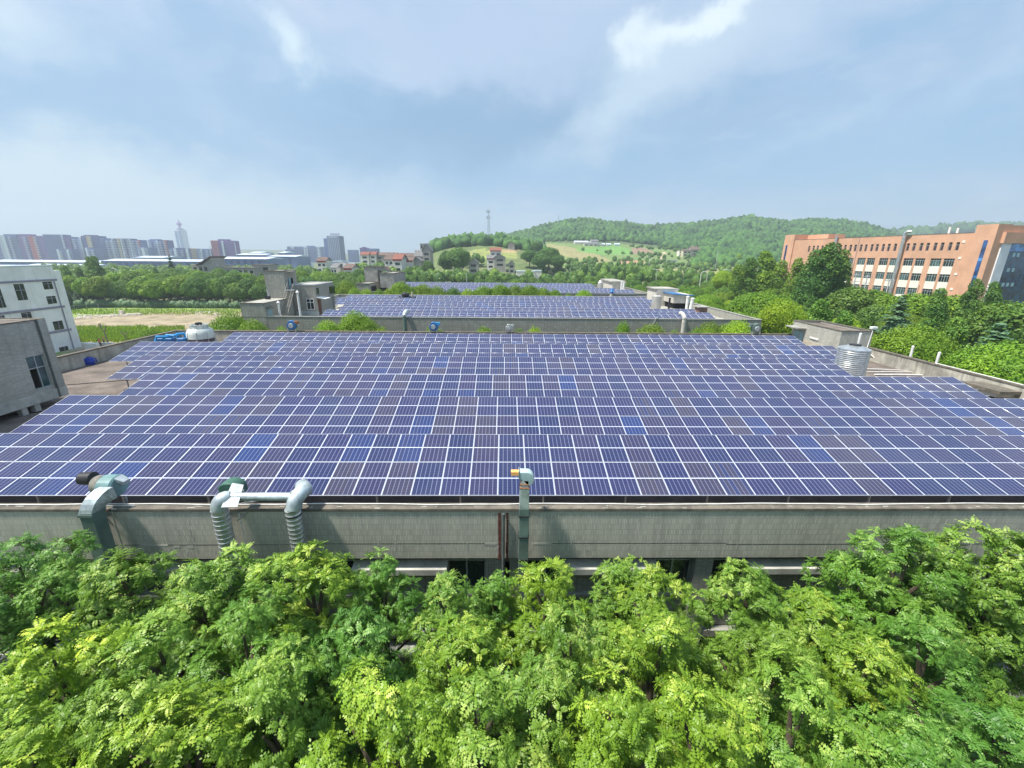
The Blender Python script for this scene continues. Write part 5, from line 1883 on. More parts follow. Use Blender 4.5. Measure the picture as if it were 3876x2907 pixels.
# grey hall with a stepped tower
HX = lambda cx: V(cx, 0)[0]
house('village_hall', HX(1985), HX(2115), V(0, 310)[1], 300, 'tall grey gabled hall with a green strip window', GREYT, wall=HSIDE, dep=12, rh=4.5, ridge='y', windows=1, cat='hall')
house('village_hall', HX(1850), HX(1985), V(0, 400)[1], 302, 'lower grey wing of the hall with hipped roof', GREYT, wall=HSIDE, dep=12, rh=4, windows=0, cat='hall')
house('village_hall', HX(1945), HX(2050), V(0, 195)[1], 312, 'square grey tower rising behind the gabled hall', HSIDE, wall=HSIDE, dep=5, flat=True, windows=2, cat='tower', storeys=1)
W2 = lambda cx, cy: (1600 + cx * .22604, 780 + cy * .22604)
house('village_house', W2(505, 0)[0], W2(655, 0)[0], W2(0, 885)[1], 290, 'white house with wide dark window under the dark crowned trees', REDT, trim=REDW, dep=8, windows=1)
house('village_house', W2(770, 0)[0], W2(930, 0)[0], W2(0, 945)[1], 292, 'house with grey roof and pale gable beside the dark trees', GREYT, dep=9, ridge='y', windows=1, wall=HSIDE)
house('village_house', W2(1130, 0)[0], W2(1310, 0)[0], W2(0, 745)[1], 345, 'tall pink and white house with red roof below the lattice mast', REDT, trim=mat('pink_trim', (.6, .33, .27), .8, .1, 1), dep=8)
house('village_house', W2(1078, 0)[0], W2(1200, 0)[0], W2(0, 875)[1], 330, 'white house with blue grey roof under the pink house', GREYT, wall=HWALL, trim=mat('magenta_trim', (.5, .12, .18), .8, .1, 1), dep=8, windows=1)
house('village_house', W2(1200, 0)[0], W2(1385, 0)[0], W2(0, 860)[1], 328, 'pale gabled barn beside the blue grey roofed house', GREYT, wall=HSIDE, dep=8, ridge='y', windows=1)
house('village_house', W2(1440, 0)[0], W2(1540, 0)[0], W2(0, 965)[1], 325, 'small grey gable house left of the round tree clump', GREYT, wall=HSIDE, dep=8, ridge='y', windows=1, zb=0)
house('shed', W2(1570, 0)[0], W2(1880, 0)[0], W2(0, 1095)[1], 300, 'low white sheds below the round tree clump', CITYW, wall=HWALL, dep=7, flat=True, windows=0, zb=0, cat='shed')
house('shed', W2(1880, 0)[0], W2(1990, 0)[0], W2(0, 1085)[1], 302, 'small white hut at the right end of the low sheds', CITYW, wall=HWALL, dep=7, flat=True, windows=0, zb=0, cat='shed')
house('village_house', W2(1430, 0)[0], W2(1540, 0)[0], W2(0, 640)[1], 420, 'brown roofed cottage among trees right of the mast hill', REDT, wall=HSIDE, dep=9, ridge='y', windows=0)
F3 = lambda cx, cy: (2050 + cx * .22604, 780 + cy * .22604)
house('farm_building', F3(555, 0)[0], F3(790, 0)[0], F3(0, 605)[1], 600, 'long low farm shed with pale green roof at the wood edge', CITYW, yb=924, dep=14, rh=2, windows=0, cat='farm building')
house('farm_building', F3(825, 0)[0], F3(950, 0)[0], F3(0, 585)[1], 605, 'grey two storey farmhouse at the wood edge', GREYT, yb=928, dep=10, rh=2, windows=3, cat='farm building')
house('farm_building', F3(715, 0)[0], F3(950, 0)[0], F3(0, 630)[1], 592, 'low grey roofed wing before the farmhouse', GREYT, yb=931, dep=8, rh=2, windows=3, cat='farm building')
house('farm_building', F3(955, 0)[0], F3(1010, 0)[0], F3(0, 610)[1], 598, 'cream farm annex right of the grey farmhouse', HWALL, yb=930, dep=8, flat=True, windows=0, cat='farm building')
for (l, r_, tp, lab) in ((1020, 1060, 640, 'first white tent-like hut right of the cream annex'), (1090, 1160, 642, 'second white tent-like hut in the farmyard'), (1225, 1262, 640, 'third white hut toward the wood'), (1268, 1308, 640, 'last white hut of the farmyard')):
    house('hut', F3(l, 0)[0], F3(r_, 0)[0], F3(0, tp)[1], 600, lab, CITYW, wall=CITYW, dep=6, rh=1.2, windows=0, cat='hut', group='white huts in the farmyard', yb=931)
K4 = lambda cx, cy: (2500 + cx * .22604, 780 + cy * .22604)
YH = 480
house('villa', K4(385, 0)[0], K4(520, 0)[0], K4(0, 745)[1], YH, 'cream villa wing with arcade below the wooded hill', BROWNT, yb=974, dep=12, rh=1.5, windows=2, cat='house', wall=mat('cream_wall', (.55, .50, .36), .85, .1, .5))
house('villa', K4(520, 0)[0], K4(662, 0)[0], K4(0, 730)[1], YH, 'brown roofed main block of the cream villa below the hill', BROWNT, yb=973, dep=12, rh=3.5, windows=1, cat='house', wall=mat('cream_wall', (.55, .50, .36), .85, .1, .5))
house('villa', K4(320, 0)[0], K4(384, 0)[0], K4(0, 745)[1], YH + 3, 'white rounded porch at the left of the cream villa', BROWNT, yb=972, dep=8, rh=.6, windows=2, cat='house', flat=True)
house('shed', K4(110, 0)[0], K4(280, 0)[0], K4(0, 905)[1], 420, 'small white shed cluster left of the villa', CITYW, yb=993, dep=6, flat=True, windows=2, cat='shed')
house('shed', K4(1780, 0)[0], K4(1880, 0)[0], K4(0, 765)[1], 330, 'pale shed at the wood edge left of the orange building', CITYW, yb=968, dep=6, flat=True, windows=0, cat='shed')
house('shed', K4(1640, 0)[0], K4(1700, 0)[0], K4(0, 785)[1], 335, 'tiny white hut beside the pale shed at the wood edge', CITYW, yb=972, dep=6, flat=True, windows=0, cat='shed')

# pavilion and low grey building behind the left tree belt
i6 = lambda cx, cy: (450 + cx * .22604, 800 + cy * .22604)
Yv = 250
t_ = thing('pavilion', 'grey building with a steep single-pitch brown roof behind the left tree belt', 'building', (0, Yv, 0))
a_, b_, c_, d_ = px(*i6(1220, 940), Y=Yv), px(*i6(1540, 765), Y=Yv), px(*i6(1400, 880), Y=Yv), px(*i6(1655, 890), Y=Yv)
MB().box(a_[0], d_[0], Yv, Yv + 14, 0, d_[2] - .3).build('wall', HSIDE, t_)
MB().prism([(a_[0] + 4, Yv + .2, a_[2] + .2), (b_[0] - .3, Yv + .2, a_[2] + .2), (b_[0] - .3, Yv + .2, b_[2] - .4)], (0, 12, 0)).build('gable', HSIDE, t_)
MB().prism([(a_[0] + 3, Yv - 1, a_[2] + 1.0), (b_[0], Yv - 1, b_[2]), (b_[0], Yv - 1, b_[2] + .5), (a_[0] + 3, Yv - 1, a_[2] + 1.4)], (0, 15, 0)).build('roof', BROWNT, t_)
for k in range(3):
    MB().box(a_[0] + 1 + 3.0 * k, a_[0] + 2.6 + 3.0 * k, Yv - .05, Yv, d_[2] - 3.5, d_[2] - 1.5).build('window', GDARK, t_)
house('low_building', i6(1690, 0)[0], i6(2212, 0)[0] + 10, i6(0, 950)[1], 235, 'long low grey building behind the left tree belt', CAP, wall=HSIDE, dep=9, flat=True, windows=6, cat='building')
house('low_building', h2(1300, 0)[0], h2(1550, 0)[0], h2(0, 85)[1], 246, 'grey upper storey box on the long low building', CAP, wall=HSIDE, dep=9, flat=True, windows=2, cat='building', storeys=1)

# ------------------------------------------------------------------ the city on the left horizon
YCI = 830.0


def city(l, r_, top, main, lab, Y_=YCI, acc=None, accx=None, cap_=None, dep=16, balc=True, rib=None):
    a_, b_ = px(l, top, Y=Y_), px(r_, top, Y=Y_)
    x0, x1, zt = a_[0], b_[0], b_[2]
    k_ = Y_ / 830
    t2 = thing('apartment_block', lab, 'apartment block', ((x0 + x1) / 2, Y_, 0))
    MB().box(x0, x1, Y_, Y_ + dep * k_, 0, zt).build('wall', main, t2)
    if cap_ is not None:
        c0, c1, ct_ = cap_
        p_, q_ = px(c0, ct_, Y=Y_ + 2), px(c1, ct_, Y=Y_ + 2)
        MB().box(p_[0], q_[0], Y_ + 2, Y_ + dep * k_ - 2, zt, p_[2]).build('roof_house', main, t2)
    if acc is not None:
        for (f0, f1, mm) in acc:
            MB().box(x0 + (x1 - x0) * f0, x0 + (x1 - x0) * f1, Y_ - .8 * k_, Y_ + .1, 0, zt - .5).build('facade_strip', mm, t2)
    if not balc:
        m3 = MB()
        n = max(3, int((x1 - x0) / 5 / k_))
        z = 3.0
        while z < zt - 2.5:
            for i in range(n):
                xc = x0 + (x1 - x0) * (i + .5) / n
                m3.box(xc - 1.5 * k_, xc + 1.5 * k_, Y_ - .86 * k_, Y_ - .8 * k_, z, z + 1.5 * k_)
            z += 3.2 * k_
        m3.build('window', CITYG if main is CITYD else CITYD, t2)
    if balc:
        m2 = MB()
        n = max(2, int((x1 - x0) / 9 / k_))
        z = 3.0
        while z < zt - 3:
            for i in range(n):
                xc = x0 + (x1 - x0) * (i + .5) / n
                if (i + int(x0)) % 2 == 0 or n < 3:
                    m2.box(xc - 2.4 * k_, xc + 2.4 * k_, Y_ - 1.3 * k_, Y_, z, z + 1.1)
            z += 3.0 * k_
        m2.build('balcony', CITYW, t2)
        m3 = MB()
        z = 2.0
        while z < zt - 2.5:
            m3.box(x0 + 1, x1 - 1, Y_ - .05, Y_, z + 1.3, z + 2.6)
            z += 3.0 * k_
        m3.build('window', CITYD, t2)
    return t2


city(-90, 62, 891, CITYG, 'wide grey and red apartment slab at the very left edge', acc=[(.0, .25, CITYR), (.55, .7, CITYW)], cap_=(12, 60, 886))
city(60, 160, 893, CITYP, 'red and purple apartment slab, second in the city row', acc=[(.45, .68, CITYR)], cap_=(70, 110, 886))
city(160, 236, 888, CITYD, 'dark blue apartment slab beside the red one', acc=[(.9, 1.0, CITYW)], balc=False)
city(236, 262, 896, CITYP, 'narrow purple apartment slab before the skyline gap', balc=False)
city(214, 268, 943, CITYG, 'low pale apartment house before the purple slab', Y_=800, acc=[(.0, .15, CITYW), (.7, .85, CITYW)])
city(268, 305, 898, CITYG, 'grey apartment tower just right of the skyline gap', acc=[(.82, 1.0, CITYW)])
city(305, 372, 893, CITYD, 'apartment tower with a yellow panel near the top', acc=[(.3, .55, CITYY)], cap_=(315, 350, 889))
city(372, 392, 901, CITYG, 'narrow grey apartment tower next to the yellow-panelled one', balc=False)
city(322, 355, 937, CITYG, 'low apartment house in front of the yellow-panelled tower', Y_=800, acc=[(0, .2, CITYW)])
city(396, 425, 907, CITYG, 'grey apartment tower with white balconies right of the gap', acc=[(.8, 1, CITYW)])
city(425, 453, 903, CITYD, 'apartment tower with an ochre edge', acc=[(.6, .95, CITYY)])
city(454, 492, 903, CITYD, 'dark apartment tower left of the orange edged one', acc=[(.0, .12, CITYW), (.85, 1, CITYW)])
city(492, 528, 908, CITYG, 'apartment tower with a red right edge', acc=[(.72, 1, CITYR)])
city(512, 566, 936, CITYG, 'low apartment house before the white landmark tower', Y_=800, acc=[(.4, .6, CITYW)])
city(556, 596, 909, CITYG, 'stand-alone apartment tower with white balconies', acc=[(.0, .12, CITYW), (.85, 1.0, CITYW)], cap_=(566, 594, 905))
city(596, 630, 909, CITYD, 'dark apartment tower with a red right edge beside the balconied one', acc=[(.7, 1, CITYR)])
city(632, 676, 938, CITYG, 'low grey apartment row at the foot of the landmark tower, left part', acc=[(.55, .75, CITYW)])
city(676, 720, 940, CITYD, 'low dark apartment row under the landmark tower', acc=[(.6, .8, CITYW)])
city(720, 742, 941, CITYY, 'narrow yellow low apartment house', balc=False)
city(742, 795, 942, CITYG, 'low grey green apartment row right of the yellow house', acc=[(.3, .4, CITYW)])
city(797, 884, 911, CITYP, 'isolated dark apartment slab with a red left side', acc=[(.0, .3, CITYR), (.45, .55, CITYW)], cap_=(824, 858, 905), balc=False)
city(1086, 1226, 934, CITYG, 'hazy row of grey apartment blocks left of the sign tower', Y_=1150, acc=[(.1, .2, CITYW), (.45, .55, CITYW), (.8, .9, CITYW)], balc=False, cap_=(1160, 1180, 930))
city(1080, 1103, 944, CITYG, 'low hazy block at the left end of the grey row', Y_=1100, balc=False)
city(1315, 1347, 946, CITYG, 'small hazy block right of the sign tower', Y_=1100, balc=False)
city(1361, 1388, 938, CITYP, 'small purple apartment block in the distance above the red roofs', Y_=900, balc=False, cap_=(1370, 1380, 935))
city(1388, 1427, 941, CITYG, 'blue grey distant apartment block above the red roofs', Y_=900, balc=False)
city(1590, 1612, 921, CITYW, 'pale distant block behind the grey hall', Y_=900, balc=False)
city(1612, 1640, 920, CITYW, 'second pale distant block behind the mast hill', Y_=900, balc=False)

# sign tower
Yq = 760
t_ = thing('office_tower', 'tall lilac grey office tower with roof sign above the village', 'tower', (px(1250, 950, Y=Yq)[0], Yq, 0))
a_, b_ = px(1222, 902, Y=Yq), px(1237, 902, Y=Yq)
MB().box(a_[0], b_[0], Yq + 2, Yq + 20, 0, a_[2]).build('wing', CITYG, t_)
c_, d_ = px(1236, 892, Y=Yq), px(1284, 893, Y=Yq)
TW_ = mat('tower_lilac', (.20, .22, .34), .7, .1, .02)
MB().box(b_[0], d_[0], Yq, Yq + 20, 0, c_[2]).build('wall', TW_, t_)
MB().box(b_[0] + 3, d_[0] - 3, Yq - .3, Yq, c_[2] - 3, c_[2] - 1.5).build('top_band', CITYW, t_)
m_ = MB()
for k in range(7):
    x_ = b_[0] + 2 + (d_[0] - b_[0] - 4) * k / 6
    m_.box(x_ - .3, x_ + .3, Yq - .4, Yq, 2, c_[2] - 4)
m_.build('rib', CITYW, t_)
sg = MB()
for k in range(4):
    x_ = b_[0] + 6 + 4.2 * k
    z_ = c_[2] + .8
    for (u0, u1, v0, v1) in ((0, 3, 0, .35), (0, 3, 2.6, 3), (0, .4, .35, 2.6), (2.6, 3, .35, 2.6), (.6, 2.4, 1.2, 1.6), (1.3, 1.7, .35, 1.2), (1.3, 1.7, 1.6, 2.6)):
        sg.box(x_ + u0, x_ + u1, Yq + 1, Yq + 1.4, z_ + v0, z_ + v1)
    sg.box(x_ + 1.4, x_ + 1.6, Yq + 1.4, Yq + 1.6, c_[2], z_ + .3)
sg.build('roof_sign', CITYP, t_)

# pale landmark tower with a ball and spire
Yl = 1900
t_ = thing('landmark_tower', 'very distant pale blue tower topped by a ball and spire', 'tower', (px(690, 950, Y=Yl)[0], Yl, 0))
a_, b_ = px(664, 869, Y=Yl), px(701, 870, Y=Yl)
xm, rw = (a_[0] + b_[0]) / 2, (b_[0] - a_[0]) / 2
zt = a_[2]
MB().lathe([(rw * 1.03, 0), (rw, zt)], (xm, Yl, 0), 10).build('shaft', CITYW, t_)
m_ = MB()
for k in range(5):
    x_ = xm - rw * .75 + rw * 1.5 * k / 4
    if k % 2:
        m_.box(x_ - 4, x_ + 4, Yl - rw * 1.02, Yl - rw * .7, 10, zt - 6)
m_.build('glass_strip', CITYB, t_)
zc = lambda y_: px(680, y_, Y=Yl)[2]
MB().lathe([(rw * .55, zt), (rw * .55, zc(865)), (3, zc(863)), (3, zc(857)), (6, zc(853)), (9, zc(850)), (11, zc(847)), (7, zc(844)), (3.5, zc(841)), (1.2, zc(836)), (.5, zc(830))], (xm, Yl, 0), 14).build('ball_and_spire', CITYP, t_, True)
for (xx, yt, lab, Y_) in ((888, 917, 'thin pale mast right of the isolated slab', 830), (793, 930, 'thin pale mast left of the isolated slab', 830)):
    p_ = px(xx, yt, Y=Y_)
    one(MB().tube([(p_[0], Y_, 0), (p_[0], Y_, p_[2])], [1.2, .6], 8), 'chimney', CITYW, lab, 'chimney', (p_[0], Y_, 0), 'distant masts')

# long white sheds before the city
for (l, r_, top, bt, Y_, lab) in ((-60, 400, 987, 1000, 520, 'very long low white factory shed under the city row'), (60, 330, 1004, 1012, 440, 'nearer white shed roof behind the left trees'), (380, 760, 984, 1000, 500, 'long white shed roof right of the first one'),
                                (505, 622, 972, 984, 600, 'low grey slab roofed hall before the apartment towers'), (800, 1010, 976, 990, 480, 'white terraced building with dark openings'), (890, 1000, 962, 975, 640, 'pale low block with grey windows right of the isolated slab'),
                                (1010, 1120, 968, 978, 560, 'pale low roofs left of the grey row'), (1050, 1075, 955, 966, 620, 'small pinkish building with a roof turret'), (940, 985, 955, 962, 700, 'flat white block with roof boxes in the low town')):
    a_, b_ = px(l, top, Y=Y_), px(r_, top, Y=Y_)
    t_ = thing('white_shed', lab, 'shed', ((a_[0] + b_[0]) / 2, Y_, 0))
    MB().box(a_[0], b_[0], Y_, Y_ + 40, 0, a_[2] - .8).build('wall', CITYG, t_)
    MB().prism([(a_[0], Y_ - 1, a_[2] - .8), (a_[0], Y_ + 20, a_[2] + 1.2), (a_[0], Y_ + 41, a_[2] - .8)], (b_[0] - a_[0], 0, 0)).build('roof', CITYW, t_)
    m_ = MB()
    k = 0
    x_ = a_[0] + 4
    while x_ < b_[0] - 4 and k < 40:
        m_.box(x_, x_ + 3.2, Y_ - .1, Y_, 2, max(2.6, a_[2] - 2.5))
        x_ += 7.5
        k += 1
    m_.build('window', CITYD, t_)
for k in range(26):
    x_ = px(rnd.uniform(880, 1330), 960, Y=700)[0]
    Y_ = rnd.uniform(600, 900)
    x_ = px(rnd.uniform(900, 1330), 960, Y=Y_)[0]
    wd, hh = rnd.uniform(10, 26), rnd.uniform(8, 15)
    mm = rnd.choice([CITYW, CITYG, CITYW, HWALL])
    t_ = thing('town_house', '%s flat roofed block in the hazy low town left of the village' % {'city_pale': 'pale', 'city_grey': 'grey', 'house_wall': 'cream'}[mm.name], 'building', (x_, Y_, 0), 'low town blocks %s' % mm.name.replace('_', ' '))
    MB().box(x_, x_ + wd, Y_, Y_ + 12, 0, hh).build('wall', mm, t_)
    m_ = MB()
    z = 2
    while z < hh - 1.5:
        m_.box(x_ + 1, x_ + wd - 1, Y_ - .06, Y_, z, z + 1.2)
        z += 3
    m_.build('window', CITYD, t_)

# lattice telecom mast on the small hill
Ym = 470
b0 = px(1849, 905, Y=Ym)
zb_ = float(H(b0[0], Ym)) - .5
ztp = px(1849, 788, Y=Ym)[2]
t_ = thing('telecom_mast', 'slim grey telecom mast with two antenna rings on the small hill', 'mast', (b0[0], Ym, zb_))
MST = mat('mast_grey', (.38, .40, .44), .6, .1, 1, metal=.3)
m_ = MB()
hgt = ztp - zb_
for k in range(3):
    a = 2 * math.pi * k / 3
    m_.tube([(b0[0] + 1.9 * math.cos(a), Ym + 1.9 * math.sin(a), zb_), (b0[0] + .5 * math.cos(a), Ym + .5 * math.sin(a), ztp - 3)], .16, 6)
for i in range(16):
    z0, z1 = zb_ + hgt * i / 17, zb_ + hgt * (i + 1) / 17
    r0, r1 = 1.9 - 1.4 * i / 17, 1.9 - 1.4 * (i + 1) / 17
    for k in range(3):
        a, b_ = 2 * math.pi * k / 3, 2 * math.pi * (k + 1) / 3
        m_.bar((b0[0] + r0 * math.cos(a), Ym + r0 * math.sin(a), z0), (b0[0] + r1 * math.cos(b_), Ym + r1 * math.sin(b_), z1), .1)
        m_.bar((b0[0] + r1 * math.cos(a), Ym + r1 * math.sin(a), z1), (b0[0] + r1 * math.cos(b_), Ym + r1 * math.sin(b_), z1), .08)
m_.build('lattice', MST, t_)
m_ = MB()
for zz_ in (ztp - 3.2, ztp - 9.0):
    for k in range(6):
        a = 2 * math.pi * k / 6
        c_ = (b0[0] + 1.9 * math.cos(a), Ym + 1.9 * math.sin(a), zz_)
        m_.box(c_[0] - .18, c_[0] + .18, c_[1] - .15, c_[1] + .15, zz_ - 1.2, zz_ + 1.2)
        m_.bar((b0[0], Ym, zz_ - .4), c_, .09)
m_.build('antenna', MST, t_)
MB().tube([(b0[0], Ym, ztp - 3.5), (b0[0], Ym, ztp + 1.5)], .07, 6).build('lightning_rod', MST, t_)
house('mast_hut', 1863, 1890, 901, 468, 'small pale hut at the foot of the telecom mast', CITYW, wall=CITYW, dep=4, flat=True, windows=0, cat='hut')
p_ = px(2115, 814, Y=930)
one(MB().tube([(p_[0], 930, float(H(p_[0], 930)) - 1), (p_[0], 930, p_[2])], [.9, .5], 6), 'hill_mast', MST, 'tiny mast on top of the wooded hill', 'mast', (p_[0], 930, float(H(p_[0], 930))))

# utility poles, lamps
POLE = mat('pole_concrete', (.52, .53, .52), .8, .1, 1)
for (xx, yt, yb, Y_, lab, arms) in ((2680, 1020, 1060, 230, 'pale concrete pole among trees right of the centre', 0), (1915, 1002, 1032, 300, 'thin pole before the pale gabled barn', 0), (2460, 968, 990, 420, 'small power pole in the fields', 1), (2717, 950, 975, 430, 'thin pole at the wood edge right of the villa', 0),
                               (1766, 1035, 1055, 215, 'white street lamp pole among the yellow green trees', 0), (1790, 948, 975, 380, 'thin pole on the meadow below the mast', 0),
                               (3242, 1035, 1090, 120, 'left power pole with cross arm before the orange building', 2), (3285, 1040, 1090, 118, 'middle power pole with cross arm before the orange building', 2), (3368, 1055, 1100, 112, 'right power pole with cross arm before the orange building', 2)):
    tp = px(xx, yt, Y=Y_)
    zb_ = max(0, float(H(tp[0], Y_)) - .3)
    t_ = thing('power_pole' if arms else 'pole', lab, 'pole', (tp[0], Y_, zb_), 'poles beyond the roofs')
    MB().tube([(tp[0], Y_, zb_), (tp[0], Y_, tp[2])], [.2, .13], 8).build('post', POLE, t_, True)
    m_ = MB()
    if arms:
        m_.bar((tp[0] - 1.3, Y_, tp[2] - .5), (tp[0] + 1.3, Y_, tp[2] - .5), .12)
        if arms > 1:
            m_.bar((tp[0] - 1.5, Y_, tp[2] - 2.2), (tp[0] + 1.5, Y_, tp[2] - 2.2), .12)
            for s_ in (-1.1, -.4, .4, 1.1):
                m_.box(tp[0] + s_ - .07, tp[0] + s_ + .07, Y_ - .07, Y_ + .07, tp[2] - .44, tp[2] - .1)
        m_.build('cross_arms', POLE, t_)
    else:
        MB().lathe([(.22, 0), (.22, .12), (.03, .2)], (tp[0], Y_, tp[2]), 8).build('cap', POLE, t_)
for (xx, yt, Y_, sd_, lab) in ((892, 1016, 205, -1, ''),):
    pass
# curved street lamps above the left belt and the right belt
for (xx, yt, Y_, sd_, lab) in ((443, 1020, 200, -1, 'white curved street lamp sticking out of the left tree belt'), (2487, 1020, 215, -1, 'white curved street lamp left of the yellow bushes'), (2655, 1030, 190, 1, 'white curved street lamp by the yellow trees'), (2735, 1022, 190, 1, 'white curved street lamp above the yellow trees')):
    tp = px(xx, yt, Y=Y_)
    t_ = thing('street_lamp', lab, 'street lamp', (tp[0], Y_, 0), 'street lamps in the tree belts')
    MB().tube([(tp[0], Y_, 0), (tp[0], Y_, tp[2] - .6), (tp[0] + sd_ * .4, Y_, tp[2]), (tp[0] + sd_ * 1.6, Y_, tp[2] + .25)], .11, 8).build('post', WPVC, t_, True)
    MB().box(tp[0] + sd_ * 2.0 - .5, tp[0] + sd_ * 2.0 + .5, Y_ - .2, Y_ + .2, tp[2] + .2, tp[2] + .36).build('lamp_head', WPVC, t_)

# ------------------------------------------------------------------ the field on the left
fa, fb_ = px(236, 1172, z=0), px(920, 1166, z=0)
mid_ = [px(x_, y_, z=0) for x_, y_ in ((236, 1178), (330, 1168), (420, 1163), (600, 1162), (760, 1164), (940, 1166))]
t_ = thing('mesh_fence', 'green mesh fence with pale posts along the far side of the bare field', 'fence', tuple(mid_[0]))
FEN = mat('fence_green', (.045, .085, .05), .8, .2, 1)
m_, p2, rl = MB(), MB(), MB()
for a_, b_ in zip(mid_[:-1], mid_[1:]):
    L_ = np.linalg.norm(b_ - a_)
    n = int(L_ / 3.2)
    m_.bar(a_ + (0, 0, .75), b_ + (0, 0, .75), .03, 1.3)
    rl.bar(a_ + (0, 0, 1.48), b_ + (0, 0, 1.48), .09, .09)
    for k in range(n):
        q = a_ + (b_ - a_) * k / n
        p2.box(q[0] - .09, q[0] + .09, q[1] - .2, q[1] - .05, 0, 1.6)
m_.build('mesh', FEN, t_)
rl.build('top_rail', mat('rail_green', (.16, .24, .14), .7, .1, 1), t_)
p2.build('post', CONC_L, t_)
# clipped dark hedge behind it
# rubble on the bare earth
rb = MB()
RUB = mat('rubble', (.62, .56, .48), .9, .3, 2)
for k in range(170):
    xx, yy = rnd.choice([(rnd.gauss(390, 40), rnd.gauss(1196, 3)), (rnd.gauss(470, 25), rnd.gauss(1190, 2)), (rnd.gauss(300, 35), rnd.gauss(1203, 3)), (rnd.gauss(800, 35), rnd.gauss(1188, 4))])
    if xx < 245:
        continue
    q = px(xx, yy, z=0)
    s_ = rnd.uniform(.15, .7)
    rb.obox((q[0], q[1], s_ * .15), (math.cos(k), math.sin(k), 0), (-math.sin(k), math.cos(k), 0), (0, 0, 1), s_ * 1.6, s_, s_ * .5)
one(rb, 'rubble', RUB, 'pale broken rubble scattered on the bare earth field', 'rubble', (-110, 140, 0), kind='stuff')
q = px(463, 1192, z=0)
one(MB().obox((q[0], q[1], .7), (1, 0, 0), (0, 1, 0), (0, 0, 1), 1.1, .9, 1.6).obox((q[0] + 3.6, q[1] + .3, .3), (1, 0, 0), (0, 1, 0), (0, 0, 1), 5.0, .8, .4), 'concrete_block', RUB, 'upright concrete block with a slab beside it on the bare field', 'block', tuple(q))
a_, b_ = px(268, 1308, z=0), px(432, 1309, z=0)
one(MB().bar(a_ + (0, 0, .35), b_ + (0, 0, .35), .5, .7), 'low_wall', WPVC, 'low white wall at the near side of the field', 'wall', tuple(a_))
a_ = px(352, 1322, z=0)
one(MB().box(a_[0] - 1.3, a_[0] + 1.3, a_[1] - .4, a_[1] + .4, 0, 1.3), 'site_box', WPVC, 'white site box standing before the low white wall', 'box', tuple(a_))


def person(p, lab, shirt, phase):
    """one skinned figure standing at p, bending a little forward, with hair and clothes as children"""
    x_, y_, z_ = p
    V_ = [(0, 0, .95), (0, .02, 1.2), (0, .08, 1.42), (0, .12, 1.52), (0, .15, 1.66), (.10, 0, .90), (.12, -.03, .50), (.13, 0, .07), (.13, .14, .04),
          (-.10, 0, .90), (-.12, .06, .50), (-.13, 0, .07), (-.13, .14, .04), (.19, .07, 1.40), (.27, .1, 1.12), (.25, .26, .92), (-.19, .07, 1.40), (-.27, .12, 1.14), (-.22, .32, 1.0)]
    E_ = [(0, 1), (1, 2), (2, 3), (3, 4), (0, 5), (5, 6), (6, 7), (7, 8), (0, 9), (9, 10), (10, 11), (11, 12), (2, 13), (13, 14), (14, 15), (2, 16), (16, 17), (17, 18)]
    rr = [.16, .14, .15, .06, .11, .10, .065, .045, .035, .10, .065, .045, .035, .06, .045, .035, .06, .045, .035]
    me_ = bpy.data.meshes.new('person')
    me_.from_pydata(V_, E_, [])
    o = bpy.data.objects.new('person', me_)
    col.objects.link(o)
    o.location = (x_, y_, z_)
    o.rotation_euler = (0, 0, phase)
    m2 = o.modifiers.new('skin', 'SKIN')
    for i, v_ in enumerate(me_.skin_vertices[0].data):
        v_.radius = (rr[i], rr[i])
        v_.use_root = i == 0
    s2 = o.modifiers.new('sub', 'SUBSURF')
    s2.levels = s2.render_levels = 1
    me_.materials.append(mat('skin_tone', (.38, .22, .15), .6, .1, 5))
    tag(o, lab, 'person', 'workers at the field edge')
    ORG[o.name] = np.zeros(3)
    k = MB().lathe([(.17, .85), (.19, 1.0), (.18, 1.25), (.21, 1.40), (.10, 1.50)], (0, .04, 0), 14)
    k.build('shirt', shirt, o, True)
    k = MB().lathe([(.075, .08), (.10, .5), (.13, .92)], (.11, 0, 0), 10).lathe([(.075, .08), (.10, .5), (.13, .92)], (-.11, 0, 0), 10)
    k.build('trousers', mat('dark_trousers', (.03, .035, .05), .9, .2, 5), o, True)
    k = MB().lathe([(.15, 1.68), (.13, 1.74), (.09, 1.80), (.01, 1.82)], (0, .15, 0), 14)
    k.build('helmet', mat('red_helmet', (.55, .07, .04), .4, .1, 5), o, True)


SH1 = mat('orange_shirt', (.55, .16, .08), .8, .1, 5)
SH2 = mat('brown_shirt', (.30, .12, .10), .8, .1, 5)
for (xx, yy, lab, sh, ph_) in ((381, 1311, 'person in an orange shirt and red helmet standing behind the low white wall', SH1, .5), (396, 1305, 'person in a brown shirt and red helmet bending behind the other worker', SH2, -.8)):
    q = px(xx, yy, z=0)
    person((q[0], q[1], 0), lab, sh, ph_)

# ------------------------------------------------------------------ trees
def rot_to(d, spin):
    """matrix whose z axis is d"""
    d = d / np.linalg.norm(d)
    a = np.cross(d, [0.3, 0.5, 0.81])
    a /= np.linalg.norm(a)
    b = np.cross(d, a)
    c_, s_ = math.cos(spin), math.sin(spin)
    return np.stack([a * c_ + b * s_, -a * s_ + b * c_, d], 1)


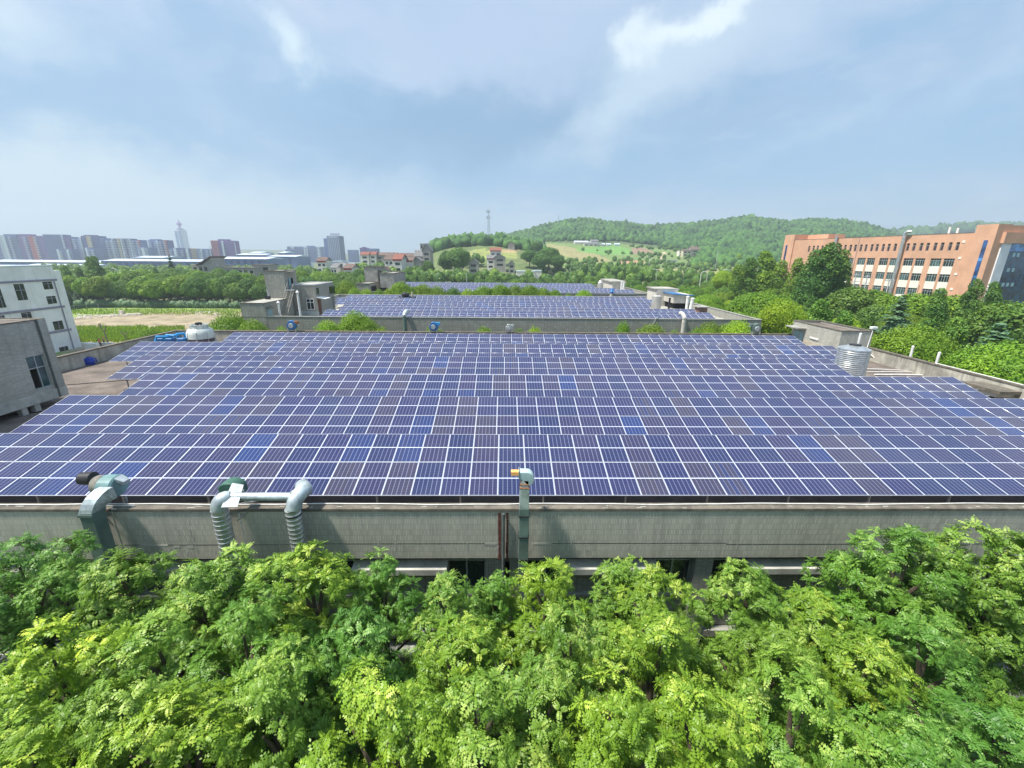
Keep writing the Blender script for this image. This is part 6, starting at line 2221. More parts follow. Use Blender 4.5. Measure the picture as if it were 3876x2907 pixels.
def compound_leaf(L, npair, el, droop, rg):
    """one pinnate leaf growing along +x, rising at el then arching down; returns quads"""
    pts = []
    p = np.zeros(3)
    a = el
    seg = L / (npair + 1)
    for i in range(npair + 2):
        pts.append((p.copy(), a))
        p = p + np.array([math.cos(a), 0, math.sin(a)]) * seg
        a -= droop / (npair + 1)
    Q = []
    for i in range(1, npair + 2):
        p, a = pts[i]
        f_ = i / (npair + 1)
        ll = L * (.34 - .13 * abs(f_ - .45) * 1.6)
        ww = ll * .58
        t_ = np.array([math.cos(a), 0, math.sin(a)])
        up = np.array([-math.sin(a), 0, math.cos(a)])
        for s_ in ((-1, 1) if i <= npair else (0,)):
            sd = np.array([0, s_, 0.0])
            ax = t_ * (.42 if s_ else 1) + sd * .9 - up * rg.uniform(.1, .4) * abs(s_)
            ax /= np.linalg.norm(ax)
            wv = np.cross(ax, up + rg.normal(0, .15, 3))
            wv /= np.linalg.norm(wv)
            Q.append([p, p + ax * ll * .45 + wv * ww / 2, p + ax * ll, p + ax * ll * .45 - wv * ww / 2])
    return Q


def rosette(rg, L, n):
    """spray of pinnate leaves round one shoot tip"""
    Q = []
    for k in range(n):
        az = 2 * math.pi * (k / n * 2.6) + rg.uniform(-.3, .3)
        lay = k / n
        q = np.array(compound_leaf(L * rg.uniform(.75, 1.15) * (1.05 - .45 * lay), 5, .25 + .95 * lay + rg.uniform(-.15, .15), .7 + rg.uniform(0, .5), rg))
        c_, s_ = math.cos(az), math.sin(az)
        Rz = np.array([[c_, -s_, 0], [s_, c_, 0], [0, 0, 1]])
        q = q @ Rz.T
        q[:, :, 2] += .22 * L * lay
        Q.append(q)
    return np.concatenate(Q)


rg0 = np.random.default_rng(3)
ROS = [rosette(rg0, .33, 9), rosette(rg0, .29, 8), rosette(rg0, .38, 9), rosette(rg0, .31, 8)]


def near_crown(seed, rad, hgt, n1):
    """crown of many separate rounded sprays of shoots; origin at the very top, going down"""
    rg = np.random.default_rng(seed)
    puffs = [(np.array([0, 0, -.35]), .42)]
    for ring_, (zf, rf, n) in enumerate(((.20, .42, max(3, n1 - 1)), (.40, .72, n1 + 1), (.62, .92, n1 + 2), (.85, 1.0, n1 + 1))):
        for k in range(n):
            a = 2 * math.pi * (k + .5 * (ring_ % 2)) / n + rg.uniform(-.35, .35)
            r_ = rad * rf * rg.uniform(.65, 1.05)
            puffs.append((np.array([math.cos(a) * r_, math.sin(a) * r_, -hgt * (zf + rg.uniform(-.09, .09))]), rg.uniform(.36, .66)))
    for k in range(2):
        puffs.append((np.array([rg.uniform(-.3, .3) * rad, rg.uniform(-.3, .3) * rad, -hgt * rg.uniform(.3, .7)]), .5))
    V_, T_ = [], []
    for c_, r_ in puffs:
        n = int(56 * r_ ** 1.6)
        top = rg.uniform(.0, .35)
        for j in range(n):
            d = rg.normal(0, 1, 3)
            d[2] = abs(d[2]) * 1.0 - .35
            d /= np.linalg.norm(d)
            p = c_ + d * r_ * rg.uniform(.68, .98) * np.array([1, 1, .85])
            out = np.array([c_[0], c_[1], 0]) / (rad + .01)
            ax = d * .9 + out * .4 + np.array([0, 0, .7]) + rg.normal(0, .15, 3)
            M_ = rot_to(ax, rg.uniform(0, 6.28))
            q = ROS[rg.integers(len(ROS))] * rg.uniform(.62, 1.05)
            V_.append((q @ M_.T + p).reshape(-1, 3))
            tip = top + .22 * max(0, d[2]) + rg.uniform(0, .30)  # new-growth tint, plus paler upper sides: lit puff tops put into the colour
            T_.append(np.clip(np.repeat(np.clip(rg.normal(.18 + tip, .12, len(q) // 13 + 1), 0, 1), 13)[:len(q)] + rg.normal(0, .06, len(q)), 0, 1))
    V_ = np.concatenate(V_)
    V_[:, 2] -= V_[:, 2].max()
    F_ = np.arange(len(V_)).reshape(-1, 4)
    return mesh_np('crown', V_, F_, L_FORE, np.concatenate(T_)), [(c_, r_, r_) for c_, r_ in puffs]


def limbs(lobes, trunk_len, r0):
    """tapered trunk with limbs reaching into each lobe, origin at the crown top"""
    m_ = MB()
    bot = -trunk_len
    low = min(l[0][2] for l in lobes)
    m_.tube([(0, 0, bot), (.05, .03, bot * .6), (0, 0, low), (0, 0, -.8)], [r0, r0 * .8, r0 * .6, r0 * .15], 8)
    for c_, rx, rz in lobes[1::2]:
        m_.tube([(0, 0, c_[2] - 1.4), tuple(c_ * .5 + np.array([0, 0, c_[2] * .5 - .6])), tuple(c_)], [r0 * .45, r0 * .3, r0 * .12], 6)
    me_ = bpy.data.meshes.new('trunk')
    me_.from_pydata(m_.v, [], m_.f)
    me_.materials.append(BARK)
    return me_


NEAR = []
for k, (rad, hgt, nl) in enumerate(((1.5, 4.3, 3), (1.3, 4.5, 3), (1.9, 4.4, 4), (1.55, 3.9, 3), (1.75, 4.8, 4))):
    cm2, lb = near_crown(40 + k, rad, hgt, nl)
    NEAR.append((cm2, limbs(lb, 10.6, .15), rad, hgt))

G1, G2, G3, G4, G5 = (1, 1, 1, 1), (1.15, 1.08, .75, 1), (.80, .95, .95, 1), (1.35, 1.2, .6, 1), (.68, .86, 1.0, 1)
FORE = [  # photo x, photo y of the top, distance, variant, scale, tone, label
    (30, 2015, 9.6, 2, 1.0, G5, 'dark leafy tree at the left edge reaching the wall top'),
    (215, 2105, 9.3, 1, .85, G3, 'narrow tree below the square green duct'),
    (440, 2050, 8.9, 3, .95, G1, 'broad tree between the square duct and the round duct'),
    (720, 2105, 8.6, 0, .9, G1, 'tree with arching sprays left of the round ducts'),
    (880, 2045, 9.2, 4, .9, G1, 'tree crowding the two round ducts'),
    (1160, 2040, 8.9, 1, 1.05, G2, 'tree with brown dry flower heads right of the round ducts'),
    (1430, 2100, 9.5, 3, .85, G3, 'round dark green tree standing free before the wall'),
    (1705, 2150, 8.6, 0, .85, G1, 'yellow green tree left of the wall joint pipe'),
    (1870, 2165, 9.3, 1, .62, G3, 'small tree touching the wall joint pipe'),
    (2075, 2105, 9.1, 0, .88, G2, 'bright tree right of the tall central duct'),
    (2345, 2095, 9.6, 1, .80, G1, 'slim tree before the centre right windows'),
    (2475, 2125, 8.7, 4, .80, G2, 'feathery light tree left of the open window'),
    (2865, 2120, 9.2, 3, .78, G1, 'tree before the blue curtained window'),
    (3080, 2215, 8.7, 1, .85, G2, 'tree in front of the pale rain hood on the right'),
    (3290, 2110, 9.2, 0, .95, G3, 'left dome of the tall group at the right'),
    (3480, 2000, 9.0, 2, 1.0, G3, 'tall domed tree hiding the wall at the right'),
    (3710, 1975, 9.0, 4, 1.05, G1, 'tallest tree near the right edge'),
    (3900, 2010, 8.6, 0, 1.05, G1, 'tree cut by the right edge'),
    (150, 2360, 6.6, 4, .95, G4, 'brightest yellow green tree at the lower left'),
    (560, 2340, 6.9, 0, .9, G1, 'middle row tree below the square duct tree'),
    (900, 2300, 6.9, 2, .9, G3, 'middle row tree below the round ducts'),
    (1330, 2300, 7.2, 3, .85, G5, 'bluish green tree in the dark gap left of centre'),
    (1000, 2520, 5.6, 1, .9, G1, 'front row tree in the left centre'),
    (1750, 2330, 6.9, 1, .9, G2, 'middle row tree below the yellow green one'),
    (2160, 2300, 6.9, 0, .9, G1, 'middle row tree below the central duct'),
    (2520, 2350, 6.7, 4, .95, G2, 'pale feathery middle row tree right of centre'),
    (2950, 2370, 6.9, 3, .9, G1, 'middle row tree below the rain hood'),
    (3330, 2420, 6.7, 1, .85, G2, 'lime tipped middle row tree under the tall right group'),
    (3560, 2350, 7.2, 0, .9, G5, 'bluish middle row tree under the tall right group'),
    (330, 2600, 5.0, 3, .95, G1, 'front row tree at the lower left'),
    (620, 2640, 4.9, 1, .9, G2, 'front row tree with yellow tips left of centre'),
    (1450, 2600, 5.0, 4, .95, G2, 'broad pale feathery tree at the bottom centre left'),
    (1800, 2560, 5.3, 0, .9, G1, 'front row tree at the bottom centre'),
    (2060, 2500, 5.8, 1, .8, G1, 'narrow lime tree at the bottom centre'),
    (2350, 2640, 4.8, 3, .95, G2, 'front row tree right of the bottom centre'),
    (2700, 2610, 5.1, 0, .9, G2, 'front row tree at the lower right centre'),
    (3080, 2590, 5.2, 2, .85, G1, 'front row tree left of the dark gap at lower right'),
    (3480, 2760, 4.6, 1, .85, G3, 'lowest front tree before the dark gap at lower right'),
    (3830, 2700, 5.0, 3, .85, G5, 'bluish green tree in the bottom right corner'),
    (60, 2700, 4.6, 0, .9, G2, 'tree in the bottom left corner'),
]
FORE += [(4200, 2080, 9.0, 2, 1.0, G1, 'broad tree just beyond the right end of the foreground row'), (4560, 2120, 8.8, 4, 1.0, G2, 'second tree beyond the right end of the foreground row'), (4300, 2600, 6.0, 0, 1.0, G1, 'lower tree beyond the right end of the foreground row'),
         (-300, 2080, 9.2, 2, 1.0, G3, 'broad tree just beyond the left end of the foreground row'), (-620, 2120, 9.0, 4, 1.0, G1, 'second tree beyond the left end of the foreground row'), (-350, 2550, 6.2, 0, 1.0, G1, 'lower tree beyond the left end of the foreground row')]
for k in range(13):
    FORE.append((150 + 300 * k + rnd.uniform(-60, 60), rnd.uniform(2440, 2560), 9.4, k % 5, 1.0, G3, 'shaded lower tree standing close to the foot of the near wall'))
for k, (x_, y_, Y_, v_, s_, tone, lab) in enumerate(FORE):
    p = px(x_, y_ + (22 if y_ < 2240 and x_ < 3200 else 0), Y=Y_)
    cm2, tm, rad, hgt = NEAR[v_]
    rz = rnd.uniform(0, 6.28)
    o = thing('foreground_tree', lab, 'tree', (0, 0, 0), 'trees before the near wall')
    o.location = (p[0], Y_, p[2])
    o.rotation_euler = (R(rnd.uniform(-3, 3)), R(rnd.uniform(-3, 3)), rz)
    o.scale = (s_ * rnd.uniform(.9, 1.15), s_ * rnd.uniform(.9, 1.15), s_ * rnd.uniform(.92, 1.12))
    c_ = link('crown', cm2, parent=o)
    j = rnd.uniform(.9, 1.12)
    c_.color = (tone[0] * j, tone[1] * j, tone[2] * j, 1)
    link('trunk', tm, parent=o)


# ---------- mid distance crowns
def mid_crown(seed, rx, rz, nlobe, nleaf, ls, shape='round'):
    rg = np.random.default_rng(seed)
    L_ = []
    if shape == 'round':
        L_.append((np.array([0, 0, 0.0]), rx * .72, rz * .75))
        for k in range(nlobe):
            d = rg.normal(0, 1, 3)
            d /= np.linalg.norm(d)
            d[2] = abs(d[2]) * .9 - .25
            L_.append((d * np.array([rx, rx, rz]) * rg.uniform(.5, .68), rx * rg.uniform(.20, .38), rz * rg.uniform(.20, .34)))
    elif shape == 'tall':
        for k in range(nlobe):
            f_ = k / nlobe
            a = rg.uniform(0, 6.28)
            r_ = rx * (1 - f_) ** .6 * .55
            L_.append((np.array([math.cos(a) * r_, math.sin(a) * r_, -rz + 2 * rz * f_]), rx * (.30 + .32 * (1 - f_)), rz * .22))
    N_ = nleaf // len(L_)
    C, T_, D = [], [], []
    tot = sum(l[1] * l[2] for l in L_)
    for c_, a, b_ in L_:
        n = int(nleaf * a * b_ / tot)
        d = rg.normal(0, 1, (n, 3))
        d /= np.linalg.norm(d, axis=1)[:, None]
        d[:, 2] = np.where(d[:, 2] < -.5, -d[:, 2], d[:, 2])
        bump = 1 + .10 * np.sin(d[:, 0] * 9 + c_[0] * 5) * np.sin(d[:, 1] * 8 + 1) * np.sin(d[:, 2] * 7 + c_[1])
        p = c_ + d * np.array([a, a, b_]) * (bump * rg.uniform(.82, 1.04, n))[:, None]
        C.append(p)
        D.append(d)
        T_.append(np.clip(rg.normal(rg.uniform(.25, .7), .18, n), 0, 1))
    C, D, T_ = np.concatenate(C), np.concatenate(D), np.concatenate(T_)
    n = len(C)
    nrm = D + rg.normal(0, .55, (n, 3))
    nrm /= np.linalg.norm(nrm, axis=1)[:, None]
    a = np.cross(nrm, rg.normal(0, 1, (n, 3)))
    a /= np.linalg.norm(a, axis=1)[:, None]
    b_ = np.cross(nrm, a)
    s_ = (ls * rg.uniform(.6, 1.3, n))[:, None]
    V_ = np.stack([C - a * s_ * .5, C + b_ * s_ * .32 - nrm * s_ * .1, C + a * s_ * .5, C - b_ * s_ * .32 - nrm * s_ * .1], 1).reshape(-1, 3)
    F_ = np.arange(4 * n).reshape(-1, 4)
    return V_, F_, T_


def core(rx, rz, cz=0, seed=0):
    """lumpy inner mass so that no sky shows through the middle"""
    rg = np.random.default_rng(seed)
    V_, F_ = [], []
    nu, nv = 10, 6
    for j in range(nv + 1):
        for i in range(nu):
            th, ph_ = math.pi * j / nv, 2 * math.pi * i / nu
            r_ = rg.uniform(.8, 1.0)
            V_.append((rx * r_ * math.sin(th) * math.cos(ph_), rx * r_ * math.sin(th) * math.sin(ph_), cz + rz * r_ * math.cos(th)))
    for j in range(nv):
        for i in range(nu):
            F_.append((j * nu + i, (j + 1) * nu + i, (j + 1) * nu + (i + 1) % nu, j * nu + (i + 1) % nu))
    return np.array(V_), np.array(F_)


def mk_mid(seed, rx, rz, nlobe, nleaf, ls, shape='round'):
    V_, F_, T_ = mid_crown(seed, rx, rz, nlobe, nleaf, ls, shape)
    cV, cF = core(rx * (.66 if shape == 'round' else .38), rz * (.66 if shape == 'round' else .8), 0, seed)
    return mesh_np('crown', np.concatenate([V_, cV]), np.concatenate([F_, cF + len(V_)]), L_MID, np.concatenate([T_, np.full(len(cF), .25)]))


def conifer(seed, rx, hgt, tiers):
    rg = np.random.default_rng(seed)
    V_, T_ = [], []
    for k in range(tiers):
        f_ = k / tiers
        z0 = -hgt / 2 + hgt * f_
        r_ = rx * (1 - f_) ** .85 + .15
        nb = int(12 + 12 * (1 - f_))
        z0 += rg.uniform(-.1, .1)
        for i in range(nb):
            a = 2 * math.pi * i / nb + rg.uniform(-.3, .3)
            L_ = r_ * rg.uniform(.6, 1.15)
            zb_ = rg.uniform(-.22, .22)
            for j in range(5):
                s0, s1 = L_ * j / 5, L_ * (j + 1.4) / 5
                for sd in (-1, 1):
                    w0 = .20 * (1 - j / 6) + .08
                    az = a + sd * rg.uniform(.05, .3)
                    dz0, dz1 = -.10 * s0 - .015 * s0 ** 2, -.10 * s1 - .02 * s1 ** 2
                    d = np.array([math.cos(az), math.sin(az), 0])
                    e = np.array([-math.sin(az), math.cos(az), 0]) * w0
                    p0, p1 = d * s0 + (0, 0, z0 + zb_ + dz0 + rg.uniform(-.12, .12)), d * s1 + (0, 0, z0 + zb_ + dz1)
                    V_.append([p0, p0 * .4 + p1 * .6 + e, p1 + (0, 0, rg.uniform(-.1, .05)), p0 * .4 + p1 * .6 - e])
                    T_.append(rg.uniform(.1, .9))
    V_ = np.array(V_).reshape(-1, 3)
    F_ = np.arange(len(V_)).reshape(-1, 4)
    cV, cF = core(rx * .38, hgt * .46, -.9, seed)
    return mesh_np('crown', np.concatenate([V_, cV]), np.concatenate([F_, cF + len(V_)]), L_CON, np.concatenate([T_, np.full(len(cF), .1)]))


def trunk_me(h_, r_, seed):
    rg = np.random.default_rng(seed)
    m_ = MB()
    m_.tube([(0, 0, 0), (rg.uniform(-.1, .1), .05, h_ * .5), (0, 0, h_)], [r_, r_ * .75, r_ * .35], 6)
    for k in range(4):
        a = k * 1.7
        m_.tube([(0, 0, h_ * (.45 + .1 * k)), (math.cos(a) * h_ * .18, math.sin(a) * h_ * .18, h_ * (.68 + .1 * k))], [r_ * .4, r_ * .15], 5)
    me_ = bpy.data.meshes.new('trunk')
    me_.from_pydata(m_.v, [], m_.f)
    me_.materials.append(BARK)
    return me_


# unit trees of about 10 m; crown centre above the ground given with each
KIND = {
    'round': [(mk_mid(s_, 3.5, 4.1, 22, 10500, .33), 5.2, 10.0) for s_ in (1, 2, 3, 4)],
    'fine': [(mk_mid(s_, 3.4, 3.6, 34, 36000, .14), 6.4, 10.0) for s_ in (11, 12, 13)],
    'tall': [(mk_mid(s_, 2.7, 5.4, 26, 9000, .30, 'tall'), 6.6, 12.0) for s_ in (21, 22, 23)],
    'conifer': [(conifer(s_, 3.2, 9.2, 24), 5.2, 10.0) for s_ in (31, 32)],
}
HT = {me_.name: max(v.co.z for v in me_.vertices) - .15 for k_ in KIND.values() for me_, a_, b_ in k_}
TRK = [trunk_me(7.0, .17, 1), trunk_me(7.5, .2, 2)]
NT = {'round': 'broadleaf_tree', 'fine': 'camphor_tree', 'tall': 'poplar_tree', 'conifer': 'conifer_tree'}
trees_done = []


def tree(kind, x, y, ztop, lab, group, tone=G1, sx=1.0, name=None, zb=None):
    zb = float(H(x, y)) if zb is None else zb
    me_, cz, ht = rnd.choice(KIND[kind])
    ht = cz + HT[me_.name]
    s_ = max(.25, (ztop - zb) / ht)
    o = bpy.data.objects.new(name or NT[kind], None)
    o.empty_display_size = .3
    o.location = (x, y, zb - .1)
    o.rotation_euler = (0, 0, rnd.uniform(0, 6.28))
    o.scale = (s_ * sx, s_ * sx, s_)
    col.objects.link(o)
    tag(o, lab, 'tree', group)
    c_ = link('crown', me_, (0, 0, cz), parent=o)
    j = rnd.uniform(.85, 1.15)
    c_.color = (tone[0] * j * rnd.uniform(.92, 1.08), tone[1] * j, tone[2] * j * rnd.uniform(.85, 1.15), 1)
    link('trunk', rnd.choice(TRK), parent=o)
    trees_done.append((x, y))
    return o


YG = (1.45, 1.35, .65, 1)
LIME = (2.3, 1.9, .6, 1)
DK = (.72, .85, .95, 1)
BLU = (1.05, 1.15, 1.2, 1)
OLV = (1.35, 1.15, .7, 1)

# bright camphors between the first two blocks (photo x, top y, kind, tone, spread, label)
for (x_, yt, Y_, tone, s_, lab) in (
        (700, 1255, 50, YG, 1.2, 'bushy tree right behind the cooling tower gap on the left'), (560, 1240, 54, OLV, 1.3, 'tree beyond the left corner of the near roof'), (860, 1178, 51, YG, 1.25, 'broad bright tree left of the second building corner'),
        (950, 1205, 49, OLV, 1.1, 'lower bright tree before the low wall of the stair tower'), (780, 1225, 50, YG, 1.0, 'low bright tree just right of the cooling tower'), (1063, 1232, 49, LIME, .6, 'tiny lime bush top left of the blue blower'),
        (1236, 1208, 50, LIME, 1.05, 'rounded lime tree rising over the rear parapet'), (1342, 1172, 50.5, YG, 1.15, 'tallest pointed lime tree over the rear parapet'), (1395, 1205, 49.5, OLV, .9, 'shoulder tree right of the pointed lime tree'),
        (1445, 1235, 49, LIME, .7, 'small lime treetop before the white patched wall'), (1625, 1238, 48.5, LIME, .5, 'small lime shoot left of the middle blue blower'), (1665, 1242, 49, LIME, .45, 'small lime shoot right of the middle blue blower'),
        (1832, 1232, 49, YG, .9, 'low lime treetop left of the silver blower'), (1965, 1240, 49, OLV, .7, 'small olive treetop right of the silver blower'), (2025, 1232, 49, LIME, .7, 'round lime treetop right of the centre'),
        (2135, 1254, 48.5, LIME, .4, 'tiny lime shoot on the rear parapet line'), (2362, 1212, 50, YG, .62, 'slender cypress like tree over the rear parapet'), (2470, 1222, 50, OLV, 1.25, 'wide olive tree below the hooked conduit'),
        (2556, 1244, 49, YG, .6, 'small tree left of the rust streaked duct'), (2640, 1240, 49, YG, .8, 'low lime tree right of the rust streaked duct'), (2690, 1214, 52, OLV, 1.1, 'olive tree behind the brightest lime tree'),
        (2688, 1238, 48.5, LIME, .9, 'brightest lime tree near the right end of the second building'), (2745, 1225, 51, OLV, 1.0, 'dark olive tree between two lime trees on the right'), (2800, 1208, 50, LIME, 1.2, 'big round lime tree at the right corner of the second building')):
    p = px(x_, yt, Y=Y_)
    tree('fine', p[0], Y_, p[2], lab, 'camphor trees behind the near roof', tone, s_ * .58)
for (x_, yt, Y_, tone, s_, lab) in (
        (1170, 975 + 105, 93, YG, 1, 'olive tree beside the stair tower of the second roof'), (1310, 1060, 95, OLV, 1.2, 'broad tree left of the far stair tower'), (1340, 1088, 92, YG, 1.0, 'lime tree below the far stair tower'), (1385, 1090, 92, LIME, .9, 'round lime tree before the low far block'),
        (1435, 1092, 92, YG, .9, 'second round lime tree before the far tower'), (1470, 1090, 92, LIME, .8, 'narrow lime tree before the dark opening'), (1515, 1063, 93, YG, 1.2, 'tall round lime tree right of the far stair tower'), (1560, 1080, 93, OLV, 1.1, 'olive tree right of the tall lime tree'),
        (1600, 1072, 93, OLV, 1.2, 'first tree of the clipped line before the farthest roof'), (1655, 1080, 93, OLV, 1.2, 'second tree of the clipped line before the farthest roof'), (1715, 1085, 93, DK, 1.1, 'third darker tree of the clipped line'), (1770, 1090, 93, LIME, 1.0, 'lime fourth tree of the clipped line'),
        (1830, 1078, 93, YG, 1.2, 'fifth tree of the clipped line'), (1895, 1072, 93, YG, 1.25, 'sixth and broadest tree of the clipped line'), (1950, 1075, 93, OLV, 1.2, 'seventh tree of the clipped line'), (2005, 1075, 93, YG, 1.2, 'eighth tree of the clipped line'),
        (2055, 1085, 93, OLV, 1.1, 'ninth tree of the clipped line'), (2100, 1092, 93, YG, 1.0, 'last tree of the clipped line'), (2152, 1108, 92, YG, .75, 'low round tree after the clipped line'), (2212, 1093, 92, LIME, 1.15, 'round lime tree standing alone before the farthest wall')):
    p = px(x_, yt, Y=Y_)
    tree('fine', p[0], Y_, p[2], lab, 'clipped trees before the farthest block', tone, s_ * .58)

# tall single trees named by what they stand against
SPEC = [
    ('tall', 3150, 918, 112, DK, 1.25, 'tall dark tree in front of the orange facade'), ('tall', 3195, 945, 113, G1, 1.05, 'narrower tall tree right beside the dark one on the orange facade'), ('tall', 3100, 945, 111, DK, 1.1, 'left shoulder tree of the dark tall one'),
    ('tall', 2905, 948, 150, YG, 1.35, 'tall windblown poplar left of the orange building'), ('tall', 2850, 975, 150, G1, 1.3, 'second windblown poplar left of the orange building'), ('tall', 2960, 985, 145, OLV, 1.25, 'windblown poplar touching the orange building corner'), ('tall', 2800, 1000, 150, OLV, 1.2, 'leftmost of the windblown poplars by the orange building'),
    ('tall', 3030, 975, 130, OLV, 1.0, 'thin leafy tree below the slim blue window'), ('round', 3320, 1095, 100, YG, 1.3, 'bright crown before the orange building lower windows'), ('round', 3240, 1085, 100, G1, 1.2, 'round crown below the power poles'),
    ('tall', 3705, 1055, 78, G1, .8, 'slim leafy tree at the orange corner tower'), ('tall', 3560, 1090, 80, G1, 1.0, 'leafy tree before the last cream windows'), ('round', 3480, 1110, 85, OLV, 1.2, 'broad crown under the last window bays'),
    ('tall', 3770, 1065, 82, DK, .9, 'thin dark tree left of the glass entrance'), ('round', 3640, 1115, 84, OLV, 1.2, 'olive crown right of the last window bays'), ('round', 3850, 1140, 70, G1, 1.3, 'crown below the glass entrance at the right edge'),
    ('fine', 2895, 1100, 70, YG, 1.35, 'big yellow green tree right of the second roof penthouse'), ('fine', 2960, 1128, 66, LIME, 1.0, 'lime tree behind the near penthouse'), ('tall', 3120, 1130, 62, BLU, 1.1, 'upright pale tree behind the near penthouse'), ('tall', 3200, 1175, 52, BLU, .9, 'smaller upright tree above the penthouse roof'),
    ('conifer', 3420, 1120, 64, BLU, 1.0, 'blue green cedar in the right wood'), ('conifer', 3790, 1225, 43, BLU, 1.1, 'pale blue cedar near the right edge'), ('tall', 3560, 1135, 66, G3, 1.0, 'upright green tree in the right wood'), ('tall', 3640, 1200, 48, BLU, .9, 'pale upright tree above the right parapet'),
    ('fine', 3850, 1290, 36, YG, 1.2, 'lime crown at the right edge above the parapet'), ('fine', 3730, 1370, 36, YG, 1.0, 'yellow green crown leaning over the right parapet'), ('fine', 3480, 1225, 44, YG, 1.1, 'yellow green crown behind the two white vent pipes'), ('conifer', 3420, 1230, 46, G1, 1.15, 'spreading dark conifer behind the left vent pipe'),
    ('tall', 352, 968, 205, DK, 1.0, 'dark tree poking above the white shed roofs at left'), ('tall', 330, 970, 215, G1, .9, 'leafy tree before the white shed roofs at left'), ('conifer', 640, 968, 235, DK, .8, 'dark fir silhouette before the white shed'),
    ('tall', 240, 1005, 190, DK, 1.2, 'dark tall tree behind the white building'), ('tall', 290, 1010, 195, DK, 1.2, 'dense dark tree right behind the white building'), ('conifer', 290, 1080, 172, DK, 1.4, 'dark cedar beside the white building'), ('conifer', 340, 1095, 172, DK, 1.3, 'second dark cedar beside the field'), ('conifer', 250, 1100, 165, DK, 1.3, 'dark cedar touching the white building'),
    ('round', 540, 1062, 170, LIME, .95, 'yellowest tree of the front belt row'), ('round', 575, 1064, 170, OLV, .8, 'rusty tinged tree right of the yellowest one'), ('round', 740, 1058, 170, YG, 1.1, 'tall yellow green tree in the front belt row'),
    ('round', 1815, 885, 462, DK, 1.6, 'round dark tree left of the telecom mast'), ('round', 1885, 888, 465, DK, 1.5, 'round dark tree right of the telecom mast'), ('round', 1905, 892, 468, DK, 1.2, 'smaller dark tree right of the mast hut'), ('round', 1885, 905, 440, DK, .9, 'round tree before the mast hut'),
    ('round', 1735, 935, 292, DK, 1.2, 'very dark tree shading the white village house'), ('round', 1690, 948, 296, DK, 1.0, 'dark tree left of the white village house'), ('round', 1620, 985, 282, G1, .9, 'round tree before the village hall'),
    ('round', 2080, 935, 345, DK, 1.6, 'large dark crown of the clump right of the pink house'), ('round', 2005, 945, 345, DK, 1.4, 'left crown of the dark clump right of the pink house'), ('round', 2050, 958, 330, DK, 1.4, 'lower front crown of the dark clump'), ('round', 2110, 965, 335, DK, 1.3, 'right crown of the dark clump'), ('round', 2030, 915, 420, DK, 1.3, 'round tree at the meadow edge behind the dark clump'),
    ('round', 2272, 993, 330, DK, .9, 'round dark tree in the fields'), ('tall', 2338, 992, 330, DK, .8, 'upright dark tree beside the winding path'), ('round', 2215, 998, 325, DK, .8, 'left dark tree in the fields'),
    ('fine', 2740, 1022, 185, LIME, .9, 'yellow leaved tree beneath the curved lamp'), ('fine', 2765, 1028, 186, LIME, .7, 'second yellow leaved tree beneath the curved lamp'), ('round', 2800, 958, 470, LIME, .8, 'pale lime tree on the slope right of the villa'),
]
for (kd, x_, yt, Y_, tone, s_, lab) in SPEC:
    p = px(x_, yt, Y=Y_)
    tree(kd, p[0], Y_, p[2], lab, None, tone, s_)

# belts of trees that the photo shows as rows and masses
belt = []


def scatter(poly, step, hgt, kinds, tones, lab, group, jit=.35, maxtop=None):
    xs_ = [q[0] for q in poly]
    ys_ = [q[1] for q in poly]
    y = min(ys_)
    i = 0
    while y < max(ys_):
        x = min(xs_) + (step / 2 if i % 2 else 0)
        while x < max(xs_):
            X_, Y_ = x + rnd.uniform(-jit, jit) * step, y + rnd.uniform(-jit, jit) * step
            if inpoly(np.array([X_]), np.array([Y_]), poly)[0] and all((X_ - a) ** 2 + (Y_ - b_) ** 2 > (step * .5) ** 2 for a, b_ in trees_done[-400:]):
                q = proj((X_, Y_, hgt[0]))
                if -150 < q[0] < PW + 150:
                    belt.append((X_, Y_, rnd.uniform(*hgt), kinds, tones, lab, group))
            x += step
        y += step * .86
        i += 1


# front row behind the field
for k in range(28):
    x_ = 330 + k * 28
    p = px(x_, 1160, z=0)
    Y_ = 168 + rnd.uniform(-2, 3)
    q = px(x_ + rnd.uniform(-6, 6), 1100, Y=Y_)
    belt.append((q[0], Y_, rnd.uniform(8.6, 12.2), ('round',), (G1, DK, YG, OLV, G1), 'rounded tree in the front row beyond the bare field', 'front row beyond the field'))
scatter([(-190, 176), (-44, 174), (-40, 232), (-190, 232)], 8.0, (9.0, 13.0), ('round', 'round', 'tall'), (G1, DK, G1, YG), 'bushy tree deep in the left belt', 'trees of the left belt')
scatter([(-44, 132), (62, 132), (70, 200), (-44, 205)], 7.8, (7.5, 10.5), ('round', 'round', 'fine', 'tall'), (G1, OLV, YG, G1, DK), 'mixed green tree in the belt behind the farthest roof', 'trees of the middle belt')
scatter([(-44, 60), (-37, 60), (-37, 130), (-60, 130)], 8.0, (7.0, 9.5), ('round', 'fine'), (G1, YG, OLV), 'bushy tree along the left side of the farther blocks', 'trees left of the farther blocks')
scatter([(62, 128), (112, 128), (112, 215), (66, 205)], 8.5, (8.0, 11.0), ('round', 'tall', 'fine'), (G1, OLV, YG, G1), 'mixed tree of the belt below the fields', 'trees of the belt below the fields')
scatter([(38, 46), (112, 66), (110, 128), (38, 128)], 8.0, (7.5, 12.0), ('round', 'fine', 'fine', 'tall'), (G1, OLV, YG, LIME, DK, YG), 'dense green tree in the right wood', 'trees of the right wood')
scatter([(38.5, 22), (70, 22), (100, 62), (38.5, 45)], 7.2, (6.8, 10.6), ('fine', 'fine', 'round'), (G1, OLV, YG, G1, G5, LIME, YG), 'thick tree of the right wood close behind the parapet', 'near trees of the right wood')
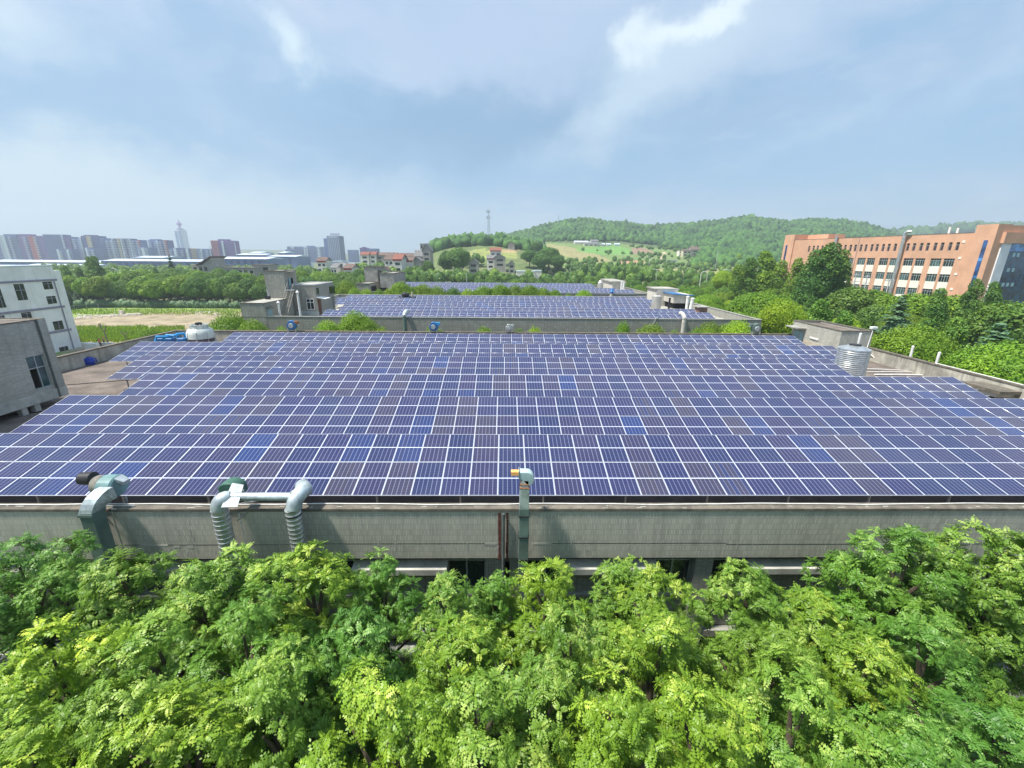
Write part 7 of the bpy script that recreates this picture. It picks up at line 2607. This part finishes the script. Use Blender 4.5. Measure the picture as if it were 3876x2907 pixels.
scatter([(-90, 236), (-20, 240), (-10, 272), (-95, 300)], 9.0, (9.0, 12.0), ('round',), (DK, G1, G1), 'dark bushy tree around the village houses', 'trees around the village')
scatter([(-18, 205), (64, 205), (64, 262), (-18, 262)], 8.5, (8.0, 10.0), ('round', 'tall'), (G1, DK, G1), 'dark green tree between the belt and the village', 'trees below the village')
scatter([(-120, 300), (-100, 300), (-72, 330), (-100, 345)], 9.0, (13.0, 20.0), ('round',), (DK, G1), 'high round tree of the clump left of the village roofs', 'tall clump left of the village')
scatter([(-185, 245), (-110, 235), (-100, 300), (-185, 330)], 11.0, (9, 12.5), ('round',), (G1, DK), 'tree of the far left grove before the town', 'far left grove')
scatter([(64, 215), (140, 215), (150, 330), (70, 330)], 12, (6, 9), ('round',), (DK, G1, DK), 'scattered tree at the foot of the fields', 'trees at the foot of the fields')
scatter([(-60, 344), (-10, 344), (-10, 352), (-60, 352)], 9, (15, 18), ('conifer',), (DK,), 'fir in the row behind the long roofs', 'firs behind the long roofs')
belt = [b_ for b_ in belt if not (abs(b_[0]) < 37 and b_[1] < 131)]
belt.sort(key=lambda b_: b_[1])
NB = 560
print('belt trees', len(belt), 'all', len(trees_done))
for b_ in belt[:NB]:
    kd = rnd.choice(b_[3])
    tone = rnd.choice(b_[4])
    zb = float(H(b_[0], b_[1]))
    tree(kd, b_[0], b_[1], zb + b_[2], b_[5], b_[6], tone, rnd.uniform(.95, 1.25))


# bare pollarded trees by the field
for (x_, yb, yt, lab) in ((308, 1301, 1240, 'bare pollarded tree nearer the white building'), (411, 1302, 1223, 'bare forked pollarded tree standing by the low wall'), (482, 1290, 1255, 'thin bare branching tree at the left parapet bushes')):
    b_ = px(x_, yb, z=0)
    h_ = px(x_, yt, Y=b_[1])[2]
    t_ = thing('bare_tree', lab, 'tree', tuple(b_), 'bare trees by the field')
    m_ = MB().tube([b_, b_ + (-.15, 0, h_ * .35), b_ + (-.3, 0, h_ * .6)], [.16, .13, .12], 7)
    for (dx, dy, f_) in ((-.9, .1, .95), (-.2, -.2, 1.0), (.8, .1, .88), (.3, .4, .8)):
        m_.tube([b_ + (-.3, 0, h_ * .58), b_ + (-.3 + dx * .6, dy, h_ * .74), b_ + (-.3 + dx, dy, h_ * f_)], [.09, .07, .10], 6)
    m_.build('trunk', mat('grey_bark', (.20, .16, .12), .9, .3, 3), t_)
    V_, F_, T_ = mid_crown(77 + x_, .9, .5, 3, 70, .16)
    lm = mesh_np('crown', V_ * 1.0 + np.array([-.3, 0, h_ * .95]), F_, L_MID, T_)
    link('twigs', lm, parent=t_)


# ---------- wooded hills and far woodland: masses nobody could count
def leafy_mass(name, pts, size, lab, m_=None, nq=150):
    rg = np.random.default_rng(len(pts) + 1)
    tv, tf, tt = [], [], []
    for k in range(5):
        V_, F_, T_ = mid_crown(300 + k, 1.0, 1.05, 6, nq, .34)
        cV, cF = core(.78, .8, 0, k)
        tv.append(np.concatenate([V_, cV]))
        tf.append(np.concatenate([F_, cF + len(V_)]))
        tt.append(np.concatenate([T_, np.full(len(cF), .3)]))
    vs, fs, ts, b_ = [], [], [], 0
    for (x, y, z) in pts:
        k = rg.integers(5)
        r_ = rg.uniform(*size)
        a = rg.uniform(0, 6.28)
        Rz = np.array([[math.cos(a), -math.sin(a), 0], [math.sin(a), math.cos(a), 0], [0, 0, 1]]) * np.array([r_, r_, r_ * rg.uniform(.85, 1.3)])[:, None]
        vs.append(tv[k] @ Rz.T + np.array([x, y, z + r_ * .9]))
        fs.append(tf[k] + b_)
        b_ += len(tv[k])
        ts.append(np.clip(tt[k] + rg.normal(-.05, .28), 0, 1))
    me_ = mesh_np(name, np.concatenate(vs), np.concatenate(fs), m_ or L_MID, np.concatenate(ts))
    return tag(link(name, me_), lab, 'woodland', None, 'stuff')


def wood_mass(name, pts, size, lab, tones=None, m_=None):
    rg = np.random.default_rng(len(pts))
    ph_ = (1 + 5 ** .5) / 2
    ico = np.array([(-1, ph_, 0), (1, ph_, 0), (-1, -ph_, 0), (1, -ph_, 0), (0, -1, ph_), (0, 1, ph_), (0, -1, -ph_), (0, 1, -ph_), (ph_, 0, -1), (ph_, 0, 1), (-ph_, 0, -1), (-ph_, 0, 1)])
    ico = ico / np.linalg.norm(ico[0])
    fc = [(0, 11, 5), (0, 5, 1), (0, 1, 7), (0, 7, 10), (0, 10, 11), (1, 5, 9), (5, 11, 4), (11, 10, 2), (10, 7, 6), (7, 1, 8), (3, 9, 4), (3, 4, 2), (3, 2, 6), (3, 6, 8), (3, 8, 9), (4, 9, 5), (2, 4, 11), (6, 2, 10), (8, 6, 7), (9, 8, 1)]
    # one subdivision
    V_ = [tuple(v) for v in ico]
    F_ = []
    cache = {}

    def midp(a, b):
        k = (min(a, b), max(a, b))
        if k not in cache:
            v = np.array(V_[a]) + np.array(V_[b])
            V_.append(tuple(v / np.linalg.norm(v)))
            cache[k] = len(V_) - 1
        return cache[k]
    for a, b, c_ in fc:
        ab, bc, ca_ = midp(a, b), midp(b, c_), midp(c_, a)
        F_ += [(a, ab, ca_), (b, bc, ab), (c_, ca_, bc), (ab, bc, ca_)]
    V_, F_ = np.array(V_), np.array(F_)
    vs, fs, ts = [], [], []
    for i, (x, y, z) in enumerate(pts):
        r_ = rg.uniform(*size)
        jit = 1 + rg.normal(0, .20, len(V_))
        v = V_ * jit[:, None] * np.array([r_, r_, r_ * rg.uniform(.8, 1.5)])
        vs.append(v + np.array([x, y, z + r_ * .9]))
        fs.append(F_ + i * len(V_))
        tb = rg.uniform(-.1, .8) + .6 * noise.noise(Vector((x / 45, y / 45, 7))) + .15
        ts.append(np.clip(tb + rg.normal(0, .12, len(F_)), 0, 1))
    me_ = mesh_np(name, np.concatenate(vs), np.concatenate(fs), m_ or L_HILL, np.concatenate(ts), smooth=False)
    return tag(link(name, me_), lab, 'woodland', None, 'stuff')


FIELD = REG[3][0]
MEAD = [REG[10][0], REG[12][0], REG[13][0], REG[8][0]]


def bare_ground(X_, Y_, z_):
    q = proj((X_, Y_, z_))
    if inpoly(np.array([q[0]]), np.array([q[1]]), [(2056, 912), (2340, 914), (2480, 928), (2600, 950), (2650, 985), (2560, 1040), (2060, 1040)])[0] and Y_ < 800:
        return True
    return Y_ < 800 and any(inpoly(np.array([q[0]]), np.array([q[1]]), m_)[0] for m_ in MEAD)


pts = []
y = 430.0
while y < 1010:
    st_ = 6.2 + (y - 430) * .0035
    x = -330.0
    while x < 1150:
        X_, Y_ = x + rnd.uniform(-.45, .45) * st_, y + rnd.uniform(-.45, .45) * st_
        z_ = float(H(X_, Y_))
        q = proj((X_, Y_, z_))
        if z_ > 7 and 1500 < q[0] < 3560 and q[1] < 1010 and not bare_ground(X_, Y_, z_):
            # skip what the orange building and the crest hide
            vis_ = not (2990 < q[0] < 3900 and q[1] > 905)
            if vis_ and (Y_ < 975):
                pts.append((X_, Y_, z_ - 1.5))
        x += st_
    y += st_ * .9
print('hill wood', len(pts))
wood_mass('wooded_hill_trees', pts, (3.0, 5.2), 'dense mixed woodland covering the hills behind the fields')
pts = []
for k in range(3600):
    X_ = rnd.uniform(-30, 640)
    Y_ = rnd.uniform(300, 740)
    z_ = float(H(X_, Y_))
    q = proj((X_, Y_, z_))
    n_ = noise.noise(Vector((X_ * .018, Y_ * .018, 3)))
    if q[0] > 2030 and q[0] < 3000 and not (2100 < q[0] < 2400 and q[1] < 985 and n_ < .25) and (n_ > (.12 if q[1] < 975 else -.12 if q[1] < 1000 else -.5)):
        pts.append((X_, Y_, z_ - .8))
print('shrubs', len(pts))
leafy_mass('field_bushes', pts, (1.6, 3.6), 'loose bushes and low trees between the terraced fields')
pts = []
for k in range(700):
    Y_ = rnd.uniform(1380, 1540)
    X_ = rnd.uniform(1100, 2300)
    z_ = float(H(X_, Y_))
    if z_ > 10:
        pts.append((X_, Y_, z_ - 3))
wood_mass('far_ridge_trees', pts, (9, 15), 'hazy woodland on the far ridge above the orange building')
pts = []
for k in range(2200):
    Y_ = rnd.uniform(232, 520) ** 1.0
    X_ = rnd.uniform(-360, -60) * Y_ / 330
    q = proj((X_, Y_, 8))
    if 150 < q[0] < 1330 and q[1] > 0 and noise.noise(Vector((X_ * .02, Y_ * .02, 0))) > -.12 and not (abs(Y_ - 255) < 14 and 690 < q[0] < 1060) and not (1180 < q[0] and Y_ > 250):
        pts.append((X_, Y_, 1.5 if Y_ > 330 else 3.0))
leafy_mass('far_grove', pts, (2.6, 4.6), 'far band of woodland between the left belt and the hazy town')
pts = [(b_[0], b_[1], float(H(b_[0], b_[1])) + rnd.uniform(1, 3)) for b_ in belt[NB:]]
if pts:
    leafy_mass('village_grove', pts, (3.2, 4.8), 'bushy woodland round the village houses and along the lane')

# undergrowth: hedges under the tree belt and weeds of the field
pts = []
for k in range(260):
    X_ = rnd.uniform(-165, -95)
    q = (X_, 165.5 + rnd.uniform(-.4, .4))
    pts.append((q[0], q[1], .1))
wood_mass('hedge_growth', pts, (.9, 1.3), 'dark low hedge growth behind the mesh fence', m_=L_CON)
V_, T_ = [], []
for k in range(11000):
    x_ = rnd.uniform(245, 700)
    y_ = rnd.uniform(1238 + 10 * noise.noise(Vector((x_ * .02, 0, 0))), 1296 + 9 * noise.noise(Vector((x_ * .03, 5, 0))))
    if rnd.random() < .2:
        y_ = rnd.uniform(1172, 1192)
        x_ = rnd.uniform(245, 930)
    p = px(x_, y_, z=0)
    h_ = rnd.uniform(.25, .8)
    a = rnd.uniform(0, 3.14)
    d = np.array([math.cos(a), math.sin(a), 0]) * .10
    t2 = np.array([rnd.uniform(-.2, .2), rnd.uniform(-.2, .2), h_])
    V_.append([p - d, p + d, p + d * .5 + t2, p - d * .5 + t2])
    T_.append(rnd.random())
V_ = np.array(V_).reshape(-1, 3)
gr = link('grass', mesh_np('grass', V_, np.arange(len(V_)).reshape(-1, 4), L_MID, T_))
gr.color = (1.9, 1.5, .6, 1)
tag(gr, 'tall light green grass around the bare field', 'grass', None, 'stuff')
# shaded undergrowth below the foreground trees
V_, T_ = [], []
for k in range(5000):
    p = np.array([rnd.uniform(-16, 18), rnd.uniform(1.5, 11.3), 0])
    h_ = rnd.uniform(.3, 1.3)
    a = rnd.uniform(0, 3.14)
    d = np.array([math.cos(a), math.sin(a), 0]) * .2
    t2 = np.array([rnd.uniform(-.3, .3), rnd.uniform(-.3, .3), h_])
    V_.append([p - d, p + d, p + d * 1.2 + t2, p - d * .8 + t2])
    T_.append(rnd.random() * .5)
V_ = np.array(V_).reshape(-1, 3)
tag(link('undergrowth', mesh_np('undergrowth', V_, np.arange(len(V_)).reshape(-1, 4), L_MID, T_)), 'dark undergrowth below the foreground trees', 'undergrowth', None, 'stuff')

# ------------------------------------------------------------------ haze
HZ = 3000
m_ = bpy.data.materials.new('haze')
m_.use_nodes = True
t = m_.node_tree
t.nodes.clear()
pv = nd(t, 'ShaderNodeVolumePrincipled')
pv.inputs['Color'].default_value = (0.80, 0.90, 1.0, 1)
pv.inputs['Density'].default_value = 0.00034
pv.inputs['Anisotropy'].default_value = 0.2
o_ = nd(t, 'ShaderNodeOutputMaterial')
t.links.new(pv.outputs[0], o_.inputs['Volume'])
hb = MB().box(-HZ, HZ, -420, 2700, -1.5, 260)
ho = one(hb, 'haze', m_, None, None, (0, 0, 0), kind='stuff')
ho['label'] = 'pale summer haze over the whole landscape'
